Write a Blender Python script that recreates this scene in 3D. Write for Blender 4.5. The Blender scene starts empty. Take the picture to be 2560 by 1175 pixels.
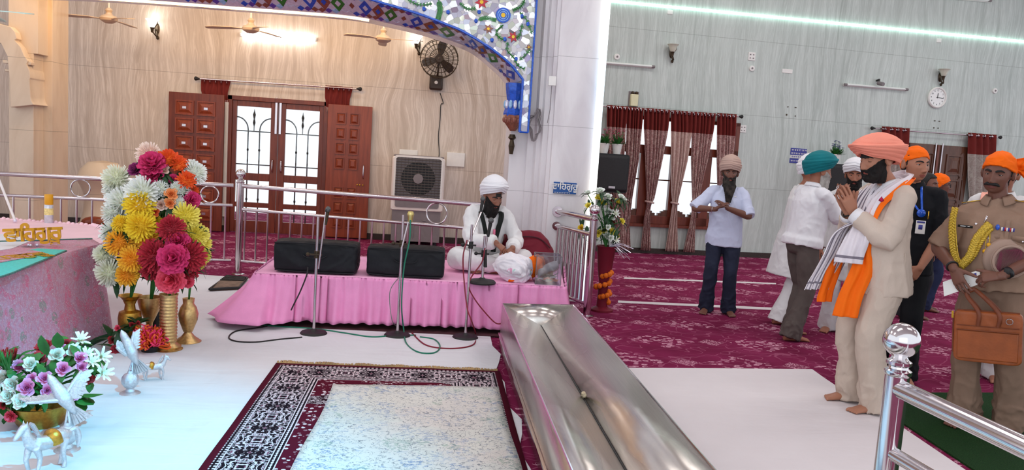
import bpy, bmesh, math, random
from mathutils import Vector as V, Matrix as M, noise
PI = math.pi; R = math.radians; rnd = random.Random(7)
sc = bpy.context.scene; COL = sc.collection
# ---------------------------------------------------------------- camera, world, lights, exposure
F_PX, CX, CY, EYE = 1950., 1280., 587.5, 1.65
YAW, PITCH, ROLL = R(6.0109), R(6.2733), R(3.7760)
fw = V((math.sin(YAW)*math.cos(PITCH), math.cos(YAW)*math.cos(PITCH), -math.sin(PITCH)))
r0 = V((math.cos(YAW), -math.sin(YAW), 0)); u0 = r0.cross(fw)
cr = r0*math.cos(ROLL)+u0*math.sin(ROLL); cu = -r0*math.sin(ROLL)+u0*math.cos(ROLL)
cam = bpy.data.cameras.new('camera'); cam.sensor_width = 36; cam.lens = F_PX/2560*36; cam.clip_start = .05
co = bpy.data.objects.new('camera', cam); COL.objects.link(co)
m3 = M((cr, cu, -fw)).transposed(); co.matrix_world = M.Translation((0, 0, EYE)) @ m3.to_4x4()
sc.camera = co
O = V((0, 0, EYE))
def ray(px, py): return fw+cr*((px-CX)/F_PX)+cu*((CY-py)/F_PX)
def G(px, py, z=0): d = ray(px, py); return O+d*((z-EYE)/d.z)
def D(px, py, Y): d = ray(px, py); return O+d*(Y/d.y)
KR = .1
def LW(px, py, off=0): return D(px, py, 13.14-off)
def RW(px, py, off=0):
    d = ray(px, py); y0 = 13.21-off; t = (y0-KR*3.65)/(d.y-KR*d.x); return O+d*t
RWZ = math.atan(KR)
w = bpy.data.worlds.new('world'); sc.world = w; w.use_nodes = True
bg = w.node_tree.nodes['Background']; bg.inputs[0].default_value = (.86, .93, 1, 1); bg.inputs[1].default_value = 1.25
vs = sc.view_settings; vs.view_transform = 'Standard'; vs.look = 'None'; vs.gamma = 1; vs.exposure = .12; vs.use_curve_mapping = False
sc.cycles.max_bounces = 8; sc.cycles.caustics_reflective = False; sc.cycles.caustics_refractive = False; sc.cycles.sample_clamp_indirect = 6
def lamp(name, kind, loc, power, col=(1, 1, 1), aim=None, size=1, size_y=None, **kw):
    l = bpy.data.lights.new(name, kind); l.energy = power; l.color = col
    o = bpy.data.objects.new(name, l); COL.objects.link(o); o.location = loc
    if kind == 'AREA':
        l.size = size
        if size_y: l.shape = 'RECTANGLE'; l.size_y = size_y
    elif kind in ('POINT', 'SPOT'): l.shadow_soft_size = size
    for k, v in kw.items(): setattr(l, k, v)
    if aim is not None: o.rotation_euler = (V(aim)-V(loc)).to_track_quat('-Z', 'Y').to_euler()
    return o
for x in (-4.5, 0, 4.5, 9):
    for y in (2.5, 6.2, 10.6):
        lamp('ceiling_panel_light', 'AREA', (x, y, 5.85), 22 if y < 3 else 50, (1, .985, .97), (x, y, 0), 2.2, .9)  # unseen area lamps added under the ceiling; no panel fittings are built
lamp('daylight_from_entrance', 'AREA', (-2, -5, 3.2), 85, (.93, .97, 1), (1.5, 7, 1.2), 7, 4)  # unseen area lamp behind the camera brightening the foreground; no entrance is built
lamp('stage_spotlight', 'SPOT', (1.2, 1.6, 4.6), 1500, (.05, .66, 1), (-1.75, 3.1, 0), .06, spot_size=R(48), spot_blend=.8)
lamp('cove_warm_light', 'AREA', (-2.8, 10.2, 3.5), 55, (1, .6, .24), (-3.6, 13.1, 3.3), 4.6, .3)
# ---------------------------------------------------------------- helpers: meshes
def cat(pts, n=6, closed=False):
    P = [V(p) for p in pts]
    if len(P) < 3: return P
    out = []; m = len(P)
    for i in range(m if closed else m-1):
        if closed: a, b, c, d = P[i-1], P[i], P[(i+1) % m], P[(i+2) % m]
        else: a, b, c, d = P[max(i-1, 0)], P[i], P[i+1], P[min(i+2, m-1)]
        for k in range(n):
            t = k/n; out.append(.5*((2*b)+(c-a)*t+(2*a-5*b+4*c-d)*t*t+(3*b-a-3*c+d)*t**3))
    if not closed: out.append(P[-1])
    return out
def lerp(tab, x):
    if x <= tab[0][0]: return tab[0][1]
    for (a, p), (b, q) in zip(tab, tab[1:]):
        if x <= b:
            t = (x-a)/(b-a); return p+(q-p)*t if not isinstance(p, (tuple, list)) else tuple(u+(v-u)*t for u, v in zip(p, q))
    return tab[-1][1]
def frame_z(d, up=(0, 0, 1)):
    d = V(d).normalized(); u = V(up)
    if abs(d.dot(u)) > .97: u = V((0, 1, 0))
    x = u.cross(d).normalized(); return x, d.cross(x), d
class MB:
    def __init__(s): s.v = []; s.f = []; s.m = []
    def add(s, vs, fs, mi=0):
        b = len(s.v); s.v += [V(p) for p in vs]; s.f += [[i+b for i in f] for f in fs]; s.m += [mi]*len(fs); return s
    def box(s, c, d, mi=0, rz=0, mat=None):
        c = V(c); x, y, z = d[0]/2, d[1]/2, d[2]/2
        ps = [V(p) for p in ((-x,-y,-z),(x,-y,-z),(x,y,-z),(-x,y,-z),(-x,-y,z),(x,-y,z),(x,y,z),(-x,y,z))]
        q = mat if mat else M.Rotation(rz, 3, 'Z')
        return s.add([q@p+c for p in ps], [(0,3,2,1),(4,5,6,7),(0,1,5,4),(1,2,6,5),(2,3,7,6),(3,0,4,7)], mi)
    def bx(s, a, b, mi=0):
        a, b = V(a), V(b); return s.box((a+b)/2, [abs(b[i]-a[i]) for i in range(3)], mi)
    def grid(s, fn, nu, nv, cu_=False, cv=False, mi=0, flip=False):
        U = nu if cu_ else nu+1; W = nv if cv else nv+1
        vs = [fn(i/nu, j/nv) for i in range(U) for j in range(W)]; fs = []
        for i in range(nu):
            for j in range(nv):
                a, b = i*W+j, ((i+1) % U)*W+j; c, d = ((i+1) % U)*W+(j+1) % W, i*W+(j+1) % W
                fs.append((a, d, c, b) if flip else (a, b, c, d))
        return s.add(vs, fs, mi)
    def loft(s, rings, mi=0, cap=True, closed=False):
        n = len(rings[0]); vs = [p for r in rings for p in r]; fs = []
        m = len(rings)
        for i in range(m if closed else m-1):
            for j in range(n): a = i*n; b = ((i+1) % m)*n; fs.append((a+j, a+(j+1) % n, b+(j+1) % n, b+j))
        if cap and not closed:
            fs.append(tuple(range(n))[::-1]); fs.append(tuple(range((m-1)*n, m*n)))
        return s.add(vs, fs, mi)
    def tube(s, pts, r, n=10, mi=0, sm=0, cap=True, round_=False, flat=1, up=(0, 0, 1), closed=False):
        P = [V(p) for p in pts]; k = len(P)
        rs = list(r) if isinstance(r, (list, tuple)) else [r]*k
        if sm and k > 2:
            tab = [(i, x) for i, x in enumerate(rs)]
            P = cat(P, sm, closed); q = len(P); rs = [lerp(tab, min(i/sm, k-1)) for i in range(q)]
        k = len(P); rings = []; xp = None
        for i in range(k):
            d = (P[(i+1) % k]-P[i-1]) if closed else (P[min(i+1, k-1)]-P[max(i-1, 0)])
            if d.length < 1e-9: d = V((0, 0, 1))
            d.normalize()
            if xp is None: xp = frame_z(d, up)[0]
            xp = (xp-d*xp.dot(d)).normalized(); y = d.cross(xp)
            rings.append([P[i]+(xp*math.cos(a)+y*math.sin(a)*flat)*rs[i] for a in [2*PI*j/n for j in range(n)]])
            if round_ and i in (0, k-1):
                e = []
                for t in (30, 60, 82):
                    c, q = math.cos(R(t)), math.sin(R(t))
                    e.append([P[i]+d*(q*rs[i]*(1 if i else -1))+(p-P[i])*c for p in rings[-1]])
                rings = (e[::-1]+rings) if i == 0 else (rings+e)
        return s.loft(rings, mi, cap, closed)
    def cyl(s, a, b, r, r2=None, n=14, mi=0): return s.tube([a, b], [r, r if r2 is None else r2], n, mi)
    def lathe(s, prof, c=(0, 0, 0), n=24, mi=0, q=None, rib=None):
        c = V(c); rings = []
        for r, z in prof:
            ring = []
            for j in range(n):
                a = 2*PI*j/n; rr = max(r, 1e-4)*(rib(a, z) if rib else 1)
                p = V((math.cos(a)*rr, math.sin(a)*rr, z)); ring.append(c+(q@p if q else p))
            rings.append(ring)
        return s.loft(rings, mi)
    def sph(s, c, r, nu=16, nv=10, mi=0, q=None):
        c = V(c); rr = V(r) if hasattr(r, '__len__') else V((r, r, r)); rings = []
        for i in range(nv+1):
            t = -PI/2+PI*i/nv; e = max(math.cos(t), 1e-3)
            ring = []
            for j in range(nu):
                a = 2*PI*j/nu; p = V((math.cos(a)*e*rr.x, math.sin(a)*e*rr.y, math.sin(t)*rr.z)); ring.append(c+(q@p if q else p))
            rings.append(ring)
        return s.loft(rings, mi)
    def prism(s, poly, ext, mi=0):
        P = [V(p) for p in poly]; n = len(P); e = V(ext)
        fs = [tuple(range(n)), tuple(range(2*n-1, n-1, -1))]+[(i, i+n, (i+1) % n+n, (i+1) % n) for i in range(n)]
        return s.add(P+[p+e for p in P], fs, mi)
    def torus(s, c, Rr, r, q=None, n=28, k=8, mi=0):
        c = V(c)
        def fn(u, v):
            a, b = 2*PI*u, 2*PI*v; p = V(((Rr+r*math.cos(b))*math.cos(a), (Rr+r*math.cos(b))*math.sin(a), r*math.sin(b))); return c+(q@p if q else p)
        return s.grid(fn, n, k, True, True, mi)
    def xf(s, mat): s.v = [mat@p for p in s.v]; return s
    def join(s, o): b = len(s.v); s.v += o.v; s.f += [[i+b for i in f] for f in o.f]; s.m += o.m; return s
    def mesh(s, name='mesh'):
        me = bpy.data.meshes.new(name); me.from_pydata([tuple(p) for p in s.v], [], s.f)
        me.polygons.foreach_set('material_index', s.m); me.update(); return me
def finish(me, mats, angle=40, fix=True):
    if fix:
        b = bmesh.new(); b.from_mesh(me); bmesh.ops.recalc_face_normals(b, faces=b.faces); b.to_mesh(me); b.free()
    for m_ in (mats if isinstance(mats, (list, tuple)) else [mats]): me.materials.append(m_)
    me.polygons.foreach_set('use_smooth', [True]*len(me.polygons))
    if angle: me.set_sharp_from_angle(angle=R(angle))
    me.update()
def tag(o, label=None, cat_=None, group=None, kind=None):
    for k, v in (('label', label), ('category', cat_), ('group', group), ('kind', kind)):
        if v: o[k] = v
    return o
def link(name, me, parent=None, world=True):
    o = bpy.data.objects.new(name, me); COL.objects.link(o)
    if parent is not None:
        o.parent = parent
        if world and parent.type == 'EMPTY': o.matrix_parent_inverse = parent.matrix_basis.inverted()
    return o
def obj(name, mb, mats, parent=None, world=True, angle=40, bevel=0, solid=0, sub=0, fix=True):
    me = mb if isinstance(mb, bpy.types.Mesh) else mb.mesh(name)
    finish(me, mats, angle, fix); o = link(name, me, parent, world)
    if solid: q = o.modifiers.new('solid', 'SOLIDIFY'); q.thickness = solid; q.offset = 0
    if bevel: q = o.modifiers.new('bevel', 'BEVEL'); q.width = bevel; q.segments = 2; q.limit_method = 'ANGLE'; q.harden_normals = False
    if sub: q = o.modifiers.new('sub', 'SUBSURF'); q.levels = sub; q.render_levels = sub
    return o
def islands(name, mb, mats, parent=None, names=None, **kw):
    # one object per loose piece
    par = list(range(len(mb.v)))
    def find(a):
        while par[a] != a: par[a] = par[par[a]]; a = par[a]
        return a
    for f in mb.f:
        for i in f[1:]: par[find(i)] = find(f[0])
    g = {}
    for f, mi in zip(mb.f, mb.m): g.setdefault(find(f[0]), []).append((f, mi))
    out = []
    for fs in g.values():
        idx = {}; q = MB()
        for f, mi in fs:
            for i in f:
                if i not in idx: idx[i] = len(q.v); q.v.append(mb.v[i])
            q.f.append([idx[i] for i in f]); q.m.append(0)
        mi = fs[0][1]; mt = mats[mi] if isinstance(mats, (list, tuple)) else mats
        out.append(obj(names[mi] if names else name, q, mt, parent, **kw))
    return out
def thing(name, label, cat_, loc=(0, 0, 0), rz=0, group=None):
    o = bpy.data.objects.new(name, None); COL.objects.link(o); o.empty_display_size = .1
    o.location = loc; o.rotation_euler = (0, 0, rz); return tag(o, label, cat_, group)
def struct(name, mb, mats, parent=None, **kw):
    o = obj(name, mb, mats, parent, **kw); o['kind'] = 'structure'; return o
def dup(o, loc=None, rz=None, label=None, parent=None):
    c = o.copy(); COL.objects.link(c)
    if parent is not None: c.parent = parent
    if loc is not None: c.location = loc
    if rz is not None: c.rotation_euler = (0, 0, rz)
    if label: c['label'] = label
    for ch in list(o.children): dup(ch, parent=c)
    return c
def remesh(mb, vox, it=2, fac=.5):
    o = bpy.data.objects.new('tmp', mb.mesh('tmp')); COL.objects.link(o)
    q = o.modifiers.new('r', 'REMESH'); q.mode = 'VOXEL'; q.voxel_size = vox
    if it: q = o.modifiers.new('s', 'SMOOTH'); q.iterations = it; q.factor = fac
    dg = bpy.context.evaluated_depsgraph_get(); me = bpy.data.meshes.new_from_object(o.evaluated_get(dg))
    old = o.data; bpy.data.objects.remove(o); bpy.data.meshes.remove(old); return me
def wrinkle(me, amp, sc_=(9, 9, 6), seed=0, ridge=True, fn=None):
    me.update(); s_ = V(sc_); o_ = V((seed*3.7, seed*1.3, seed*2.1)); n = len(me.vertices)
    nor = [v.normal.copy() for v in me.vertices]
    for v, nn in zip(me.vertices, nor):
        p = V((v.co.x*s_.x, v.co.y*s_.y, v.co.z*s_.z))+o_
        p = p+noise.noise_vector(p*.5)*.9; a = noise.noise(p); b = noise.noise(p*2.1+V((5, 2, 1)))
        h = (.75-2.2*abs(a)**.75)*.75+(.4-1.4*abs(b)**.8)*.3 if ridge else a*.7+b*.3
        v.co += nn*(amp*(fn(v.co) if fn else 1)*h)
    me.update(); return me
def text_mesh(body, size, ext=.004, spacing=1, bold=0):
    c = bpy.data.curves.new('txt', 'FONT'); c.body = body; c.size = size; c.extrude = ext; c.align_x = 'CENTER'; c.align_y = 'CENTER'; c.space_character = spacing; c.offset = bold
    c.resolution_u = 4
    o = bpy.data.objects.new('txt', c); COL.objects.link(o); dg = bpy.context.evaluated_depsgraph_get()
    me = bpy.data.meshes.new_from_object(o.evaluated_get(dg)); bpy.data.objects.remove(o); return me
# ---------------------------------------------------------------- helpers: materials
class T:
    def __init__(s, name):
        s.m = bpy.data.materials.new(name); s.m.use_nodes = True; s.nt = s.m.node_tree; s.b = s.nt.nodes['Principled BSDF']
    def n(s, t): return s.nt.nodes.new('ShaderNode'+t)
    def put(s, sock, v):
        if isinstance(v, bpy.types.NodeSocket): s.nt.links.new(v, sock)
        elif v is not None:
            if isinstance(v, (tuple, list)) and len(v) == 3 and sock.type == 'RGBA': v = (*v, 1)
            sock.default_value = v
    def pos(s): return s.n('NewGeometry').outputs['Position']
    def oc(s, k='Object'): return s.n('TexCoord').outputs[k]
    def map(s, v, sc_=(1, 1, 1), loc=(0, 0, 0), rot=(0, 0, 0)):
        q = s.n('Mapping'); s.put(q.inputs[0], v); q.inputs['Location'].default_value = loc; q.inputs['Rotation'].default_value = rot; q.inputs['Scale'].default_value = sc_; return q.outputs[0]
    def noise(s, v, sc_=5, det=3, rough=.5, dist=0, col=False):
        q = s.n('TexNoise'); s.put(q.inputs['Vector'], v); q.inputs['Scale'].default_value = sc_; q.inputs['Detail'].default_value = det
        q.inputs['Roughness'].default_value = rough; q.inputs['Distortion'].default_value = dist; return q.outputs['Color' if col else 'Fac']
    def vor(s, v, sc_=5, feat='F1', out='Distance', rand=1):
        q = s.n('TexVoronoi'); q.feature = feat; s.put(q.inputs['Vector'], v); q.inputs['Scale'].default_value = sc_; q.inputs['Randomness'].default_value = rand; return q.outputs[out]
    def wave(s, v, sc_=3, dist=2, det=2, dsc=1, d='X'):
        q = s.n('TexWave'); q.bands_direction = d; s.put(q.inputs['Vector'], v); q.inputs['Scale'].default_value = sc_; q.inputs['Distortion'].default_value = dist
        q.inputs['Detail'].default_value = det; q.inputs['Detail Scale'].default_value = dsc; return q.outputs['Fac']
    def ma(s, op, a, b=None, c=None):
        q = s.n('Math'); q.operation = op
        for i, x in enumerate((a, b, c)):
            if x is not None: s.put(q.inputs[i], x)
        return q.outputs[0]
    def sep(s, v): q = s.n('SeparateXYZ'); s.put(q.inputs[0], v); return q.outputs[0], q.outputs[1], q.outputs[2]
    def comb(s, x, y, z=0.):
        q = s.n('CombineXYZ')
        for i, a in enumerate((x, y, z)): s.put(q.inputs[i], a)
        return q.outputs[0]
    def ramp(s, f, st, interp='LINEAR'):
        q = s.n('ValToRGB'); s.put(q.inputs[0], f); e = q.color_ramp; e.interpolation = interp
        while len(e.elements) < len(st): e.elements.new(.5)
        for el, (p, c) in zip(e.elements, st):
            el.position = p; el.color = (c, c, c, 1) if isinstance(c, (int, float)) else (*c, 1)
        return q.outputs[0]
    def mix(s, f, a, b, bt='MIX'):
        q = s.n('Mix'); q.data_type = 'RGBA'; q.blend_type = bt; s.put(q.inputs[0], f); s.put(q.inputs[6], a); s.put(q.inputs[7], b); return q.outputs[2]
    def step(s, x, e): return s.ma('GREATER_THAN', x, e)
    def band(s, x, lo, hi): return s.ma('MULTIPLY', s.ma('GREATER_THAN', x, lo), s.ma('LESS_THAN', x, hi))
    def bump(s, h, st=.3, d=.01):
        q = s.n('Bump'); s.put(q.inputs['Height'], h); q.inputs['Strength'].default_value = st; q.inputs['Distance'].default_value = d; s.nt.links.new(q.outputs[0], s.b.inputs['Normal'])
    def out(s, col=None, rough=None, metal=None, spec=None, **kw):
        i = s.b.inputs
        s.put(i['Base Color'], col); s.put(i['Roughness'], rough); s.put(i['Metallic'], metal)
        if spec is not None: s.put(i['Specular IOR Level'], spec)
        for k, v in kw.items(): s.put(i[k], v)
        return s.m
def srgb(r, g, b):
    f = lambda c: (c/255/12.92 if c/255 <= .04045 else ((c/255+.055)/1.055)**2.4)
    return (f(r), f(g), f(b))
def plain(name, col, rough=.5, metal=0., spec=.4, var=.08, sc_=18, bump=0, **kw):
    t = T(name); c = srgb(*col)
    n = t.noise(t.oc(), sc_, 3)
    k = t.ramp(n, [(.3, tuple(x*(1-var) for x in c)), (.7, tuple(min(1, x*(1+var)) for x in c))])
    if bump: t.bump(t.noise(t.oc(), sc_*6, 2), bump, .004)
    return t.out(k, rough, metal, spec, **kw)
def cloth(name, col, rough=.85, weave=260, var=.1, bump=.25, col2=None, **kw):
    t = T(name); c = srgb(*col); v = t.oc()
    n = t.noise(v, 6, 4); k = t.ramp(n, [(.3, tuple(x*(1-var) for x in c)), (.7, tuple(min(1, x*(1+var)) for x in c))])
    wv = t.noise(t.map(v, (weave, weave, weave*.4)), 1, 1)
    k = t.mix(.06, k, t.ramp(wv, [(.3, .4), (.7, 1.)]), 'MULTIPLY')
    t.bump(wv, bump*.4, .0012); return t.out(k, rough, 0., .2, **kw)
def emit(name, col, st):
    t = T(name); return t.out((.8, .8, .8), .5, **{'Emission Color': col, 'Emission Strength': st})
def marble(name, base, dark, light, warp=.9, fine=1.0):
    t = T(name); p = t.pos(); x, y, z = t.sep(p)
    wob = t.noise(t.map(p, (.4, .2, .3)), 1.6, 2, .4)
    wob2 = t.noise(t.map(p, (2.2, .5, .5)), 1, 3, .5)
    u = t.ma('ADD', x, t.ma('MULTIPLY', t.ma('SUBTRACT', wob, .5), warp))
    u = t.ma('ADD', u, t.ma('MULTIPLY', t.ma('SUBTRACT', wob2, .5), .22))
    vv = t.comb(u, 0., t.ma('MULTIPLY', z, .045))
    n1 = t.noise(vv, 7.5*fine, 5, .62); n2 = t.noise(vv, 26*fine, 4, .6); n3 = t.noise(t.comb(u, 3., t.ma('MULTIPLY', z, .03)), 2.1, 3)
    c = t.ramp(n1, [(.3, dark), (.5, base), (.68, light)])
    c = t.mix(t.ramp(n2, [(.42, 0), (.5, .45), (.54, .0)]), c, dark)
    c = t.mix(t.ma('MULTIPLY', t.ramp(n2, [(.55, 0), (.62, 1), (.68, 0)]), .65), c, light)
    c = t.mix(t.ramp(n3, [(.4, 0), (.7, .35)]), c, light)
    zz = t.ma('FRACT', t.ma('DIVIDE', t.ma('ADD', z, .05), 1.28)); seam = t.band(zz, .0, .006)
    c = t.mix(t.ma('MULTIPLY', seam, .5), c, tuple(k*.5 for k in dark))
    return t.out(c, .32, 0., .35)
def tiles(name, base, dark, w=.62, h=.75):
    t = T(name); p = t.pos(); x, y, z = t.sep(p)
    n = t.noise(t.map(p, (1.2, 1.2, .35)), 2.2, 5, .6, .6)
    c = t.ramp(n, [(.3, dark), (.55, base), (.75, tuple(min(1, k*1.06) for k in base))])
    seam = t.band(t.ma('FRACT', t.ma('DIVIDE', t.ma('ADD', z, .32), h)), 0., .008)
    c = t.mix(t.ma('MULTIPLY', seam, .55), c, tuple(k*.45 for k in dark)); return t.out(c, .35, 0., .35)
def wood(name, c1, c2, d='Z', rough=.32):
    t = T(name); p = t.oc(); s_ = (14, 14, 1.2) if d == 'Z' else (1.2, 14, 14)
    n = t.noise(t.map(p, s_), 1.5, 5, .6, .4); c = t.ramp(n, [(.3, srgb(*c1)), (.7, srgb(*c2))]); t.bump(n, .08, .003); return t.out(c, rough, 0., .45)
MT = {}
MT['marbleL'] = marble('veined_beige_marble', srgb(205, 190, 176), srgb(176, 158, 142), srgb(226, 214, 202), .75, 1.25)  # grey marble with part of the warm LED cast put into its colour
MT['marbleR'] = marble('veined_grey_marble', srgb(190, 199, 194), srgb(164, 173, 167), srgb(206, 214, 209), .35, 1.5)
MT['pillar'] = tiles('white_marble_slabs', srgb(226, 222, 224), srgb(206, 199, 203))
MT['pier'] = tiles('cream_marble', srgb(222, 202, 178), srgb(205, 182, 156), .5, .9)
MT['plaster'] = plain('white_plaster', (235, 232, 226), .8, var=.03, sc_=2)
MT['wood'] = wood('polished_dark_wood', (92, 38, 26), (126, 58, 38))
MT['wood2'] = wood('dark_brown_wood', (74, 44, 32), (108, 68, 50))
MT['woodp'] = wood('red_brown_panel', (116, 48, 26), (150, 68, 38))
MT['base'] = plain('dark_granite', (58, 50, 46), .3, var=.3, sc_=60)
MT['steel'] = T('polished_steel').out(srgb(214, 208, 210), .13, 1.)
MT['steel2'] = T('steel_tube').out(srgb(206, 196, 200), .2, 1.)
def brushed():
    t = T('scuffed_sheet_steel'); p = t.pos(); n = t.noise(t.map(p, (2, .4, 2)), 2, 1); g = t.noise(t.map(p, (160, 4, 60)), 1, 2)
    t.bump(t.noise(p, 2.2, 2, .5, .5), .22, .05)
    t.put(t.b.inputs['Roughness'], t.ramp(n, [(.3, .22), (.75, .32)])); c = t.mix(.15, t.ramp(n, [(.3, srgb(204, 196, 190)), (.7, srgb(226, 220, 214))]), t.ramp(g, [(.3, .4), (.7, 1.)]), 'MULTIPLY')
    return t.out(c, None, 1.)
MT['trough'] = brushed()
def glass(name, tint=(1, 1, 1), gl=.08):
    t = T(name); tr = t.n('BsdfTransparent'); tr.inputs[0].default_value = (*tint, 1); g = t.n('BsdfGlossy'); g.inputs['Roughness'].default_value = .04
    mx = t.n('MixShader'); mx.inputs[0].default_value = gl; L = t.nt.links.new; L(tr.outputs[0], mx.inputs[1]); L(g.outputs[0], mx.inputs[2]); L(mx.outputs[0], t.nt.nodes['Material Output'].inputs[0]); return t.m
MT['glass'] = glass('window_glass'); MT['acrylic'] = glass('acrylic_sheet', (.86, .86, .9), .1)
MT['black'] = plain('black_plastic', (26, 26, 28), .45, var=.2); MT['iron'] = plain('black_iron', (30, 28, 28), .5, var=.2)
MT['dark'] = plain('bronze_dark', (70, 58, 44), .4, .6, var=.25)
MT['white'] = plain('white_plastic', (232, 230, 226), .45, var=.03); MT['grey'] = plain('grey_plastic', (128, 120, 122), .5, var=.05)
MT['lampglow'] = emit('lit_glass_shade', (1, .97, .9), 9); MT['tubeglow'] = emit('lit_fluorescent_tube', (.92, .97, 1), 14)
MT['tube'] = plain('unlit_tube', (225, 228, 226), .3, var=.02)
MT['ledwarm'] = emit('warm_led_strip', (1, .72, .3), 3.5)
MT['ledgreen'] = emit('pale_green_led_strip', (.62, 1, .86), 3.2)
def ledv():
    t = T('colour_changing_led_strip'); x, y, z = t.sep(t.pos()); f = t.ma('FRACT', t.ma('MULTIPLY', z, .42))
    c = t.ramp(f, [(0, (.45, .75, 1)), (.3, (.9, 1, .95)), (.5, (1, .98, .8)), (.75, (.8, .95, 1)), (1, (.45, .75, 1))]); return t.out((.8, .8, .8), .5, **{'Emission Color': c, 'Emission Strength': 1.5})
MT['ledv'] = ledv()
def carpet():
    t = T('maroon_floral_carpet'); p = t.pos(); x, y, z = t.sep(p)
    base = t.ramp(t.noise(p, 2.5, 4), [(.3, srgb(106, 22, 58)), (.7, srgb(128, 34, 76))])
    def medal(ox, oy, W, Hh, rx, ry):
        yy = t.ma('DIVIDE', t.ma('ADD', y, oy), Hh); row = t.ma('FLOOR', yy)
        xx = t.ma('ADD', t.ma('DIVIDE', t.ma('ADD', x, ox), W), t.ma('MULTIPLY', t.ma('MODULO', row, 2.), .5))
        a = t.ma('MULTIPLY', t.ma('SUBTRACT', t.ma('FRACT', xx), .5), W/rx); b = t.ma('MULTIPLY', t.ma('SUBTRACT', t.ma('FRACT', yy), .5), Hh/ry)
        d = t.ma('ADD', t.ma('ABSOLUTE', a), t.ma('ABSOLUTE', b)); return a, b, d
    wp = t.mix(.06, p, t.noise(p, 5, 2, col=True))
    a, b, d = medal(10.2, 10.1, .95, .72, .34, .27)
    leaf = t.vor(t.map(p, (1, 1.15, 0)), 19, 'DISTANCE_TO_EDGE'); leaf2 = t.noise(p, 30, 2, .5, 1.); lf = t.vor(t.map(wp, (1, 1.7, 0), rot=(0, 0, .5)), 17, 'F1'); lq = t.noise(t.map(p, (1, 1.2, 0)), 15, 1.5, .5, 2.2)
    m1 = t.ma('MULTIPLY', t.ma('LESS_THAN', t.ma('ADD', d, t.ma('MULTIPLY', leaf2, .35)), 1.1), t.ma('MAXIMUM', t.band(lf, .2, .42), t.ma('LESS_THAN', lf, .12)))
    a2, b2, d2 = medal(10.2+.475, 10.1, .95, .72, .13, .13)
    m2 = t.ma('MULTIPLY', t.ma('LESS_THAN', d2, .95), t.band(lq, .45, .54))
    sw = t.noise(t.map(p, (1, 1.3, 0)), 2.2, 1.2, .5, 1.4); m3 = t.band(sw, .492, .512)
    sw2 = t.noise(t.map(p, (1, 1.3, 0), (5, 3, 0)), 2.6, 1.2, .5, 1.2); m4 = t.band(sw2, .495, .512)
    c = t.mix(t.ma('MULTIPLY', t.ma('MAXIMUM', m3, m4), .3), base, srgb(196, 120, 150))
    c = t.mix(t.ma('MULTIPLY', t.ma('MAXIMUM', m1, m2), .85), c, srgb(214, 158, 178))
    t.bump(t.noise(p, 350, 1), .3, .004); return t.out(c, .95, 0., .1)
MT['carpet'] = carpet()
def sheet(name, col, sc_=1.5, st=.35):
    t = T(name); p = t.pos(); n = t.noise(t.map(p, (1, .45, 1)), sc_*2, 3, .5, 1.); n2 = t.noise(t.map(p, (.5, 2.2, 1)), sc_*2.5, 3, .5, .6)
    t.bump(t.ma('ADD', n, t.ma('MULTIPLY', n2, .6)), st, .035); c = srgb(*col); return t.out(t.mix(t.noise(p, 5, 3), tuple(k*.94 for k in c), c), .85, 0., .2)
MT['sheet'] = sheet('white_cotton_sheet', (222, 220, 224), 1.3, .5); MT['runner'] = sheet('white_cotton_runner', (224, 216, 218), 1.6, .2)
def turf():
    t = T('green_artificial_turf'); p = t.pos(); n = t.noise(p, 160, 2); t.bump(n, .9, .02)
    return t.out(t.mix(t.noise(p, 9, 3), t.ramp(n, [(.35, srgb(10, 34, 12)), (.7, srgb(44, 86, 36))]), srgb(26, 60, 28)), .9, 0., .15)
MT['turf'] = turf()
def mosaic():
    t = T('mirror_chip_mosaic'); p = t.pos(); c = t.vor(p, 17, 'F1', 'Color'); d = t.vor(p, 17, 'DISTANCE_TO_EDGE'); x, y, z = t.sep(c)
    nn = t.n('VectorMath'); nn.operation = 'MULTIPLY_ADD'; t.put(nn.inputs[0], c); nn.inputs[1].default_value = (.9, .5, .9); nn.inputs[2].default_value = (-.45, -.25, -.45)
    g = t.n('NewGeometry'); ad = t.n('VectorMath'); ad.operation = 'ADD'; t.put(ad.inputs[0], g.outputs['Normal']); t.put(ad.inputs[1], nn.outputs[0])
    no = t.n('VectorMath'); no.operation = 'NORMALIZE'; t.put(no.inputs[0], ad.outputs[0]); t.nt.links.new(no.outputs[0], t.b.inputs['Normal'])
    col = t.ramp(x, [(0, srgb(196, 198, 214)), (.35, srgb(236, 236, 240)), (.6, srgb(214, 222, 208)), (.8, srgb(250, 250, 250)), (.95, srgb(206, 196, 232))], 'CONSTANT')
    col = t.mix(t.ma('LESS_THAN', d, .012), col, srgb(150, 146, 156)); return t.out(col, .12, t.ramp(y, [(.3, .6), (.7, .1)]))
MT['mosaic'] = mosaic()
def gem(name, col): return plain(name, col, .12, .1, .6, var=.25, sc_=40)
MT['gblue'] = gem('blue_mirror_glass', (28, 84, 190)); MT['gred'] = gem('red_mirror_glass', (178, 26, 46)); MT['ggreen'] = gem('green_mirror_glass', (36, 120, 44)); MT['gbrown'] = gem('amber_mirror_glass', (140, 84, 66)); MT['gsky'] = gem('pale_blue_mirror_glass', (150, 190, 226)); MT['gvio'] = gem('violet_mirror_glass', (92, 70, 160)); MT['gsilv'] = plain('silver_mirror_glass', (222, 218, 234), .1, .3, var=.12, sc_=40); MT['gold'] = plain('gold_mirror_glass', (214, 170, 60), .15, .7)
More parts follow.
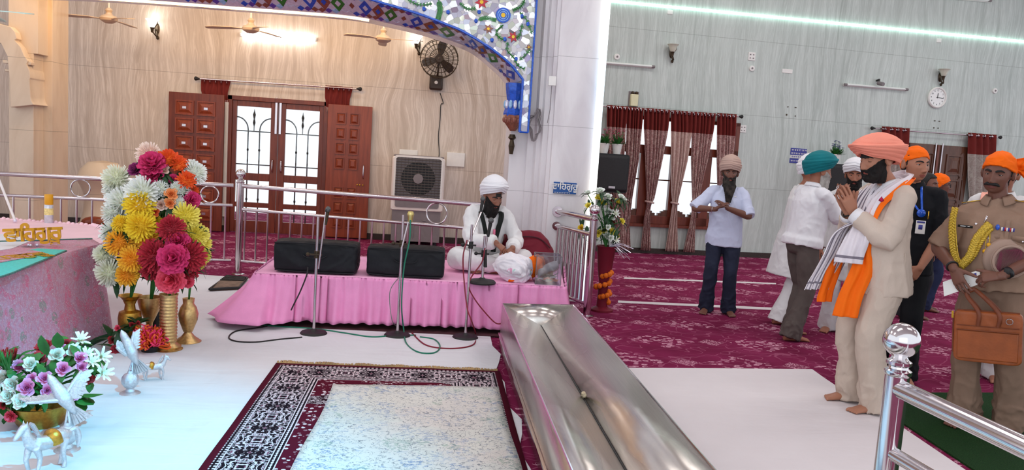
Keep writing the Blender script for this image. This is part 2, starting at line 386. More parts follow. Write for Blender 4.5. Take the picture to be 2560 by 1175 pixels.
# ---------------------------------------------------------------- the setting
struct('floor', MB().bx((-9, -6, -.2), (16, 16.5, 0)), MT['carpet'])
struct('ceiling', MB().bx((-9, -1.5, 6), (16, 16.5, 6.2)), MT['plaster'])
XB = 1.5; YRB = 13.21+KR*(XB-3.65)
def rwp(x, off=0): return V((x, 13.21+KR*(x-3.65)-off, 0))
# door opening in the left back wall
dl, dr = LW(571, 240).x, LW(822, 262).x; DT = LW(690, 246).z
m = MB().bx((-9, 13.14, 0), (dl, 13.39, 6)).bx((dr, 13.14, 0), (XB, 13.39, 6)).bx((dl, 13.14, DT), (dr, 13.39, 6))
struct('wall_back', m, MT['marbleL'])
# window opening in the right back wall
wl, wr = RW(1530, 450).x, RW(1835, 480).x; WB, WT = RW(1640, 560).z, 2.36
def rseg(mb, xa, xb, za, zb, mi=0, o1=0, o2=-.25):
    a, b, c, d = rwp(xa, o1), rwp(xb, o1), rwp(xb, o2), rwp(xa, o2)
    return mb.prism([(q.x, q.y, za) for q in (a, b, c, d)], (0, 0, zb-za), mi)
m = MB(); rseg(m, XB, wl, 0, 6); rseg(m, wr, 16, 0, 6); rseg(m, wl, wr, 0, WB); rseg(m, wl, wr, WT, 6)
struct('wall_right', m, MT['marbleR'])
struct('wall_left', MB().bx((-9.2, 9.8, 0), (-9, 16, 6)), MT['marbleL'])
m = MB().bx((-9, 13.1, 0), (dl, 13.14, .1)).bx((dr, 13.1, 0), (XB, 13.14, .1)); struct('baseboard_back', m, MT['base'])
m = MB(); rseg(m, XB, 16, 0, .09, 0, .04, 0); struct('baseboard_right', m, MT['base'])
# pillar with a moulded left flank
plan = [(1.78, 8.5), (1.27, 8.5), (1.27, 8.58), (1.235, 8.6), (1.235, 8.66), (1.18, 8.66), (1.16, 8.7), (1.12, 8.7), (1.1, 8.78), (1.03, 8.78), (1.03, 8.84), (.84, 8.84), (.84, 9.45), (1.78, 9.45)]
struct('pillar', MB().prism([(x, y, 0) for x, y in plan], (0, 0, 6)), MT['pillar'])
# cream pier with corbelled arch at the far left
YP = 10.6
m = MB(); xr = D(92, 300, YP).x; xl = D(22, 300, YP).x
m.bx((xl, YP, 0), (D(84, 400, YP).x, YP+.5, 2.45)).bx((xl, YP, 2.45), (xr+.02, YP+.5, 6)).bx((xr-.3, YP+.25, 0), (D(107, 300, YP).x, YP+.7, 6))
pl = [(-60, 40), (0, 60), (25, 66), (38, 80), (42, 97), (36, 100), (52, 118), (60, 138), (70, 152), (66, 160), (74, 178), (76, 195), (74, 198), (76, 242), (78, 252), (84, 262), (26, 268), (24, 200), (18, 140), (2, 108), (-60, 95)]
m.prism([D(x, y, YP-.12) for x, y in pl], (0, .5, 0))
m.bx((xl-.02, YP-.1, 2.3), (xr-.02, YP, 2.34)).bx((xl-.01, YP-.07, 2.2), (xr-.04, YP, 2.23))
struct('pier_left', m, MT['pier'], bevel=.006)
# white cotton floor sheets and turf
def slab(poly, z0, z1): return MB().prism([(x, y, z0) for x, y in poly], (0, 0, z1-z0))
s_poly = [(-6, .3), (.64, .3)]
for i in range(24):
    y = .6+i*.25; s_poly.append((.575+.03*math.sin(i*2.1)+.02*math.sin(i*.9), y))
s_poly += [(.6, 8.2), (-.9, 8.25), (-1.9, 8.9), (-2.6, 9.05), (-6, 9.0)]
def sheet_mb(poly, z):
    b = bmesh.new(); vs = [b.verts.new((x, y, z)) for x, y in poly]; b.faces.new(vs); return b
tag(obj('floor_sheet', slab(s_poly, .001, .009), MT['sheet']), 'white cotton sheet spread over the floor left of the steel trough', 'sheet')
rp = [(1.25, .3), (1.25, 5.84)]+[tuple(G(x, y)[:2]) for x, y in ((1580, 922), (1800, 923), (2030, 925), (2062, 948), (2110, 980))]+[(3.17, 5.2), (3.14, 4.6), (3.1, 4.0), (3.06, 3.2), (3.0, .3)]
tag(obj('floor_runner', slab(rp, .001, .008), MT['runner']), 'white cloth runner on the maroon carpet under the pink turbaned man', 'runner')
tp = [(3.1, .3), (3.15, 4.0), (3.2, 4.8), tuple(G(2255, 1000)[:2]), tuple(G(2330, 985)[:2]), tuple(G(2560, 985)[:2]), (7, 5.2), (7, .3)]
tag(obj('turf_mat', slab(tp, .0005, .012), MT['turf']), 'green artificial grass mat on the floor under the khaki officer', 'mat')
for i, (a, b, c, d) in enumerate((((1545, 752), (1960, 771), (1960, 777), (1545, 757)), ((1560, 694), (1940, 708), (1940, 711), (1560, 697)))):
    q = [G(*p) for p in (a, b, c, d)]
    tag(obj('floor_tape', MB().prism([(p.x, p.y, .001) for p in q], (0, 0, .003)), MT['runner']), ('thin white tape line on the carpet just behind the feet of the man in blue', 'thin white tape line on the carpet farther back, nearer the curtained window')[i], 'tape')
# mosaic arch
PI_ = [(1275, 214), (1264, 197), (1250, 181), (1233, 166), (1204, 141), (1171, 119), (1110, 96), (1052, 78), (1005, 66), (960, 56)]
PO_ = [(1307, 199), (1293, 181), (1275, 160), (1247, 136), (1215, 113), (1156, 78), (1110, 59), (1067, 42), (1015, 25), (963, 10)]
inner = [(q.x, q.z) for q in (D(x, y, 9.0) for x, y in PI_)]+[(-.86, 2.985), (-1.2, 3.0), (-2, 2.995), (-3.3, 2.985), (-4.2, 2.96), (-5.2, 2.9)]
outer = [(q.x, q.z) for q in (D(x, y, 8.55) for x, y in PO_)]+[(-.86, 3.135), (-1.2, 3.17), (-2, 3.2), (-3.3, 3.2), (-4.2, 3.18), (-5.2, 3.12)]
XO = outer[0][0]
YF, YB2 = 8.55, 9.0
ar = thing('mosaic_arch', 'wide arch of mirror mosaic with coloured flowers and a diamond band', 'arch', (0, YF, 3.2))
m = MB(); k = len(outer)
for i in range(k-1):
    (xa, za), (xb, zb) = outer[i], outer[i+1]
    m.add([(xa, YF, za), (xb, YF, zb), (xb, YF, 6), (xa, YF, 6)], [(0, 1, 2, 3)])
m.bx((XO, YF, 1.84), (1.0, YF+.1, 6)); m.bx((-5.2, YF+.4, 3.6), (1.0, YF+.7, 6))
obj('spandrel', m, MT['mosaic'], ar, angle=20)
O2 = cat([(x, 0, z) for x, z in outer], 5); I2 = cat([(x, 0, z) for x, z in inner], 5); nn = len(O2)
def band(u, v):   # u along, v 0 outer front .. 1 inner back
    f = u*(nn-1); i = min(int(f), nn-2); t = f-i; a = O2[i].lerp(O2[i+1], t); b = I2[i].lerp(I2[i+1], t)
    p = a.lerp(b, v); return V((p.x, YF+(YB2-YF)*v, p.z))
m = MB().grid(band, 140, 4); m.grid(lambda u, v: band(u, 1)+V((0, v*.35, .0)), 140, 1)
obj('soffit', m, MT['gsilv'], ar, angle=20)
m = MB(); L = [0]
for i in range(nn-1): L.append(L[-1]+(O2[i+1]-O2[i]).length)
tot = L[-1]
def u_at(s_):
    for i in range(nn-1):
        if L[i+1] >= s_: return (i+(s_-L[i])/max(L[i+1]-L[i], 1e-6))/(nn-1)
    return 1
def decal(pts, mi, lift=.004):
    a, b, c = [band(*p) for p in pts[:3]]; n_ = (b-a).cross(c-a); n_.normalize()
    if n_.y > 0 and abs(n_.y) > .1 or n_.z > 0: n_ = -n_
    m.prism([band(*p)+n_*lift for p in pts], -n_*lift*.8, mi)
st = .15; i = 0; s_ = .04
while s_ < min(tot-.2, 6):
    uc, ua, ub = u_at(s_+st/2), u_at(s_), u_at(s_+st); c = .48; mi = (0, 1, 3, 0, 2, 1)[i % 6] if True else 0
    decal([(ua, c), (uc, c-.36), (ub, c), (uc, c+.36)], (0, 4, 1, 3)[i % 4])
    q = .4; decal([(uc+(ua-uc)*q, c), (uc, c-.34*q), (uc+(ub-uc)*q, c), (uc, c+.34*q)], (4, 3, 4, 0)[i % 4], .008)
    for sg in (-1, 1):
        e = c+sg*.36; decal([(ua, e), (u_at(s_+st*.25), e-.1), (uc, e), (u_at(s_+st*.25), e+.1)][:4], (2, 3, 0, 4)[(i+sg) % 4], .006)
        decal([(uc, e), (u_at(s_+st*.75), e-.1), (ub, e), (u_at(s_+st*.75), e+.1)], (3, 2, 4, 5)[(i+sg) % 4], .006)
    s_ += st; i += 1
bm_ = [MT['gblue'], MT['ggreen'], MT['gvio'], MT['gbrown'], MT['gsilv'], MT['gsky'], MT['gred']]
obj('diamond_band', m, bm_, ar, angle=10)
m = MB()
edge = [V((x, YF-.012, z)) for x, z in [(1.0, 5.9), (1.0, 1.84), (XO, 1.84), (XO, outer[0][1])]]
m.tube(edge[:2], .011, 6); m.tube(edge[1:3], .011, 6); m.tube([edge[2], edge[3]]+[V((p.x, YF-.012, p.z)) for p in O2[1:]], .014, 6)
obj('blue_edging', m, MT['gblue'], ar)
INL = [MT['gblue'], MT['gred'], MT['ggreen'], MT['gbrown'], MT['gold'], MT['gsky'], MT['gvio']]
def star(px, py, r, mi, n=6, rot=.2, ctr=4):
    m = MB(); c = D(px, py, YF-.008); P = []
    for i in range(2*n): a = rot+PI*i/n; q = r if i % 2 == 0 else r*.5; P.append(c+V((math.cos(a)*q, 0, math.sin(a)*q)))
    m.prism(P, (0, .006, 0), mi); P = [c+V((math.cos(a)*r*.28, -.004, math.sin(a)*r*.28)) for a in [2*PI*i/8 for i in range(8)]]; m.prism(P, (0, .006, 0), ctr); obj('mosaic_flower', m, INL, ar, angle=15)
star(1204, 5, .075, 1); star(1283, 92, .062, 1); star(1221, 72, .055, 3); star(1322, 118, .035, 3)
c = D(1258, 38, YF-.008); m = MB()
for rr, mi in ((.08, 0), (.062, 5), (.056, 0), (.042, 5), (.036, 0), (.024, 4)):
    m.lathe([(0, 0), (rr, 0), (rr, .004+.01*(.08-rr)*10), (0, .004+.01*(.08-rr)*10)], c, 24, mi, M.Rotation(PI/2, 3, 'X'))
obj('mosaic_rosette', m, INL, ar, angle=15)
def vine(pts, leaf=14, sz=.03, mi=2):
    m = MB(); P = cat([D(x, y, YF-.008) for x, y in pts], 8); m.tube(P, .006, 5, mi)
    for i in range(2, len(P)-1, max(1, len(P)//leaf)):
        t = (P[i+1]-P[i-1]).normalized(); nrm = V((t.z, 0, -t.x))
        for sg in (-1, 1):
            a = P[i]; b = a+(nrm*sg*.8+t*.7)*sz; c_ = a+(nrm*sg*.8-t*.1)*sz*.6; m.prism([a, c_, b], (0, -.004, 0), mi)
    obj('mosaic_vine', m, INL, ar, angle=15)
vine([(1300, 30), (1318, 52), (1330, 85)], 5); vine([(1258, 62), (1240, 80), (1250, 95), (1262, 100)], 6); vine([(1270, 105), (1268, 125), (1285, 145), (1296, 165), (1312, 172)], 8)
vine([(1300, 150), (1315, 135), (1325, 125)], 4); vine([(1096, 0), (1100, 25), (1095, 48)], 9, .04); vine([(1150, 6), (1165, 20), (1190, 22)], 8); vine([(1312, 0), (1300, 18), (1282, 26)], 8); vine([(1195, 50), (1215, 45), (1240, 50)], 9); vine([(1306, 60), (1300, 85), (1292, 95)], 5)
vine([(1020, 0), (1050, 12), (1080, 8)], 7); vine([(1140, -40), (1180, -60), (1230, -40)], 9); vine([(900, -60), (980, -40), (1040, -60)], 12)
for px, py in ((1198, 30), (1305, 40), (1262, 98), (1290, 147), (1320, 60), (1190, 52), (1230, 100), (1120, 30), (1060, 22)):
    c = D(px, py, YF-.01); obj('mosaic_bud', MB().sph(c, (.02, .006, .024), 8, 5, 0), MT['gblue'], ar)
# mosaic bracket at the springing, hanging on the pillar flank
br = thing('arch_bracket', 'blue and amber mirror bracket hanging under the right end of the mosaic arch', 'bracket', D(1283, 300, 8.7))
def bk(px, py): return D(px, py, 8.72)
cx_ = bk(1284, 300).x; zf = lambda y: bk(1284, y).z
prof = [(.02, zf(386)), (.035, zf(365)), (.02, zf(350)), (.045, zf(345)), (.03, zf(336)), (.07, zf(325)), (.1, zf(305)), (.105, zf(290)), (.085, zf(272)), (.08, zf(250)), (.1, zf(232)), (.11, zf(215)), (.11, zf(208))]
obj('bracket_bowl', MB().lathe([(.03, zf(328)), (.06, zf(319)), (.1, zf(307)), (.118, zf(294)), (.112, zf(288))], (cx_, 8.74, 0), 12, 0), MT['gbrown'], br, angle=10)
obj('bracket_tip', MB().lathe(prof[:5], (cx_, 8.76, 0), 12, 0), MT['dark'], br, angle=10)
obj('bracket_neck', MB().lathe([(.112, zf(292)), (.118, zf(284)), (.1, zf(270)), (.085, zf(252)), (.1, zf(232)), (.11, zf(215)), (.11, zf(208))], (cx_, 8.74, 0), 8, 0), MT['gblue'], br, angle=10)
m = MB()
for i in range(7):
    a = PI+PI*i/6; m.sph((cx_+math.cos(a)*.1, 8.74+math.sin(a)*.1, zf(262)), (.022, .022, .05), 8, 6, i % 2)
    m.sph((cx_+math.cos(a)*.1, 8.74+math.sin(a)*.1, zf(300)), (.025, .02, .035), 8, 6, 2)
islands('bracket_petal', m, [MT['gsky'], MT['gsilv'], MT['gbrown']], br, angle=15)
# LED strips
tag(obj('led_strip', MB().tube([(I2[i].x, YB2+.03, I2[i].z-.012) for i in range(nn) if I2[i].x < -.78], .014, 8), MT['ledwarm']), 'glowing warm white strip along the lower back edge of the mosaic arch', 'light strip')
tag(obj('led_strip', MB().bx((1.715, 8.455, .02), (1.79, 8.5, 6)), MT['ledv']), 'thick glowing white and blue strip running up the pillar edge', 'light strip')
a, b = D(1497, -2, 8.47), None
pa, pb = RW(1440, -6, .03), RW(2600, 108, .03)
tag(obj('led_strip', MB().tube([pa, pb], .022, 8), MT['ledgreen']), 'long thin pale green glowing strip across the top of the grey wall', 'light strip')
# ---------------------------------------------------------------- doors, window, curtains
def at_wall(root_pt, rz): return M.Translation(root_pt) @ M.Rotation(rz, 4, 'Z')
def Q(mb, mt): return mb.xf(mt)
def raised_panel(mb, x0, x1, z0, z1, y, d, mi=0, stud=False):
    # moulded square panel standing out of the surface y (towards -y)
    def ring(i, o): return [(x0+i, y-o, z0+i), (x1-i, y-o, z0+i), (x1-i, y-o, z1-i), (x0+i, y-o, z1-i)]
    w_ = min(x1-x0, z1-z0); mb.loft([ring(0, 0), ring(0, d*.8), ring(w_*.09, d*.8), ring(w_*.11, d*.1), ring(w_*.15, d*.1), ring(w_*.34, d), ring(w_*.36, d)], mi)
    if stud:
        c = ((x0+x1)/2, (z0+z1)/2); mb.bx((c[0]-w_*.13, y-d*1.3, c[1]-w_*.08), (c[0]+w_*.13, y-d, c[1]+w_*.08), 1)
def handle(mb, x, z, y, h=.2):
    mb.tube([(x, y, z-h/2), (x, y-.04, z-h/2+.02), (x, y-.045, z), (x, y-.04, z+h/2-.02), (x, y, z+h/2)], [.009, .009, .012, .009, .009], 8, 0, 5)
# --- glazed double door
YD = 13.14
d1 = thing('door_1', None, None, (dl, YD, 0)); d1['kind'] = 'structure'
W_ = dr-dl; fwid = .07
m = MB().bx((dl, YD-.03, 0), (dl+fwid, YD+.12, DT)).bx((dr-fwid, YD-.03, 0), (dr, YD+.12, DT)).bx((dl, YD-.03, DT-fwid), (dr, YD+.12, DT))
obj('door_frame', m, MT['wood'], d1, bevel=.005)
xm = (dl+dr)/2
for sd, (xa, xb) in enumerate(((dl+fwid, xm-.003), (xm+.003, dr-fwid))):
    m = MB(); y0, y1 = YD+.0, YD+.05; st_ = .115
    zl = [.0, .42, .72, .84, 1.06, 1.2]; top = DT-fwid
    # stiles and rails
    m.bx((xa, y0, .01), (xa+(.07 if sd == 0 else st_), y1, top)).bx((xb-(st_ if sd == 0 else .07), y0, .01), (xb, y1, top))
    xi, xj = xa+(.07 if sd == 0 else st_), xb-(st_ if sd == 0 else .07)
    za, zb, zc, zd = .18, .5, .86, 1.02
    for (p, q) in ((.01, .2), (.86, .98), (top-.09, top)): m.bx((xi, y0, p), (xj, y1, q))
    m.bx((xi, y0, .42), (xj, y1, .5))
    leaf = obj('door_leaf', m, MT['wood'], d1, bevel=.004)
    obj('pane', MB().bx((xi, YD+.022, .2), (xj, YD+.028, top-.09)), MT['glass'], leaf)
    m = MB(); wx = xj-xi; t_ = .011; yb = YD+.035
    for f in (.33, .67):
        x = xi+wx*f; m.tube([(x, yb, .2), (x, yb, .86)], t_, 6); m.tube([(x, yb, .98), (x, yb, 1.62)], t_, 6)
        for z in (.55, 1.36): m.sph((x, yb, z), (.018, .018, .03), 8, 6)
    for z in (.98+.14, 1.66): m.tube([(xi, yb, z), (xj, yb, z)], t_, 6)
    for sg, xs in ((1, xi), (-1, xj)):
        m.tube([(xs+sg*wx*.33, yb, 1.6)]+[(xs+sg*wx*.33*math.sin(a), yb, 1.68+.2*math.cos(a)) for a in (PI/2, 1.1, .6, .2, 0)], t_, 6, 0, 3)
    xc = (xi+xj)/2; m.lathe([(.008, 1.66), (.008, 1.74), (.022, 1.8), (.012, 1.86), (.024, 1.93), (.01, 1.98), (.003, 2.02)], (xc, yb, 0), 10)
    obj('grille', m, MT['iron'], leaf)
    m = MB(); xh = xj+.05 if sd == 0 else xi-.05; handle(m, xh, 1.12, YD-.002, .2); obj('handle', m, MT['steel2'], leaf)
    m = MB(); xh = xb-.03 if sd == 0 else xa+.03; m.bx((xh-.016, YD-.02, top-.5), (xh+.016, YD-.002, top+.06)); m.sph((xh, YD-.01, top+.07), .015, 8, 6); obj('tower_bolt', m, MT['steel2'], leaf)
# --- two solid wooden leaves folded back against the wall
def solid_leaf(x0, x1, h, cols, rows, nm, lab, rz, piv, stud, hand):
    t = thing('door_shutter', lab, 'door', piv, rz, 'wooden leaves of the glazed door')
    m = MB().bx((x0, -.045, 0.02), (x1, 0, h)); b = obj('panelled_leaf', m, MT['wood'] if stud else MT['woodp'], t, world=False, bevel=.004)
    w_ = x1-x0; ml = .11 if stud else .13; mr = .13 if stud else .2
    pw = (w_-ml-mr-.05)/2
    m = MB(); zs = [h-.12-i*(h-.25)/rows for i in range(rows)]; ph = (h-.25)/rows-.05
    for i, z in enumerate(zs):
        if not stud and i == 4: continue
        for c in range(2): xs = x0+ml+c*(pw+.05); raised_panel(m, xs, xs+pw, z-ph, z, -.045, .022, 0, stud)
    islands('raised_panel', m, [MT['woodp'], MT['steel2']], b, names=['raised_panel', 'panel_stud'], world=False, angle=15)
    if hand:
        m = MB(); handle(m, x1-.1, 1.12, -.047, .22); obj('handle', m, MT['steel2'], b, world=False)
        m = MB()
        for q in (0, .05, .09): m.sph((x1-.1-q, -.055, .9), (.014, .014, .014), 8, 6)
        islands('lock_knob', m, MT['gold'], b, world=False)
    return t
pl_ = LW(425, 227, .1); pr_ = LW(565, 240, .1)
solid_leaf(0, pr_.x-pl_.x, 2.2, 2, 7, 'a', 'dark wooden door leaf with small square panels, left of the glazed door', R(-3), (pl_.x, 13.035, .0), True, False)
pl_ = LW(822, 258, .1); pr_ = LW(932, 260, .1)
solid_leaf(0, pr_.x-pl_.x, 2.18, 2, 8, 'b', 'red brown panelled door leaf with handle, right of the glazed door', R(2), (pl_.x, 13.03, .0), False, True)
tag(obj('door_strip', MB().bx((LW(562, 300, .05).x, 13.08, .25), (LW(570, 300, .05).x, 13.11, 2.1)), MT['white']), 'narrow pale vertical strip between the left wooden leaf and the glazed door', 'strip')
# --- curtains
def curtain_mat(name, c1, c2, zsplit, sc_=24):
    t = T(name); x, y, z = t.sep(t.pos()); f = t.oc(); n = t.noise(t.pos(), sc_, 2, .5, 1.4); a = t.band(n, .46, .56)
    pat = t.mix(t.ma('MULTIPLY', a, .75), srgb(*c1), srgb(*c2)); pat = t.mix(t.ma('MULTIPLY', t.step(t.vor(t.pos(), 9), .42), .3), pat, srgb(*c2))
    red = t.mix(t.noise(t.pos(), 8, 3), srgb(100, 34, 32), srgb(124, 46, 42)); t.bump(t.noise(t.pos(), 220, 1), .2, .002)
    c = t.mix(t.step(z, zsplit), pat, red); return t.out(c, .85, 0, .2, **{'Transmission Weight': 0.})
MT['cur'] = curtain_mat('printed_curtain_with_maroon_top', (202, 176, 168), (132, 66, 72), 2.13)
MT['curplain'] = curtain_mat('pale_curtain_with_maroon_top', (206, 182, 172), (186, 150, 144), 2.13, 12)
MT['curR'] = curtain_mat('pale_grey_curtain_with_maroon_top', (176, 168, 160), (150, 136, 130), 2.12, 10)
def curtain(name, lab, grp, prof, mt, base, rz, amp=.035, folds=6, mats=None, knot=None):
    # prof: list of (z, xl, xr) in wall coordinates (metres along the wall from base)
    t = thing(name, lab, 'curtain', base, rz, grp); zs = sorted(p[0] for p in prof); tabs = sorted(prof)
    tl = [(p[0], p[1]) for p in tabs]; tr_ = [(p[0], p[2]) for p in tabs]; z0, z1 = zs[0], zs[-1]
    wmax = max(p[2]-p[1] for p in prof)
    def fn(u, v):
        z = z0+(z1-z0)*v; a, b = lerp(tl, z), lerp(tr_, z); w_ = b-a
        return V((a+w_*u+.012*math.sin(v*5+u*9), -.09-(amp*(.55+.45*w_/wmax)+.02*(1-w_/wmax))*math.cos(2*PI*folds*u+.5*math.sin(v*7)), z))
    c = obj('fabric', MB().grid(fn, folds*12, 40), mt, t, world=False, angle=0, solid=.004)
    if knot:
        m = MB()
        for z in knot: a, b = lerp(tl, z), lerp(tr_, z); m.torus(((a+b)/2, -.09, z), (b-a)/2+.015, .018, M.Rotation(.15, 3, 'Y') @ M.Diagonal((1, .75, 1)).to_3x3() if False else M.Rotation(.15, 3, 'Y'), 20, 6)
        obj('tieback', m, MT['gold'] if False else MT['curplain'], t, world=False)
    m = MB()
    for i in range(folds): x = lerp(tl, z1-.05)+(lerp(tr_, z1-.05)-lerp(tl, z1-.05))*(i+.5)/folds; m.torus((x, -.09, z1-.045), .03, .006, M.Rotation(PI/2, 3, 'Y'), 14, 6)
    islands('eyelet', m, MT['steel2'], t, world=False)
    return t
def rod(lab, a, b, r=.013, mid=True):
    a, b = V(a), V(b); t = thing('curtain_rod', lab, 'curtain rod', a, 0, 'curtain rods'); d = (b-a).normalized()
    obj('pole', MB().tube([a, b], r, 10), MT['steel2'], t)
    for p, s_ in ((a, -1), (b, 1)):
        q = frame_z(d*s_); mt = M((q[0], q[1], q[2])).transposed()
        obj('finial', MB().lathe([(.012, 0), (.016, .02), (.03, .05), (.034, .07), (.022, .085), (.008, .09)], p, 12, 0, mt), MT['iron'], t)
    return t
wallpt = lambda fn, x, y, off: fn(x, y, off)
def wc(fn, base, rz):   # wall coordinate along the wall from base
    ex = V((math.cos(rz), math.sin(rz), 0)); return lambda px, py: (fn(px, py, .09)-base).dot(ex)
baseR = rwp(2.7); baseR.z = 0; X = wc(RW, baseR, RWZ); ZR = lambda px, py: RW(px, py, .09).z
rod('steel curtain rod with dark finials over the curtained window', RW(1502, 265, .09), RW(1846, 291, .09))
G1 = 'curtains at the window'
def cz(pts): return [(max(.06, (ZR(a, y)+ZR(b, y))/2), X(a, y), X(b, y)) for a, b, y in pts]
curtain('window_curtain', 'patterned curtain with maroon top, leftmost at the window, behind the black loudspeaker', G1, cz([(1518, 1567, 264), (1517, 1562, 320), (1516, 1560, 400), (1530, 1568, 520), (1546, 1572, 630)]), MT['cur'], baseR, RWZ, folds=5)
curtain('window_curtain', 'patterned curtain second from the left, running down behind the yellow flowers', G1, cz([(1568, 1606, 268), (1566, 1602, 320), (1563, 1596, 400), (1552, 1580, 500), (1545, 1573, 560), (1548, 1574, 630)]), MT['cur'], baseR, RWZ, folds=5)
curtain('window_curtain', 'patterned curtain gathered at knee height, left of the plain pale curtain', G1, cz([(1610, 1672, 272), (1609, 1668, 320), (1612, 1655, 400), (1615, 1636, 495), (1617, 1626, 515), (1610, 1624, 540), (1600, 1624, 630)]), MT['cur'], baseR, RWZ, folds=6, knot=[ZR(1622, 505)])
curtain('window_curtain', 'paler plain curtain with maroon top, gathered low in the middle of the window', G1, cz([(1677, 1728, 277), (1677, 1728, 320), (1676, 1718, 400), (1677, 1700, 480), (1681, 1693, 510), (1672, 1692, 560), (1660, 1692, 635)]), MT['curplain'], baseR, RWZ, folds=5, knot=[ZR(1687, 508)])
curtain('window_curtain', 'patterned curtain right of the plain pale one, gathered beside the man in blue', G1, cz([(1730, 1786, 281), (1729, 1781, 325), (1727, 1768, 400), (1730, 1748, 490), (1732, 1740, 510), (1728, 1738, 540), (1706, 1733, 637)]), MT['cur'], baseR, RWZ, folds=6, knot=[ZR(1736, 505)])
curtain('window_curtain', 'short looking patterned curtain, rightmost at the window, above the grey turban', G1, cz([(1793, 1838, 284), (1792, 1836, 330), (1791, 1830, 400), (1793, 1826, 520), (1795, 1822, 640)]), MT['cur'], baseR, RWZ, folds=5)
rod('curtain rod above the closed brown door at the far right', RW(2188, 321, .09), RW(2494, 343, .09))
for (xs, lab) in (((2203, 2270), 'maroon topped curtain bunched left of the closed brown door'), ((2418, 2487), 'maroon topped grey curtain bunched right of the closed brown door')):
    a, b = xs; y = 318+(a-2203)*.075
    curtain('door_curtain', lab, 'curtains at the closed door', cz([(a, b, y), (a-2, b-2, y+60), (a-2, b-5, y+120), (a+3, b-14, y+200), (a+2, b-16, y+330)]), MT['curR'], baseR, RWZ, folds=4)
baseL = V((-4, 13.14, 0)); XL = lambda px, py: LW(px, py, .09).x+4
rod('curtain rod above the bright glazed door', LW(500, 197, .09), LW(891, 222, .09))
for a, b, y, lab in ((504, 574, 194, 'short maroon curtain tucked behind the left wooden leaf'), (815, 880, 213, 'short maroon curtain tucked behind the red brown leaf')):
    zt = LW(a, y, .09).z
    curtain('door_curtain', lab, 'curtains at the glazed door', [(zt, XL(a, y), XL(b, y)), (zt-.2, XL(a, y)-.02, XL(b, y)-.02), (zt-.42, XL(a, y)+.02, XL(b, y)-.02)], MT['cur'], V((-4, 13.185, 0)), 0, amp=.012, folds=5)
# --- wooden window behind the curtains
w1 = thing('window_1', None, None, (wl, rwp(wl).y, WB)); w1['kind'] = 'structure'
m = MB(); e = .1; A, B_ = wl, wr
zt2 = WB+(WT-WB)*.66
for (xa, xb, za, zb) in ((A, A+.08, WB, WT), (B_-.08, B_, WB, WT), (A, B_, WB, WB+.14), (A, B_, WT-.06, WT), (A, B_, zt2, zt2+.14)): rseg(m, xa, xb, za, zb, 0, .02, -.12)
n_ = 4; pw = (B_-A)/n_
for i in range(1, n_): rseg(m, A+i*pw-.09, A+i*pw+.09, WB, zt2, 0, .02, -.1)
fr_ = obj('window_frame', m, MT['wood'], w1, bevel=.005)
m = MB()
for i in range(n_):
    a = A+i*pw
    for q in range(7):   # scalloped lower edge of the timber frame
        f = (q+.5)/7; h = .1*abs(math.cos(f*PI)); rseg(m, a+.09+(pw-.18)*q/7, a+.09+(pw-.18)*(q+1)/7, WB+.14, WB+.15+h, 0, .005, -.08)
    m.tube([rwp(a+.09, -.05)+V((0, 0, zt2-.45)), rwp(a+pw-.09, -.05)+V((0, 0, zt2-.45))], .012, 6)
obj('frame_carving', m, MT['wood2'], fr_)
m = MB(); rseg(m, A+.05, B_-.05, WB+.1, WT-.04, 0, -.06, -.066); obj('window_pane', m, MT['glass'], w1)
m = MB(); rseg(m, A-.05, B_+.05, WB-.05, WB, 0, .07, 0); struct('window_sill', m, MT['wood'], w1)
# --- closed panelled door at the far right
xa, xb = RW(2270, 370).x, RW(2420, 380).x; zt = RW(2340, 362).z
d2 = thing('door_2', None, None, (xa, rwp(xa).y, 0)); d2['kind'] = 'structure'
m = MB(); rseg(m, xa, xb, 0.0, zt, 0, .05, 0); b_ = obj('door_slab', m, MT['wood2'], d2, bevel=.004)
mt = at_wall(rwp(xa, .05), RWZ); Wd = (xb-xa)*1.005
m = MB()
for c, (p, q) in enumerate(((.1, .33), (.36, .5), (.8, 1.15), (1.2, Wd-.2))):
    for r_ in range(4): zz = zt-.16-r_*.46; raised_panel(m, p, q, zz-.38, zz, 0, .025)
islands('raised_panel', m.xf(mt), MT['wood2'], b_, angle=15)
m = MB(); xc = Wd*.47
for s_ in (-.07, .07): m.tube([(xc+s_, -.02, zt+.03), (xc+s_, -.02, zt-.62)], .014, 8)
islands('tower_bolt', m.xf(mt), MT['steel2'], b_)
m = MB(); m.bx((xc-.02, -.012, .02), (xc+.02, .01, zt)); obj('meeting_strip', m.xf(mt), MT['wood'], b_)
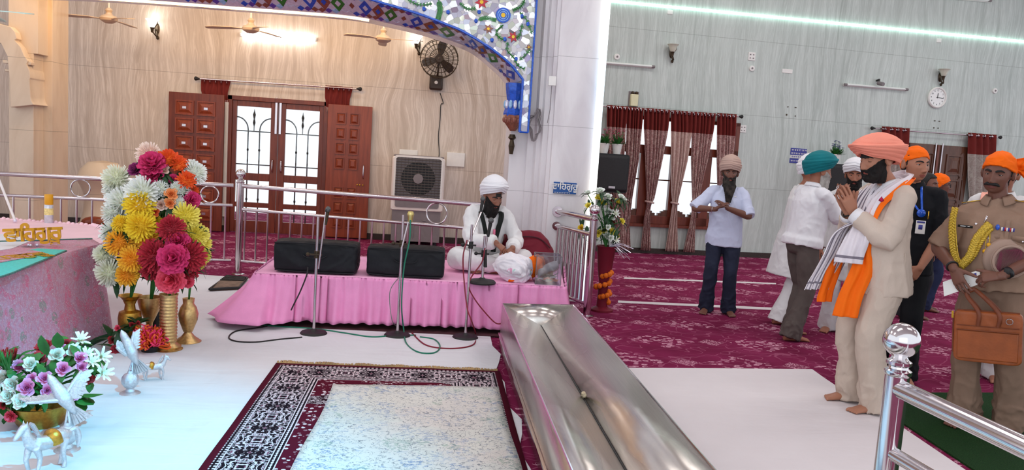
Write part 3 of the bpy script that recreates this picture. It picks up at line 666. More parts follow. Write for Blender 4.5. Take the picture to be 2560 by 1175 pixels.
# ---------------------------------------------------------------- things on the walls
def wall_lamp(lab, px, py, fn, rz, lit):
    p = fn(px, py); t = thing('wall_lamp', lab, 'wall lamp', p, rz, 'wall lamps')
    s_ = 1 if lit else .92
    m = MB().lathe([(.0, 0), (.05, 0), (.055, .015), (.03, .03), (0, .03)], (0.03, 0, 0), 14, 0, M.Rotation(PI/2, 3, 'X') @ M.Diagonal((.7, 1.7, 1)))
    m.tube([(.03, -.02, .06), (.05, -.06, .11), (.07, -.11, .1), (.05, -.13, .03), (.0, -.13, .0)], [.01, .012, .011, .011, .012], 8, 0, 5)
    m.tube([(.03, -.02, -.05), (.05, -.07, -.12), (.03, -.11, -.1), (.0, -.13, -.05)], [.02, .012, .01, .012], 8, 0, 5); m.sph((.05, -.03, -.14), (.025, .02, .03), 8, 6)
    obj('scroll_bracket', m, MT['dark'], t, world=False)
    obj('lamp_holder', MB().lathe([(.0, -.08), (.02, -.07), (.026, -.02), (.035, .0), (.03, .01)], (0, -.13, 0), 14), MT['dark'], t, world=False)
    prof = [(.03, 0), (.045, .02), (.06, .06), (.075, .1), (.1, .125), (.096, .128), (.07, .102), (.05, .06), (.03, .02), (.0, .01)]
    obj('glass_shade', MB().lathe(prof, (0, -.13, 0), 20, 0, None, lambda a, z: 1+.04*math.cos(8*a)), MT['lampglow'] if lit else MT['shade'], t, world=False)
MT['shade'] = plain('frosted_glass_shade', (206, 206, 190), .3, var=.03)
wall_lamp('lit glass wall lamp on the beige wall near the upper left ceiling fan', 388, 72, LW, 0, True)
wall_lamp('lit glass wall lamp on the beige wall beside the caged wall fan', 1041, 112, LW, 0, True)
wall_lamp('unlit bronze wall lamp on the grey wall above the curtained window', 1674, 132, RW, RWZ, False)
wall_lamp('unlit bronze wall lamp directly above the round clock', 2346, 192, RW, RWZ, False)
def tube_light(lab, a, b, fn, lit=False):
    pa, pb = V(fn(*a, .05)), V(fn(*b, .05)); t = thing('tube_light', lab, 'tube light', pa, 0, 'tube lights'); d = (pb-pa).normalized()
    back = V((0, .035, .0)); obj('batten', MB().tube([pa+back, pb+back], .028, 4), MT['white'], t, bevel=.004)
    obj('tube', MB().tube([pa+d*.03, pb-d*.03], .03 if lit else .016, 10), MT['tubeglow'] if lit else MT['tube'], t)
    for p, e_ in ((pa, 1), (pb, -1)): obj('end_cap', MB().tube([p, p+d*.05*e_], .024, 8), MT['white' if lit else 'grey'], t)
tube_light('glowing fluorescent tube on the beige wall above the glazed door', (600, 86), (792, 98), LW, True)
tube_light('unlit fluorescent tube above the curtained window, beside the pillar', (1490, 155), (1637, 167), RW)
tube_light('unlit fluorescent tube left of the round clock', (2111, 211), (2270, 224), RW)
tube_light('unlit fluorescent tube cut off by the top right corner', (2362, -8), (2478, 2), RW)
# camera on the tube right of centre
p = RW(2196, 208, .06); t = thing('security_camera', 'small dark camera fixed over the unlit tube left of the clock', 'camera', p, RWZ)
obj('camera_body', MB().tube([(-.02, -.02, .0), (0, -.14, -.03)], .035, 12), MT['grey'], t, world=False); obj('camera_mount', MB().tube([(0, .05, .05), (-.01, -.02, .06), (-.02, -.03, .0)], .02, 8), MT['iron'], t, world=False)
# clock
p = RW(2341, 244, .0); t = thing('wall_clock', 'round white wall clock between the lamp and the far right curtains', 'clock', p, RWZ); rq = M.Rotation(PI/2, 3, 'X')
obj('clock_rim', MB().lathe([(.0, 0), (.19, 0), (.195, .03), (.18, .045), (.165, .04), (.165, .02), (0, .02)], (0, 0, 0), 40, 0, rq), MT['white'], t, world=False)
f_ = obj('clock_face', MB().lathe([(0, .02), (.165, .02), (.165, .024), (0, .024)], (0, 0, 0), 40, 0, rq), plain('clock_dial', (240, 242, 240), .4, var=.01), t, world=False)
m = MB()
for i in range(60):
    a = PI*2*i/60
    if i % 5: m.box((math.sin(a)*.155, -.025, math.cos(a)*.155), (.002, .002, .006), 0, 0, M.Rotation(a, 3, 'Y'))
for h in range(1, 13):
    me = text_mesh(str(h), .042, .001); a = 2*PI*h/12; q = M.Translation((math.sin(a)*.128, -.025, math.cos(a)*.128)) @ M.Rotation(PI/2, 4, 'X')
    m.add([q@v.co for v in me.vertices], [list(p_.vertices) for p_ in me.polygons]); bpy.data.meshes.remove(me)
obj('numerals', m, MT['black'], f_, world=False, angle=0)
for nm, a, l_, w_ in (('hour_hand', R(5), .08, .01), ('minute_hand', R(92), .12, .007), ('second_hand', R(95), .14, .003)):
    m = MB().box((math.sin(a)*l_*.4, -.03, math.cos(a)*l_*.4), (w_, .003, l_*1.15), 0, 0, M.Rotation(a, 3, 'Y')); obj(nm, m, MT['black'], t, world=False)
# switch plates, junction boxes, sign plates
def plate(nm, lab, cat_, px, py, fn, rz, w_, h, d=.012, mt='white', grp=None, holes=0, knob=False):
    t = thing(nm, lab, cat_, fn(px, py), rz, grp); obj('cover', MB().box((0, -d/2, 0), (w_, d, h)), MT[mt], t, world=False, bevel=.003)
    if holes:
        m = MB()
        for i in range(2):
            for j in range(holes): m.box(((i-.5)*w_*.45, -d-.003, (j-(holes-1)/2)*h*.42), (w_*.16, .006, h*.12))
        islands('socket_hole', m, MT['grey'], t, world=False)
    if knob: obj('boss', MB().lathe([(0, 0), (w_*.3, 0), (w_*.25, .03), (0, .03)], (0, -d, 0), 14, 0, rq), MT['grey'], t, world=False)
def disc(lab, px, py, fn, rz, r_=.05):
    t = thing('junction_box', lab, 'junction box', fn(px, py), rz, 'round junction boxes'); obj('box_body', MB().lathe([(0, 0), (r_, 0), (r_*.95, .025), (0, .028)], (0, 0, 0), 20, 0, rq), MT['white'], t, world=False); obj('box_screw', MB().lathe([(0, .026), (r_*.35, .028), (r_*.3, .036), (0, .036)], (0, 0, 0), 12, 0, rq), MT['grey'], t, world=False)
disc('round white junction box above the unlit tube beside the pillar', 1542, 142, RW, RWZ); disc('round white junction box under the upper square socket plate', 1879, 171, RW, RWZ); disc('round white junction box right of the clock', 2486, 227, RW, RWZ)
plate('socket_plate', 'square white socket plate high on the grey wall', 'socket', 1879, 141, RW, RWZ, .13, .14, holes=2)
plate('socket_plate', 'square white socket plate just right of the window curtain rod', 'socket', 1857, 322, RW, RWZ, .12, .13, holes=2)
plate('sensor_plate', 'faint white plate high between the two grey wall lamps', 'plate', 1968, 178, RW, RWZ, .2, .07, .008)
plate('sensor_plate', 'small pale plate on the grey wall above the clock lamp', 'plate', 2347, 101, RW, RWZ, .1, .07, .008)
plate('sensor_plate', 'small pale plate above the leftmost bronze wall lamp', 'plate', 1675, 30, RW, RWZ, .1, .07, .008)
plate('cover_plate', 'white blank plate on the wall behind the left top of the air cooler', 'plate', 1021, 382, LW, 0, .3, .1, .01)
plate('switch_board', 'white switch board on the wall right of the air cooler', 'switch board', 1139, 399, LW, 0, .3, .23, .03)
t = thing('wall_plugs', 'four dark plug holes under the round clock', 'plugs', RW(2341, 312), RWZ)
islands('wall_plug', MB().box((-.05, -.006, .07), (.03, .012, .015)).box((.05, -.006, .07), (.03, .012, .015)).box((-.05, -.006, -.06), (.015, .012, .02)).box((.04, -.006, -.06), (.015, .012, .02)), MT['dark'], t, world=False)
t = thing('wall_plugs', 'four dark plug holes on the grey wall above the blue notice', 'plugs', RW(1980, 278), RWZ)
islands('wall_plug', MB().box((-.09, -.006, .07), (.02, .012, .012)).box((.06, -.006, .07), (.03, .012, .012)).box((-.1, -.006, -.07), (.02, .012, .03)).box((.07, -.006, -.08), (.012, .012, .02)), MT['dark'], t, world=False)
# emergency lamp box above the curtain
t = thing('emergency_lamp', 'cream boxed emergency lamp on the wall above the window curtains', 'lamp', RW(1583, 248), RWZ)
obj('housing', MB().box((0, -.04, -.02), (.13, .08, .2)), plain('cream_plastic', (222, 218, 180), .4, var=.03), t, world=False, bevel=.008)
obj('back_frame', MB().box((0, -.006, 0), (.18, .012, .26)), MT['grey'], t, world=False); obj('lamp_heads', MB().sph((-.035, -.05, .1), .03, 10, 8).sph((.035, -.05, .1), .03, 10, 8), MT['dark'], t, world=False)
# blue notices
def notice(lab, px, py, fn, rz, lines, w_, h):
    t = thing('notice', lab, 'sign', fn(px, py), rz, None); n = len(lines)
    for i, (o_, ww, hh, col) in enumerate(lines):
        b = obj('notice_strip', MB().box((0, -.004, o_), (ww, .008, hh)), col, t, world=False); r_ = random.Random(i+3)
        m = MB(); rows = max(1, round(hh/.06))
        for q in range(rows):
            x = -ww*.45
            while x < ww*.43:
                l_ = r_.uniform(.02, .05); z = o_+(q-(rows-1)/2)*hh/rows; m.box((x+l_/2, -.009, z+.008), (l_, .003, .006)).box((x+l_*.3, -.009, z-.004), (.007, .003, .022)).box((x+l_*.8, -.009, z-.006), (.007, .003, .018)); x += l_+.014
        obj('lettering', m, MT['white'] if col != MT['white'] else MT['nblue'], b, world=False)
MT['nblue'] = plain('blue_sign_board', (62, 66, 150), .4, var=.03)
notice('blue and white lettered notice on the wall left of the teal turban', 1995, 392, RW, RWZ, [(.09, .32, .12, MT['nblue']), (0, .3, .05, MT['white']), (-.075, .32, .085, MT['nblue'])], .3, .2)
# ---------------------------------------------------------------- fans
def ceiling_fan(lab, hub, top, a0, mt, bl=.62, z_drop=0):
    h = V(hub); t = thing('ceiling_fan', lab, 'ceiling fan', h, 0, 'ceiling fans')
    obj('down_rod', MB().tube([(0, 0, .08), (0, 0, top-h.z)], .013, 8), MT['white'], t, world=False)
    obj('motor', MB().lathe([(0, -.06), (.05, -.055), (.11, -.02), (.12, .01), (.1, .04), (.05, .06), (.035, .09), (.05, .12), (.03, .15), (.0, .16)], (0, 0, 0), 24), mt, t, world=False)
    for k in range(3):
        a = a0+k*2*PI/3; q = M.Rotation(a, 3, 'Z') @ M.Rotation(R(7), 3, 'X'); m = MB()
        m.loft([[q@V((x, -w_, z-.004)), q@V((x, w_, z-.004)), q@V((x, w_, z+.004)), q@V((x, -w_, z+.004))] for x, w_, z in ((.09, .02, 0), (.2, .03, 0), (.25, .06, -.0), (.5, .065, -.012), (bl-.02, .055, -.02), (bl, .03, -.02))])
        obj('blade', m, mt, t, world=False)
MT['fan'] = plain('cream_fan_enamel', (206, 184, 160), .35, var=.03)
ceiling_fan('beige ceiling fan near the lit lamp at the upper left', D(272, 48, 11.6), 6, R(198), MT['fan'])
ceiling_fan('beige ceiling fan just above the glowing fluorescent tube', D(627, 73, 11.6), 6, R(60), MT['fan'])
ceiling_fan('beige ceiling fan hanging left of the caged wall fan', D(958, 98, 11.6), 6, R(215), MT['fan'])
MT['mint'] = plain('pale_mint_enamel', (196, 232, 222), .3, var=.02)  # cyan light falling on a white blade, put into the enamel colour
ceiling_fan('pale mint ceiling fan blade at the very top left corner', D(-52, 26, 8.3), 6, R(-20), MT['mint'])
# caged wall fan
p = LW(1098, 152); t = thing('wall_fan', 'dark caged wall fan on the beige wall under the arch', 'fan', p, 0); yf = -.28
m = MB(); Rr = .3
for k in range(4): m.torus((0, yf+(-.09+.0*k if k < 3 else .08), 0), Rr*(1, .75, .5, 1)[k], .006, rq, 40, 6)
for k in range(28):
    a = 2*PI*k/28; c, s_ = math.cos(a), math.sin(a); m.tube([(c*.06, yf-.12, s_*.06), (c*Rr*.7, yf-.11, s_*Rr*.7), (c*Rr, yf-.06, s_*Rr), (c*Rr, yf+.05, s_*Rr), (c*Rr*.5, yf+.1, s_*Rr*.5), (c*.08, yf+.1, s_*.08)], .0035, 5, 0, 2)
obj('cage', m, MT['dark'], t, world=False); MT['fanb'] = plain('brown_fan_blade', (58, 46, 40), .4, var=.1)
obj('motor', MB().tube([(0, yf+.16, 0), (0, yf-.02, 0)], .075, 18, round_=True), MT['fanb'], t, world=False); obj('hub', MB().tube([(0, yf, 0), (0, yf-.09, 0)], [.07, .06], 16), MT['fanb'], t, world=False)
for k in range(3):
    a = R(80)+k*2*PI/3; q = M.Rotation(-a, 3, 'Y') @ M.Rotation(R(22), 3, 'X'); obj('blade', MB().loft([[q@V((x, -.003, -w_)), q@V((x, -.003, w_)), q@V((x, .003, w_)), q@V((x, .003, -w_))] for x, w_ in ((.05, .03), (.1, .05), (.2, .075), (.27, .06), (.285, .02))], 0).xf(M.Translation((0, yf-.05, 0))), MT['fanb'], t, world=False)
zb = LW(1094, 208).z-p.z
obj('stem', MB().tube([(0, yf+.1, -.04), (-.01, yf+.14, -.2), (-.02, -.06, zb+.1)], .016, 8, 0, 4), MT['fanb'], t, world=False)
obj('wall_box', MB().box((-.03, -.06, zb), (.22, .12, .24)), MT['fanb'], t, world=False, bevel=.03); obj('speed_knob', MB().lathe([(0, 0), (.03, 0), (.025, .03), (0, .03)], (-.03, -.12, zb), 14, 0, rq), MT['white'], t, world=False)
pts = [LW(x, y, .012) for x, y in ((1100, 232), (1108, 258), (1102, 262), (1100, 300), (1096, 340), (1098, 385), (1094, 400))]
tag(obj('fan_cable', MB().tube(pts, .007, 6, 0, 4), MT['iron']), 'thin dark cable running down the wall under the caged fan', 'cable')
# ---------------------------------------------------------------- air cooler
pc = LW(1050, 500, .55); pl_, pr_ = LW(985, 392, .55), LW(1117, 402, .55); cw = pr_.x-pl_.x; zt = LW(1050, 394, .55).z; xc = (pl_.x+pr_.x)/2-.03
t = thing('air_cooler', 'tall white desert air cooler standing against the wall behind the railing', 'air cooler', (xc, 12.85, 0), R(2)); h2 = cw/2
MT['ivory'] = plain('ivory_plastic', (232, 222, 216), .4, var=.03)
def rr(x, z, c, y): # rounded rectangle ring
    P = []
    for sx, sz, a0 in ((1, 1, 0), (-1, 1, 90), (-1, -1, 180), (1, -1, 270)):
        for a in (0, 30, 60, 90): P.append(V((sx*(x-c)+c*math.cos(R(a0+a)), y, sz*(z-c)+c*math.sin(R(a0+a)))))
    return P
zs_ = (zt+.56)/2; hh = (zt-.56)/2; up = V((0, 0, zs_))
obj('upper_body', MB().loft([[p+up for p in rr(h2, hh, .03, .25)], [p+up for p in rr(h2, hh, .03, -.24)], [p+up for p in rr(h2-.012, hh-.012, .03, -.26)]]), MT['ivory'], t, world=False, angle=30)
obj('tank', MB().bx((-h2+.03, -.24, .06), (h2-.03, .25, .56)).bx((-.05, -.25, .12), (-.03, -.24, .34)).bx((.1, -.25, .4), (.16, -.24, .42)).bx((-.2, -.25, .4), (-.14, -.24, .42)), MT['grey'], t, world=False, bevel=.01)
m = MB()
for sx in (-1, 1):
    for sy in (-1, 1): m.cyl((sx*(h2-.1), sy*.18, 0), (sx*(h2-.1), sy*.18, .06), .03)
islands('caster', m, MT['black'], t, world=False)
zg = zs_+.09; gz = V((0, 0, zg)); gw = h2-.06; gh = .33
obj('grille_frame', MB().loft([[p+gz for p in rr(gw+.03, gh+.03, .05, -.26)], [p+gz for p in rr(gw+.03, gh+.03, .05, -.275)], [p+gz for p in rr(gw, gh, .04, -.275)], [p+gz for p in rr(gw, gh, .04, -.255)]], 0, False), MT['white'], t, world=False)
obj('fan_cavity', MB().loft([[p+gz for p in rr(gw, gh, .04, -.262)], [p+gz for p in rr(gw, gh, .04, -.2615)]]).lathe([(0, .0), (.3, .0), (.3, .004), (0, .004)], gz+V((0, -.262, 0)), 30, 0, rq), MT['grey'] , t, world=False)
obj('fan_opening', MB().lathe([(0, .0), (.27, .0), (.27, .003), (0, .003)], gz+V((0, -.266, 0)), 30, 0, rq), MT['black'], t, world=False)
m = MB()
for i in range(15): z = zg-gh+.03+i*(2*gh-.06)/14; m.box((0, -.278, z), (2*gw, .012, .012), 0, 0, M.Rotation(.3, 3, 'X'))
for i in range(13): x = -gw+.03+i*(2*gw-.06)/12; m.box((x, -.27, zg), (.006, .006, 2*gh))
obj('louvres', m, plain('dark_louvres', (92, 88, 84), .5, var=.05), t, world=False)
obj('louvre_badge', MB().lathe([(0, 0), (.085, 0), (.08, .012), (.03, .014), (0, .014)], gz+V((0, -.28, 0)), 8, 0, rq), MT['grey'], t, world=False)
obj('control_panel', MB().loft([[p+V((0, 0, zs_-hh+.13)) for p in rr(gw-.01, .075, .03, -.262)], [p+V((0, 0, zs_-hh+.13)) for p in rr(gw-.01, .075, .03, -.27)]]), MT['grey'], t, world=False)
obj('top_tray', MB().bx((-h2+.02, -.22, zt-.005), (h2-.02, .23, zt+.025)), MT['dark'] if False else MT['grey'], t, world=False, bevel=.005)
# ---------------------------------------------------------------- loudspeakers and potted plants
def speaker(lab, ctr, rz, w_, h, d):
    t = thing('loudspeaker', lab, 'speaker', ctr, rz, 'black loudspeakers')
    a, b = w_/2, h/2
    ring = lambda y, k, s_: [V((s_*x*k, y, z)) for x, z in ((-a, -b*.9), (-a*.9, -b), (a*.9, -b), (a, -b*.9), (a, b*.9), (a*.9, b), (-a*.9, b), (-a, b*.9))]
    obj('cabinet', MB().loft([ring(d/2, .7, 1), ring(-d*.3, 1, 1), ring(-d/2, .97, 1)]), MT['black'], t, world=False, angle=30)
    g = MB()
    g.grid(lambda u, v: V(((u-.5)*w_*.9, -d/2-.012-.015*math.sin(PI*u), (v-.5)*h*.92)), 12, 12)
    obj('grille', g, MT['spk'], t, world=False, solid=.006); obj('badge', MB().box((0, -d/2-.035, -b*.72), (.11, .008, .035)), MT['steel2'], t, world=False)
    obj('wall_bracket', MB().tube([(0, d/2, 0), (0, d/2+.25, 0)], .03, 8), MT['iron'], t, world=False)
def spk():
    t = T('speaker_mesh'); v = t.vor(t.oc(), 160, 'F1'); t.bump(v, .8, .003); return t.out(srgb(34, 34, 36), .55, .2)
MT['spk'] = spk()
pS = RW(1523, 432, .42); speaker('black wall loudspeaker under the two potted plants beside the pillar', pS, RWZ+R(-4), .56, .63, .4)
ptop = pS.z+.315
MT['leafg'] = plain('green_plastic_leaf', (48, 112, 46), .5, var=.3); MT['leafd'] = plain('dark_green_leaf', (30, 66, 34), .5, var=.35, sc_=30)
MT['pinkbl'] = plain('pink_blossom', (214, 110, 140), .6, var=.15)
def leaf_mb(mb, base, tip, w_, n_=None, mi=0, sag=.0, k=4):
    a, b = V(base), V(tip); d = b-a; s_ = d.cross(V((0, 0, 1))); s_ = s_.normalized() if s_.length > 1e-5 else V((1, 0, 0))
    up = s_.cross(d).normalized(); vs = []
    for i in range(k+1):
        f = i/k; ww = w_*math.sin(PI*min(1, f*.93+.07))**.8 if i < k else .0005; p = a+d*f+up*(sag*math.sin(PI*f))
        vs += [p-s_*ww-up*ww*.25, p, p+s_*ww-up*ww*.25]
    fs = []
    for i in range(k):
        for j in range(2): q = i*3+j; fs.append((q, q+1, q+4, q+3))
    mb.add(vs, fs, mi)
def potted(lab, p, seed):
    r_ = random.Random(seed); t = thing('potted_plant', lab, 'plant', p, 0, 'potted plants on the loudspeaker')
    obj('pot', MB().lathe([(0, 0), (.06, 0), (.085, .15), (.09, .15), (.09, .165), (.08, .165), (.07, .13), (0, .13)], (0, 0, 0), 18), MT['white'], t, world=False)
    m = MB(); f = MB()
    for i in range(70):
        a = r_.uniform(0, 6.28); e = r_.uniform(.2, 1.1); q = V((math.cos(a)*math.cos(e), math.sin(a)*math.cos(e), math.sin(e))); l_ = r_.uniform(.1, .2)
        leaf_mb(m, V((0, 0, .14))+q*.03, V((0, 0, .14))+q*l_, .016)
    for i in range(26):
        a = r_.uniform(0, 6.28); q = V((math.cos(a)*r_.uniform(0, .12), math.sin(a)*r_.uniform(0, .1), r_.uniform(.24, .4))); m.tube([(0, 0, .14), q], .003, 4); 
        for k in range(5): b = 2*PI*k/5; leaf_mb(f, q, q+V((math.cos(b)*.028, math.sin(b)*.028, .012)), .011, k=2)
    obj('foliage', m, MT['leafg'], t, world=False, angle=0); obj('blossoms', f, MT['pinkbl'], t, world=False, angle=0)
a_ = RW(1509, 388, .42); b_ = RW(1541, 389, .42)
potted('white pot of pink flowers on the loudspeaker, nearer the pillar', (a_.x, a_.y, ptop), 1); potted('white pot of pink flowers on the loudspeaker, nearer the curtains', (b_.x, b_.y, ptop), 2)
pS2 = RW(2082, 452, .4); speaker('black loudspeaker on the wall behind the teal turbaned man', pS2, RWZ-R(12), .5, .6, .36)
MT['purbl'] = plain('purple_blossom', (96, 90, 170), .6, var=.2)
_pk = MT['pinkbl']; MT['pinkbl'] = MT['purbl']; a_ = RW(2086, 420, .4); potted('small white pot of purple flowers on the loudspeaker behind the teal turban', (a_.x, a_.y, pS2.z+.3), 5); MT['pinkbl'] = _pk
# pillar sign, cable coil and small box
p = D(1412, 470, 8.497); t = thing('wall_sign', 'blue sign with white Gurmukhi lettering on the pillar', 'sign', p, 0)
b = obj('board', MB().box((0, -.008, 0), (.255, .014, .125)), plain('deep_blue_board', (30, 82, 150), .35, var=.03), t, world=False, bevel=.002)
me = text_mesh('\u0a35\u0a3e\u0a3f\u0a39\u0a17\u0a41\u0a30\u0a42', .096, .002, 1, .0015); q = M.Translation((0.0, -.017, .012)) @ M.Rotation(PI/2, 4, 'X'); me.transform(q); obj('lettering', me, MT['white'], b, world=False, angle=0)
m = MB(); x = -.115; r_ = random.Random(5)
while x < .05: l_ = r_.uniform(.01, .024); m.box((x+l_/2, -.017, -.05), (l_, .003, .003)).box((x+l_*.4, -.017, -.055), (.003, .003, .01)); x += l_+.006
obj('small_lettering', m, MT['white'], b, world=False)
pts = []
for i in range(60):
    a = i*.42; f = 1+.25*math.sin(i*1.7); q = D(1338+math.sin(i*.9)*4, 312, 8.62); pts.append(q+V((math.sin(a)*.055*f, -.01*math.sin(i), math.cos(a)*.15*f)))
tag(obj('cable_coil', MB().tube(pts, .006, 5, 0, 2), MT['grey']), 'loose coil of grey cable hanging on the side of the pillar', 'cable')
t = thing('socket_box', 'small white socket box on the pillar above the cable coil', 'socket', D(1380, 203, 8.497)); obj('cover', MB().box((0, -.02, 0), (.08, .04, .1)), MT['white'], t, world=False, bevel=.004); obj('drop_wire', MB().tube([(0, -.01, -.05), (.0, -.01, -.3), (-.02, -.01, -.45)], .004, 5), MT['grey'], t, world=False)
# ---------------------------------------------------------------- platform and its pink cloth
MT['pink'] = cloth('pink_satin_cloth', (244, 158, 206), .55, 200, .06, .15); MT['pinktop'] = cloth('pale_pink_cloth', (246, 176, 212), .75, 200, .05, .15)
ft = [V((-1.47, 8.0, 0)), V((-1.47, 6.77, 0)), V((1.22, 6.84, 0)), V((1.4, 8.2, 0))]; ZS = .45
MT['mar'] = plain('dark_maroon_mat', (66, 26, 34), .9, var=.2)
st_ = thing('stage_platform', 'low wooden platform hidden under the pink skirted cloth', 'platform', (0, 7.4, 0))
obj('deck', MB().prism([(p.x*.985, p.y+(.06 if p.y < 7 else -.02), .3) for p in ft], (0, 0, .14)), MT['wood2'], st_)
m = MB()
for x in (-1.3, 0, 1.1):
    for y in (7.0, 7.9): m.bx((x-.05, y-.05, .02), (x+.05, y+.05, .3))
islands('leg', m, MT['wood2'], st_)
tag(obj('under_mat', MB().prism([(p[0], p[1], .009) for p in [(-1.62, 6.72), (1.0, 6.66), (1.2, 7.6), (-1.5, 7.8)]], (0, 0, .006)), MT['mar']), 'dark maroon mat showing under the hem of the pink skirt', 'mat')
edge = [V((-1.5, 8.0, 0)), V((-1.47, 6.77, 0)), V((1.22, 6.84, 0)), V((1.42, 8.1, 0))]
path = []; 
for a, b, n_ in ((edge[0], edge[1], 70), (edge[1], edge[2], 210), (edge[2], edge[3], 60)):
    for i in range(n_): path.append(a.lerp(b, i/n_))
path.append(edge[3]); NP = len(path)-1
def outn(i):
    a, b = path[max(i-6, 0)], path[min(i+6, NP)]; d = (b-a).normalized(); return V((d.y, -d.x, 0))
def skirt(u, v):
    i = min(int(u*NP), NP); p = path[i]; n_ = outn(i)
    flare = (.05+.32*max(0, 1-abs(i-62)/40))*v**1.3
    pl = .5*math.sin(i*.52+1.5*noise.noise(V((i*.05, 1, 0))))+.5*math.sin(i*.83+2*noise.noise(V((i*.06, v*.8, 7))))
    fine_ = .008*math.sin(i*2.1)*max(0, 1-v*2.2)
    zz = ZS+.004-(ZS-.055-.02*noise.noise(V((i*.045, 3, 0))))*v
    off = flare+.012+pl*(.008+.034*v)+fine_
    return V((p.x, p.y, zz))+n_*off
ck = thing('stage_cloth', 'pink cloth with a long pleated skirt covering the low platform', 'cloth', (0, 7.4, 0))
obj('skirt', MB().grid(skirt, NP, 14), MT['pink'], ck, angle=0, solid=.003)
def topc(u, v):
    a = ft[1].lerp(ft[2], u); b = ft[0].lerp(ft[3], u); p = a.lerp(b, v); return V((p.x, p.y-.012*(1-v), ZS+.005+.003*noise.noise(p*4)))
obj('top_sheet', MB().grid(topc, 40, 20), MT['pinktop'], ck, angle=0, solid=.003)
# ---------------------------------------------------------------- black cases, bag, bundle, donation box
MT['bag'] = cloth('black_nylon', (30, 31, 35), .62, 150, .25, .5); MT['maroon'] = cloth('maroon_nylon', (112, 24, 42), .6, 150, .12, .4)
def soft_case(lab, c, d, rz, mt, seed, grp=None, nm='instrument_case'):
    t = thing(nm, lab, 'case' if nm != 'duffel_bag' else 'bag', c, rz, grp); a, b, h = d[0]/2, d[1]/2, d[2]; m = MB()
    rings = []
    for x, k in ((-a, .8), (-a*.97, .95), (-a*.7, 1), (0, 1.01), (a*.7, 1), (a*.97, .95), (a, .8)):
        rings.append([V((x, math.copysign(abs(math.cos(q))**.35, math.cos(q))*b*k, h/2+math.copysign(abs(math.sin(q))**.35, math.sin(q))*h/2*k)) for q in [2*PI*i/28 for i in range(28)]])
    m.loft(rings); me = wrinkle(remesh(m, .012, 3), .007, (7, 7, 9), seed); me = wrinkle(me, .003, (22, 22, 22), seed+4)
    for v in me.vertices: v.co.z = max(v.co.z, 0)
    obj('cover', me, mt, t, world=False, angle=0, fix=False)
    m = MB(); m.tube([(-a*.98, -b*.9, h*.93), (-a*.5, -b*.99, h*.955), (a*.5, -b*.99, h*.955), (a*.98, -b*.9, h*.93)], .006, 6, 0, 4); m.tube([(-a*.96, -b*.9, .02), (-a*.5, -b*.98, .015), (a*.5, -b*.98, .015), (a*.96, -b*.9, .02)], .006, 6, 0, 4)
    obj('piping', m, mt, t, world=False); m = MB()
    m.tube([(-.1, -b-.004, h*.6), (-.06, -b-.012, h*.52), (.06, -b-.012, h*.52), (.1, -b-.004, h*.6)], .009, 8, 0, 5, flat=.5); obj('carry_handle', m, mt, t, world=False); return t
soft_case('black fabric instrument case on the left of the pink platform', (-.98, 7.0, ZS+.01), (.71, .34, .275), R(-1), MT['bag'], 1, 'black cases on the pink platform')
soft_case('black fabric instrument case nearer the seated man on the pink platform', (-.2, 7.02, ZS+.01), (.68, .34, .265), R(-1), MT['bag'], 2, 'black cases on the pink platform')
# maroon bag
t = thing('duffel_bag', 'slumped maroon bag behind the clear donation box on the platform', 'bag', (.98, 7.75, ZS+.01), R(4)); m = MB()
m.loft([[V((x*math.copysign(abs(math.cos(q))**.4, math.cos(q)), y*math.copysign(abs(math.sin(q))**.5, math.sin(q)), z))+V((o_, 0, 0)) for q in [2*PI*i/26 for i in range(26)]] for x, y, z, o_ in ((.26, .16, 0, 0), (.275, .18, .06, 0), (.27, .17, .2, -.01), (.22, .13, .31, -.03), (.17, .08, .375, -.05), (.1, .03, .385, -.05))])
me = wrinkle(remesh(m, .012, 3), .012, (6, 6, 7), 3); obj('bag_body', me, MT['maroon'], t, world=False, angle=0, fix=False)
obj('zip', MB().tube([(-.24, -.14, .3), (-.1, -.13, .335), (.08, -.13, .33), (.2, -.16, .24)], .007, 6, 0, 5), MT['mar'], t, world=False); obj('zip_puller', MB().box((-.05, -.175, .2), (.018, .006, .03)).box((-.065, -.175, .215), (.03, .006, .012)), MT['white'], t, world=False)
obj('strap', MB().tube([(.26, -.1, .1), (.28, -.19, .05), (.2, -.22, .015), (.05, -.2, .012)], .016, 8, 0, 5, flat=.25), MT['maroon'], t, world=False)
# crumpled bundle of cloth: white wrap with orange cloth
MT['orange'] = cloth('saffron_cloth', (255, 112, 12), .75, 240, .06, .2); MT['wcloth'] = cloth('white_cotton', (232, 226, 230), .8, 240, .05, .25)
def blanket(fn, vox, amp, seed, sc_=(8, 8, 8)):
    m = MB(); fn(m); return wrinkle(wrinkle(remesh(m, vox, 4), amp, sc_, seed), amp*.5, tuple(k*2.3 for k in sc_), seed+3)
t = thing('cloth_bundle', 'crumpled white cloth bundle with flower prints in front of the seated man', 'cloth bundle', (.77, 6.98, ZS+.01), R(-32))
def f(m):
    m.loft([[V((x, y*math.cos(q), max(z0+h*math.sin(q), 0))) for q in [2*PI*i/24 for i in range(24)]] for x, y, z0, h in ((-.19, .05, .14, .04), (-.14, .1, .13, .09), (-.05, .13, .12, .13), (.05, .15, .115, .125), (.12, .14, .11, .11), (.15, .09, .1, .08))])
MT['print'] = None
def prt():
    t_ = T('white_cloth_with_flower_print'); p = t_.oc(); n_ = t_.noise(p, 7, 2, .5, .5); c = t_.mix(t_.step(n_, .66), srgb(232, 226, 232), srgb(232, 168, 196)); c = t_.mix(t_.step(t_.noise(t_.map(p, (1, 1, 1), (3, 3, 3)), 8, 2), .68), c, srgb(186, 214, 208)); return t_.out(c, .8, 0, .2)
MT['print'] = prt(); obj('wrap', blanket(f, .008, .02, 4, (3, 11, 8)), MT['print'], t, world=False, angle=0, fix=False)
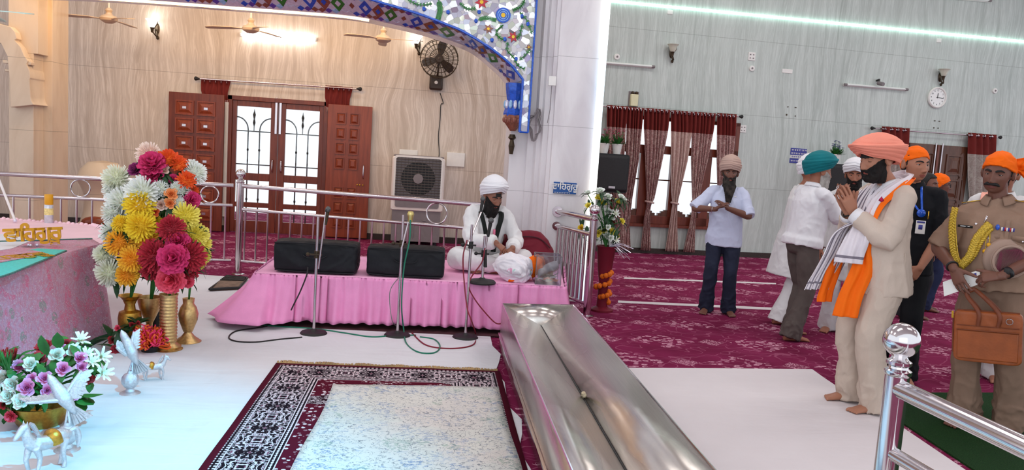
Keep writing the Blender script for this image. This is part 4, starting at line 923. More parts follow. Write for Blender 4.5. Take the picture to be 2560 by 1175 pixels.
t = thing('folded_cloth', 'bright orange cloth lying between the white bundle and the clear box', 'cloth', (.88, 7.04, ZS+.01), R(38))
def f(m):
    m.loft([[V((x, y*math.cos(q), max(z0+h*math.sin(q), 0))) for q in [2*PI*i/20 for i in range(20)]] for x, y, z0, h in ((-.2, .05, .02, .02), (-.12, .08, .05, .05), (0, .09, .09, .09), (.12, .09, .13, .1), (.2, .06, .15, .07))])
obj('folds', blanket(f, .01, .016, 9, (12, 9, 10)), MT['orange'], t, world=False, angle=0, fix=False)
q = (V(G(1338, 716, ZS))+V(G(1403, 716, ZS)))/2
t = thing('donation_box', 'clear acrylic donation box with notes at the right end of the platform', 'box', (q.x, q.y+.13, ZS+.01), R(-2)); a, b, h = .115, .12, .26
m = MB().bx((-a, -b, 0), (a, -b+.005, h)).bx((-a, b-.005, 0), (a, b, h)).bx((-a, -b, 0), (-a+.005, b, h)).bx((a-.005, -b, 0), (a, b, h)).bx((-a, -b, 0), (a, b, .005)).bx((-a, -b, h-.005), (a, -.01, h)).bx((-a, .01, h-.005), (a, b, h))
obj('acrylic_panels', m, MT['acrylic'], t, world=False)
m = MB()
for x in (-a, a):
    for y in (-b, b): m.tube([(x, y, 0), (x, y, h)], .003, 4)
    m.tube([(x, -b, h), (x, b, h)], .003, 4)
for y in (-b, b): m.tube([(-a, y, h), (a, y, h)], .003, 4)
obj('box_edges', m, MT['grey'], t, world=False); r_ = random.Random(2); m = MB()
for i in range(16):
    c = V((r_.uniform(-.06, .06), r_.uniform(-.06, .06), .02+.004*i)); qq = M.Rotation(r_.uniform(0, 6), 3, 'Z') @ M.Rotation(r_.uniform(-.5, .5), 3, 'X'); m.grid(lambda u, v: c+qq@V(((u-.5)*.11, (v-.5)*.055, .01*math.sin(u*5+i))), 6, 2, mi=i % 3)
MT['note1'] = plain('pale_banknote', (196, 180, 150), .8, var=.15); MT['note2'] = plain('orange_banknote', (214, 130, 110), .8, var=.15); MT['note3'] = plain('grey_banknote', (176, 172, 168), .8, var=.15)
ob = obj('banknotes', m, [MT['note1'], MT['note2'], MT['note3']], t, world=False, angle=0, solid=.001); ob['kind'] = 'stuff'
obj('white_paper', wrinkle(remesh(MB().loft([[V((x, .05*math.cos(k), .1+z+.04*math.sin(k))) for k in [2*PI*i/16 for i in range(16)]] for x, z in ((-.08, -.03), (-.02, .02), (.05, .06), (.09, .07))]), .008, 2), .012, (14, 14, 14), 5), MT['note3'], t, world=False, angle=0, fix=False)
# ---------------------------------------------------------------- steel trough
xl_, xr_, zt_, yf_ = .63, 1.25, .36, 6.4
tr = thing('steel_trough', 'long open steel donation trough with sloping sides between the two white cloths', 'trough', (.94, 4, 0)); yn = .5
vx, vz, vy = .945, .225, 6.22
m = MB()
m.add([(xl_, yn, zt_), (xl_, yf_, zt_), (vx, vy, vz), (vx, yn, vz)], [(0, 1, 2, 3)]); obj('left_slope', m, MT['trough'], tr, solid=.003)
m = MB().add([(xr_, yn, zt_), (xr_, yf_+.08, zt_), (vx, vy, vz), (vx, yn, vz)], [(0, 3, 2, 1)]); obj('right_slope', m, MT['trough'], tr, solid=.003)
m = MB().add([(xl_, yf_, zt_), (xr_, yf_+.08, zt_), (vx, vy, vz)], [(0, 1, 2)]); obj('end_slope', m, MT['trough'], tr, solid=.003)
m = MB().add([(xl_, yn, 0.0), (xl_, yf_, 0.0), (xl_, yf_, zt_), (xl_, yn, zt_)], [(0, 1, 2, 3)]).add([(xr_, yn, 0), (xr_, yf_+.08, 0), (xr_, yf_+.08, zt_), (xr_, yn, zt_)], [(0, 3, 2, 1)]).add([(xl_, yf_, 0), (xr_, yf_+.08, 0), (xr_, yf_+.08, zt_), (xl_, yf_, zt_)], [(0, 1, 2, 3)])
obj('outer_panels', m, MT['trough'], tr, solid=.004)
obj('rim', MB().tube([(xl_, yn, zt_), (xl_, yf_, zt_), (xr_, yf_+.08, zt_), (xr_, yn, zt_)], .006, 6), MT['steel'], tr)
obj('slot', MB().bx((vx-.003, yn, vz+.002), (vx+.003, vy, vz+.005)), MT['iron'], tr)
obj('side_ledge', MB().bx((xl_-.02, yn, .1), (xl_-.003, yf_, .112)), MT['steel'], tr)
p = V((vx, G(1468, 990, .24).y, vz)); t = thing('crumpled_note', 'tiny crumpled paper note caught in the slot of the trough', 'note', p); obj('paper', wrinkle(remesh(MB().sph((0, 0, .02), (.016, .022, .02), 12, 8), .004, 1), .008, (60, 60, 60), 3), MT['note1'], t, world=False, angle=0, fix=False)
# ---------------------------------------------------------------- railings
def bar(mb, a, b, r_=.013): mb.tube([a, b], r_, 12)
def rail_post(t, x, y, h, r_=.038, ball=.052):
    obj('post', MB().cyl((x, y, 0), (x, y, h), r_, n=20), MT['steel'], t)
    m = MB().lathe([(r_*1.0, h-.012), (r_*1.12, h-.006), (r_*1.12, h+.004), (r_*.85, h+.01), (r_*.8, h+.016), (r_*1.05, h+.022), (r_*1.05, h+.03), (r_*.75, h+.036), (r_*.6, h+.046)], (x, y, 0), 20); m.sph((x, y, h+.045+ball*.9), ball, 24, 16); obj('ball_finial', m, MT['steel'], t)
    obj('floor_flange', MB().lathe([(r_*1.8, 0.0), (r_*1.8, .008), (r_*1.1, .014)], (x, y, 0), 20), MT['steel'], t)
def rail_run(t, a, b, zt, zm, zb, nb, r_=.024, rm=.018, ring=None):
    a, b = V(a), V(b)
    for z, rr, nm in ((zt, r_, 'top_rail'), (zm, rm, 'middle_rail'), (zb, rm*.9, 'bottom_rail')): obj(nm, MB().tube([(a.x, a.y, z), (b.x, b.y, z)], rr, 12), MT['steel2'], t)
    for i in range(nb): q = a.lerp(b, (i+.5)/nb); obj('baluster', MB().cyl((q.x, q.y, zb), (q.x, q.y, zm), .011, n=8), MT['steel2'], t)
    for f in ring or (): q = a.lerp(b, f); d = (b-a).normalized(); qq = M.Rotation(math.atan2(d.y, d.x), 3, 'Z') @ M.Rotation(PI/2, 3, 'X'); obj('ring', MB().torus((q.x, q.y, (zt+zm)/2), (zt-zm)/2-.02, .009, qq, 28, 8), MT['steel'], t)
t = thing('steel_railing', 'steel railing with rings behind the pink platform and the seated man', 'railing', (-2.2, 9.2, 0))
PA = V((-2.19, 9.2, 0)); PB = V((.62, 8.42, 0)); rail_post(t, PA.x, PA.y, 1.07, .04, .056)
rail_run(t, PA, PB, 1.03, .76, .16, 21, ring=(.80,))
PL = V((-6.2, 9.02, 0)); t2 = thing('steel_railing', 'steel railing with rings behind the altar table and the tall bouquet', 'railing', (-4, 9.1, 0))
pq = V((-2.27, 9.2, 0)); 
rail_run(t2, V((-6.4, 8.62, 0)), pq, 1.03, .8, .16, 27, ring=(.62, .94))
q1, q2 = D(1405, 536, 8.44), G(1470, 560, 1.02)
t3 = thing('steel_railing', 'short steel railing with round ball post between the pillar and the platform', 'railing', (1.6, 7.9, 0))
pp = V((1.64, 7.75, 0)); rail_post(t3, pp.x, pp.y, 1.0, .04, .055); fl = V((1.38, 8.5, 0))
for z, rr in ((1.0, .03), (.84, .024)):
    obj('top_rail' if z == 1 else 'middle_rail', MB().tube([(fl.x, fl.y, z), (pp.x, pp.y, z)], rr, 14), MT['steel'], t3); obj('wall_flange', MB().tube([(fl.x, fl.y-.02, z), (fl.x+.006, fl.y, z)], rr*2, 16), MT['steel'], t3)
obj('bottom_rail', MB().tube([(fl.x, fl.y, .12), (pp.x, pp.y, .12)], .018, 10), MT['steel'], t3)
for i in range(9): q = fl.lerp(pp, (i+.6)/9.3); obj('baluster', MB().cyl((q.x, q.y, .12), (q.x, q.y, .84), .015, n=10), MT['steel'], t3)
t4 = thing('steel_railing', 'large steel railing with a ball topped post at the lower right beside the green mat', 'railing', (1.31, 2.05, 0))
q = D(2248, 968, 2.05); px_, py_ = D(2243, 945, 2.05).x, 2.05; zt4 = q.z
rail_post(t4, px_, py_, D(2243, 928, 2.05).z, .0325, .05)
e1, e2 = G(2575, 1125, zt4), G(2330, 1180, zt4-.18); dd = (V((e1.x, e1.y, 0))-V((px_, py_, 0))).normalized()*1.3
for z, rr, nm in ((zt4, .026, 'top_rail'), (zt4-.19, .02, 'middle_rail'), (.15, .018, 'bottom_rail')): obj(nm, MB().tube([(px_, py_, z), (px_+dd.x, py_+dd.y, z)], rr, 20), MT['steel'], t4)
for i in range(10): f_ = .1+i*.1; obj('baluster', MB().cyl((px_+dd.x*f_, py_+dd.y*f_, .15), (px_+dd.x*f_, py_+dd.y*f_, zt4-.19), .011, n=8), MT['steel'], t4)
# ---------------------------------------------------------------- rugs
def rug_mat():
    t_ = T('dark_persian_rug'); x, y, z = t_.sep(t_.pos()); X0, X1, Y1 = -1.05, .565, 5.6
    dl_ = t_.ma('SUBTRACT', x, X0); dr_ = t_.ma('SUBTRACT', X1, x); dt = t_.ma('SUBTRACT', Y1, y); d = t_.ma('MINIMUM', t_.ma('MINIMUM', dl_, dr_), dt)
    p = t_.comb(x, y, 0.)
    red, blk, crm, pur = srgb(84, 14, 36), srgb(26, 16, 26), srgb(214, 198, 204), srgb(120, 60, 84)
    # mirrored coordinates so that motifs are symmetric
    def fold(v, per): f_ = t_.ma('FRACT', t_.ma('DIVIDE', v, per)); return t_.ma('MULTIPLY', t_.ma('ABSOLUTE', t_.ma('SUBTRACT', f_, .5)), per)
    along = t_.ma('ADD', t_.ma('MULTIPLY', y, t_.ma('LESS_THAN', t_.ma('MINIMUM', dl_, dr_), dt)), t_.ma('MULTIPLY', x, t_.ma('GREATER_THAN', t_.ma('MINIMUM', dl_, dr_), dt)))
    bx_ = t_.ma('ABSOLUTE', t_.ma('SUBTRACT', d, .19)); by = fold(along, .36)
    mo = t_.vor(t_.comb(bx_, by, 0.), 26, 'DISTANCE_TO_EDGE'); mo2 = t_.noise(t_.comb(bx_, by, 2.), 34, 1.5, .5, 1.5)
    r_ = t_.ma('SQRT', t_.ma('ADD', t_.ma('POWER', t_.ma('MULTIPLY', bx_, 1.15), 2.), t_.ma('POWER', by, 2.)))
    an_ = t_.ma('ARCTAN2', by, bx_); r_ = t_.ma('MULTIPLY', r_, t_.ma('ADD', 1., t_.ma('MULTIPLY', t_.ma('COSINE', t_.ma('MULTIPLY', an_, 4.)), .22)))
    ringm = t_.ma('MAXIMUM', t_.band(r_, .062, .074), t_.ma('MAXIMUM', t_.band(r_, .022, .034), t_.band(r_, .1, .108)))
    motif = t_.ma('MAXIMUM', t_.ma('MULTIPLY', t_.band(mo2, .53, .62), t_.step(r_, .03)), ringm)
    border = t_.mix(motif, blk, crm); border = t_.mix(t_.ma('MULTIPLY', t_.band(mo, .1, .3), t_.step(mo2, .6)), border, pur)
    fx = t_.ma('ABSOLUTE', t_.ma('SUBTRACT', x, (X0+X1)/2)); fy = fold(y, .9)
    fm = t_.noise(t_.comb(fx, fy, 5.), 36, 2, .5, 1.2); fv = t_.vor(t_.comb(fx, fy, 0.), 30, 'F1'); fcol = t_.vor(t_.comb(fx, fy, 0.), 30, 'F1', 'Color'); fs_, _, _ = t_.sep(fcol)
    field = t_.mix(t_.ma('MULTIPLY', t_.ma('LESS_THAN', fv, .36), t_.step(fm, .4)), red, t_.mix(t_.step(fs_, .55), crm, srgb(150, 110, 120)))
    cr_ = t_.ma('SQRT', t_.ma('ADD', t_.ma('POWER', fx, 2.), t_.ma('POWER', fy, 2.)))
    corner = t_.ma('LESS_THAN', d, .5); field = t_.mix(t_.ma('MULTIPLY', t_.step(t_.noise(p, 3.2, 1), .56), .85), field, t_.mix(t_.band(fm, .52, .6), blk, crm))
    dots = t_.ma('MULTIPLY', t_.step(fold(along, .03), .007), t_.step(t_.ma('FRACT', t_.ma('MULTIPLY', d, 42.)), .45))
    c = t_.mix(t_.step(d, .04), red, t_.mix(dots, blk, crm)); c = t_.mix(t_.step(d, .075), c, border); c = t_.mix(t_.step(d, .305), c, t_.mix(dots, blk, crm)); c = t_.mix(t_.step(d, .35), c, field)
    for e in (.072, .305, .345, .325): c = t_.mix(t_.band(d, e, e+.006), c, crm)
    t_.bump(t_.noise(p, 500, 1), .3, .003); return t_.out(c, .95, 0, .1)
rg = thing('persian_rug', 'dark maroon and black patterned rug with a fringed far edge', 'rug', (-.24, 4, .01))
obj('pile', MB().grid(lambda u, v: V((-1.05+1.615*u, 1.2+4.4*v, .012+.004*noise.noise(V((u*4, v*9, 0))))), 20, 60), MT.setdefault('rug', rug_mat()), rg, solid=.008)
m = MB(); r_ = random.Random(4)
for i in range(420):
    x = -1.04+1.59*i/420; a = r_.uniform(-.02, .02); l_ = .05+.02*math.sin(i*.09)+r_.uniform(-.012, .012); m.tube([(x, 5.6, .014), (x+a*.5, 5.6+l_*.6, .022), (x+a, 5.6+l_, .012)], [.0035, .003, .002], 4)
MT['fringe'] = cloth('tan_fringe', (176, 146, 104), .9, 100, .2); o_ = obj('fringe', m, MT['fringe'], rg, angle=0); o_['kind'] = 'stuff'
def cream_mat():
    t_ = T('faded_cream_rug'); p = t_.pos(); x, y, z = t_.sep(p); base = t_.mix(t_.noise(p, 3, 3), srgb(226, 222, 214), srgb(206, 206, 202)); base = t_.mix(t_.ma('MULTIPLY', t_.step(t_.noise(p, 1.7, 2), .52), .12), base, srgb(230, 196, 196))
    n_ = t_.noise(t_.map(p, (1, 1, 0)), 9, 3, .6, 1.5); sp = t_.noise(t_.map(p, (1, 1.4, 0)), 38, 3, .7); zone = t_.ramp(t_.noise(p, 4, 3, .6, 1), [(.42, 0), (.6, 1)])
    ln = t_.ma('MULTIPLY', t_.ma('MAXIMUM', t_.band(n_, .47, .5), t_.band(t_.noise(p, 13, 2, .5, 2), .49, .51)), t_.step(sp, .48)); c = t_.mix(t_.ma('MULTIPLY', ln, .75), base, srgb(108, 112, 122))
    bl = t_.ma('MULTIPLY', t_.ma('MULTIPLY', t_.step(sp, .5), zone), t_.step(t_.noise(p, 14, 2, .5, 1), .5)); c = t_.mix(t_.ma('MULTIPLY', bl, .6), c, t_.mix(t_.step(t_.noise(p, 1.3, 1), .5), srgb(150, 164, 190), srgb(96, 128, 176)))
    gr = t_.ma('MULTIPLY', t_.step(t_.noise(t_.map(p, (1, 1, 0), (7, 2, 0)), 5, 2), .63), t_.step(sp, .5)); c = t_.mix(t_.ma('MULTIPLY', gr, .4), c, srgb(130, 160, 140))
    t_.bump(t_.ma('ADD', sp, t_.noise(p, 300, 1)), .4, .004); return t_.out(c, .95, 0, .1)
MT['cream'] = cream_mat()
cg = [G(x, y, .025) for x, y in ((832, 962), (1247, 968))]; c3 = G(750, 1175, .025); c4 = G(1312, 1175, .025)
def creamf(u, v):
    a, b = cg[0], cg[1]; c_, d_ = c3+(c3-cg[0])*.9, c4+(c4-cg[1])*.9; c_.x = -.62; d_.x = .52
    p = (a.lerp(b, u)).lerp(c_.lerp(d_, u), v); p.z = .024+.004*noise.noise(p*3); p.x += .012*math.sin(v*9)*(1-2*u)
    return p
tag(obj('cream_rug', MB().grid(creamf, 24, 50), MT['cream'], solid=.01), 'faded cream rug with blue grey print lying on the dark rug', 'rug')
# ---------------------------------------------------------------- microphone stands
MT['brass'] = plain('pale_brass', (206, 186, 120), .28, .85, var=.1)
def mic_stand(lab, base, ztop, boom_a, boom_b, clampz, mic, zb=0, shaft=.011, rb=.11, black=False):
    b = V((base[0], base[1], zb)); t = thing('microphone_stand', lab, 'microphone stand', b, 0, 'microphone stands'); zz = lambda z: V((b.x, b.y, z))
    obj('base', MB().lathe([(0, 0), (rb, 0), (rb*1.02, .012), (rb*.92, .026), (rb*.3, .036), (.02, .05), (0, .05)], b, 28), MT['iron'], t)
    obj('pole', MB().tube([zz(zb+.04), zz((zb+ztop)/2), zz(ztop)], [shaft*1.1, shaft*1.1, shaft], 12), MT['steel2'], t)
    c = zz(clampz); m = MB().tube([c-V((0, 0, .03)), c+V((0, 0, .03))], shaft*1.9, 12); m.tube([c+V((-.06, -.015, 0)), c+V((.045, -.015, .0))], .008, 8); m.sph(c+V((-.07, -.015, 0)), .017, 10, 8); obj('clamp', m, MT['iron'] if black else MT['dark'], t)
    if boom_a is not None:
        A_, B2 = V(boom_a), V(boom_b); obj('boom', MB().tube([A_, B2], .008, 10), MT['steel2'], t)
        d = (B2-A_).normalized(); mm = MB()
        e = V(mic); mm.tube([B2, B2+e*.02], .012, 10)
        obj('mic_holder', mm, MT['iron'], t)
    return t
def mic(t, p, d, col='iron', s_=1):
    p, d = V(p), V(d).normalized(); o_ = obj('microphone_handle', MB().tube([p, p+d*.12*s_], [.012*s_, .017*s_], 14), MT[col], t)
    obj('microphone_head', MB().sph(p+d*.145*s_, (.025*s_, .025*s_, .028*s_), 16, 12), MT['mesh'], o_)
MT['mesh'] = plain('metal_grille', (90, 90, 90), .4, .6, var=.4, sc_=120)
b1 = G(784, 836); t = mic_stand('microphone stand in front of the left black case', b1, D(795, 541, b1.y).z, D(796, 672, b1.y-.03), D(815, 530, b1.y-.03), D(790, 636, b1.y).z, (.2, 0, 1)); mic(t, D(815, 532, b1.y-.03)-V((0, 0, .1)), (.12, 0, 1), 'dark', .9)
b2 = G(993, 841); t = mic_stand('microphone stand with a brass headed microphone in front of the right black case', b2, D(1009, 537, b2.y).z, D(1004, 622, b2.y-.03), D(1024, 545, b2.y-.03), D(1007, 609, b2.y).z, (.2, 0, 1)); p2 = D(1026, 548, b2.y-.03); obj('brass_microphone', MB().lathe([(.008, -.03), (.02, -.02), (.024, .02), (.03, .045), (.022, .065), (0, .07)], p2, 14), MT['brass'], t)
b3 = G(1163, 846); t = mic_stand('microphone stand at the platform edge with its boom aimed at the seated man', b3, D(1170, 561, b3.y).z, D(1170, 612, b3.y-.02), D(1203, 530, b3.y+.25), D(1170, 612, b3.y).z, (.2, .3, .6), black=True); mic(t, D(1201, 534, b3.y+.25), (.12, .2, 1), 'iron', .9)
b4 = G(1205, 710, ZS); t = mic_stand('short microphone stand standing on the pink platform before the seated man', b4, D(1212, 590, b4.y).z, D(1211, 640, b4.y-.02), D(1219, 588, b4.y-.02), D(1209, 634, b4.y).z, (.1, 0, .6), ZS+.008, .012, .12, True); mic(t, D(1220, 592, b4.y-.02), (.12, 0, 1), 'iron', 1.0)
m = MB().tube([D(1213, 625, b4.y-.03), D(1214, 668, b4.y-.03)], .014, 10); obj('hanging_microphone', m, MT['iron'], t)
# cables
MT['gcab'] = plain('green_cable', (24, 118, 92), .45, var=.1); MT['rcab'] = plain('red_cable', (128, 24, 44), .45, var=.1)
def cable(lab, pts, mt, r_=.006): tag(obj('cable', MB().tube(pts, r_, 6, 0, 8), MT[mt]), lab, 'cable', 'cables by the microphone stands')
g = lambda x, y, z=.014: G(x, y, z)
cable('black cable looping on the white sheet left of the stand bases', [g(755, 843), g(700, 848), g(640, 855), g(590, 853), g(572, 843), g(590, 828), g(640, 820), g(668, 815)], 'iron')
cable('green cable running along the white sheet between the stand bases', [g(640, 812), g(700, 816), g(790, 822), g(860, 832), g(930, 842), g(985, 838), g(1040, 838)], 'gcab')
cable('green cable running down the second stand and looping on the sheet', [D(1026, 550, b2.y-.05), D(1024, 600, b2.y-.06), D(1010, 670, b2.y-.05), D(1004, 760, b2.y-.03), g(1009, 822, .05), g(1016, 858), g(1045, 880), g(1085, 882), g(1100, 866), g(1085, 848), g(1050, 842)], 'gcab')
cable('red cable looping from the sheet up to the stand on the platform edge', [g(1030, 832), g(1060, 860), g(1100, 870), g(1150, 870), g(1185, 860), g(1189, 835), D(1178, 800, 6.3), D(1168, 770, 6.42), D(1160, 700, 6.5), D(1158, 640, 6.5), D(1168, 600, 6.52)], 'rcab')
cable('red cable hanging from the platform stand over the pink skirt to the trough', [D(1212, 620, b4.y-.05), D(1205, 655, b4.y-.06), D(1180, 690, b4.y-.1), D(1172, 716, 6.6), D(1185, 745, 6.6), D(1210, 778, 6.6), D(1240, 808, 6.58), D(1262, 806, 6.5)], 'rcab')
cable('black cable hanging from the left stand across the pink skirt', [D(770, 668, 6.52), D(766, 690, 6.5), D(750, 730, 6.55), D(735, 760, 6.55), D(728, 775, 6.6)], 'iron')
cable('grey cable hanging beside the second stand across the pink skirt', [D(1000, 690, 6.55), D(978, 720, 6.55), D(974, 750, 6.55), D(980, 800, 6.5), g(990, 815, .05)], 'grey', .004)
# small mat left of the platform
q = [G(x, y, .02) for x, y in ((524, 726), (570, 692), (618, 697), (598, 722))]
t = thing('folded_mat', 'small black and brown striped mat on the sheet beside the railing post', 'mat', q[0])
obj('mat_body', MB().grid(lambda u, v: q[0].lerp(q[3], u).lerp(q[1].lerp(q[2], u), v)+V((0, 0, .02*math.sin(v*3))), 8, 8), MT['fringe2'] if 'fringe2' in MT else MT.setdefault('fringe2', plain('brown_mat', (120, 98, 84), .8, var=.3)), t, solid=.012)
m = MB()
for i in range(5): a = q[0].lerp(q[1], .55+i*.08); b = q[3].lerp(q[2], .55+i*.08); m.tube([a+V((0, 0, .03)), b+V((0, 0, .03))], .01, 5)
m.tube([q[0]+V((0, 0, .012)), q[1]+V((0, 0, .012)), q[2]+V((0, 0, .012)), q[3]+V((0, 0, .012)), q[0]+V((0, 0, .012))], .014, 6); obj('black_edging', m, MT['black'], t)
# ---------------------------------------------------------------- altar table with brocade
def brocade():
    t_ = T('pink_brocade'); p = t_.pos(); x, y, z = t_.sep(p); n_ = t_.noise(p, 38, 4, .7); n2 = t_.noise(p, 5, 2, .5, .6); cell = t_.vor(t_.map(p, (1, 1, .8)), 7.5, 'F1'); sp = t_.noise(p, 130, 1)
    c = t_.mix(t_.ramp(n_, [(.35, 0), (.65, 1)]), srgb(194, 120, 142), srgb(192, 154, 176)); c = t_.mix(t_.ma('MULTIPLY', t_.ma('LESS_THAN', cell, .27), t_.ma('MULTIPLY', t_.step(n_, .47), .7)), c, srgb(122, 132, 118)); c = t_.mix(t_.ma('MULTIPLY', t_.step(n2, .57), t_.ma('MULTIPLY', t_.step(n_, .5), .6)), c, srgb(214, 70, 110))
    c = t_.mix(t_.ma('MULTIPLY', t_.step(sp, .63), .6), c, srgb(246, 232, 240)); t_.bump(t_.ma('ADD', n_, sp), .5, .006); return t_.out(c, .5, t_.ma('MULTIPLY', t_.step(sp, .6), .5), .4)
MT['broc'] = brocade(); MT['satin'] = cloth('pale_pink_satin', (246, 206, 216), .5, 100, .04, .1); MT['teal'] = plain('teal_satin', (62, 196, 186), .45, var=.15, sc_=60); MT['tealtrim'] = plain('teal_gold_trim', (70, 120, 112), .5, .3, var=.5, sc_=90); MT['greentrim'] = plain('green_velvet_trim', (24, 76, 44), .7, var=.3, sc_=60)
ZT = .7
tb = thing('altar_table', 'low altar table covered in pale pink satin at the left edge', 'table', (-3.6, 5.5, 0))
top = [(-2.62, 2.9), (-2.59, 4.6), (-2.56, 6.3), (-2.62, 6.6), (-2.88, 7.3), (-3.1, 7.5), (-4.0, 7.62), (-6.2, 7.7), (-6.2, 2.9)]
obj('table_body', MB().prism([(x-.04 if x > -3 else x, y, .02) for x, y in top], (0, 0, ZT-.03)), MT['satin'], tb)
obj('table_top', MB().prism([(x, y, ZT-.012) for x, y in top], (0, 0, .012)), MT['satin'], tb, bevel=.004)
m = MB()
for i in range(90):
    f_ = i/89; q = [V((*p, 0)) for p in top[3:8]]; L_ = 4*f_; k = min(int(L_), 3); p = q[k].lerp(q[k+1], L_-k); m.sph((p.x, p.y, ZT-.004), (.022, .022, .014+.006*(i % 3)), 8, 6)
o_ = obj('ruffle', m, MT['satin'], tb); o_['kind'] = 'stuff'
bc = thing('brocade_cover', 'pink and grey brocade cover hanging over the side of the altar table', 'cloth', (-2.5, 5, ZT))
def side(u, v):
    y = 2.9+3.42*u; x = -2.545-.03*math.sin(u*3); fold = .018*math.sin(u*26+v*2)*v+.012*math.sin(u*61)*v
    c = max(0, u-.93)/.07; p = V((x+.135*v**1.2+fold-.0*c, y-.08*v*c, ZT+.004-(ZT-.008)*v)); return p
def tops(u, v): y = 2.9+3.42*u; xe = -2.545-.03*math.sin(u*3); xb = lerp([(2.9, -4.4), (5.3, -3.6), (5.9, -3.35), (6.32, -2.72)], y); return V((xe+(xb-xe)*v, y+.5*v*max(0, u-.5), ZT+.005+.002*noise.noise(V((u*20, v*9, 0)))))
m = MB().grid(side, 80, 26).grid(tops, 50, 16); obj('brocade_panel', m, MT['broc'], bc, angle=0, solid=.004)
m = MB().grid(lambda u, v: side(u, .945+.055*v)+V((.004, 0, .001)), 80, 2); obj('hem_trim', m, MT['greentrim'], bc, angle=0, solid=.005)
m = MB().grid(lambda u, v: tops(.6+.4*u, .9+.1*v)+V((0, 0, .006)), 40, 2); obj('back_trim', m, MT['tealtrim'], bc, angle=0, solid=.004)
pz = lambda x, y, z=ZT+.012: G(x, y, z)
tl = thing('teal_cloth', 'teal satin strip with gold lettering lying on the corner of the brocade', 'cloth', pz(60, 650))
P1 = [pz(*q) for q in ((-40, 705), (30, 682), (165, 626), (95, 622), (-40, 648))]; obj('teal_panel', MB().prism(P1, (0, 0, .004)), MT['teal'], tl)
P2 = [pz(x, y, ZT+.017) for x, y in ((-60, 668), (60, 646), (112, 632), (80, 626), (-60, 640))]; obj('lilac_panel', MB().prism(P2, (0, 0, .003)), MT['broc'], tl)
def flat_text(me, o_, ex, ey, sz=1):
    ez = ex.cross(ey).normalized(); q = M((ex, ey, ez)).transposed().to_4x4(); q.translation = o_; me.transform(q); return me
me = text_mesh('\u0a35\u0a3e\u0a3f\u0a39\u0a17\u0a41\u0a30\u0a42', .2, .002, 1, .002); a_, b_ = pz(0, 645, ZT+.022), pz(110, 634, ZT+.022); ex = (b_-a_).normalized(); obj('embroidered_lettering', flat_text(me, (a_+b_)/2-ex*.12, ex, V((0, 0, 1)).cross(ex)), MT['gold'], tl, angle=0)  # gold copy of the lettering laid flat on the cloth
m = MB().tube([pz(-40, 706), pz(30, 683), pz(166, 627)], .006, 6); obj('corded_edge', m, MT['tealtrim'], tl)
tl2 = tag(obj('white_napkin', MB().prism([pz(x, y, ZT+.006) for x, y in ((-80, 590), (60, 584), (75, 604), (30, 622), (-80, 640))], (0, 0, .004)), MT['sheet']), 'bright white cloth lying flat on the altar table behind the yellow lettering', 'cloth')
# golden lettering sign on a clear stand
ps = pz(82, 612, ZT+.02); sg = thing('lettering_sign', 'yellow Gurmukhi lettering sign standing on a clear foot on the altar table', 'sign', ps)
me = text_mesh('\u0a35\u0a3e\u0a3f\u0a39\u0a17\u0a41\u0a30\u0a42', .14, .011, .9, .0045); q = M.Translation(ps+V((0, 0, .075))) @ M.Rotation(R(14), 4, 'Z') @ M.Rotation(R(-4), 4, 'Y') @ M.Rotation(PI/2, 4, 'X'); me.transform(q)
MT['yel'] = plain('mustard_acrylic', (218, 158, 22), .35, var=.06); obj('letters', me, MT['yel'], sg, angle=0)
obj('clear_stand', MB().lathe([(.07, 0), (.075, .008), (.03, .02), (.015, .03), (.015, .07), (.0, .075)], ps-V((0, 0, .02)), 24), MT['acrylic'], sg); islands('stand_gem', MB().sph(ps+V((.03, 0, .0)), .012, 8, 6).sph(ps+V((-.02, -.02, 0)), .01, 8, 6).sph(ps+V((.0, -.03, 0)), .01, 8, 6), MT['gsilv'], sg)
pcn = pz(122, 557, ZT); t = thing('spray_can', 'air freshener spray can with yellow cap behind the yellow lettering', 'spray can', pcn)
obj('can_body', MB().lathe([(.035, 0), (.037, .006), (.037, .16), (.033, .17), (.0, .17)], pcn, 24), MT['canlab'] if 'canlab' in MT else MT.setdefault('canlab', plain('silver_printed_can', (204, 206, 214), .3, .4, var=.12, sc_=40)), t)
obj('cap', MB().lathe([(.0345, .168), (.036, .17), (.036, .255), (.033, .262), (0, .262)], pcn, 24), MT['yel'], t); obj('label_band', MB().lathe([(.0376, .075), (.0376, .135)], pcn, 24), plain('pale_yellow_label', (232, 214, 140), .4, var=.2, sc_=60), t)
a_ = pz(38, 552, ZT+.02); b_ = D(-12, 425, a_.y+.05); t = thing('white_rod', 'thin white rod leaning at the far left above the altar table', 'rod', a_); obj('shaft', MB().tube([a_, b_], .011, 10), MT['white'], t); obj('rod_tip', MB().sph(a_, .016, 10, 8), MT['gsilv'], t)
# stone planter like carved base behind the railing
p = LW(235, 540, .9); t = thing('stone_ornament', 'cream carved stone ornament behind the railing left of the bouquet', 'ornament', (p.x, p.y, 0)); xx = lambda px: (LW(px, 540, .9)-p).x
obj('stone_body', MB().lathe([(.42, 0), (.4, .1), (.3, .16), (.26, .3), (.24, .55), (.3, .7), (.36, .8), (.3, .95), (.2, 1.05), (0, 1.08)], (p.x+.12, p.y, 0), 16), MT['pier'], t, angle=30); obj('carved_motif', MB().sph((p.x+.14, p.y-.3, .18), (.2, .1, .09), 12, 8), MT['woodp'], t)
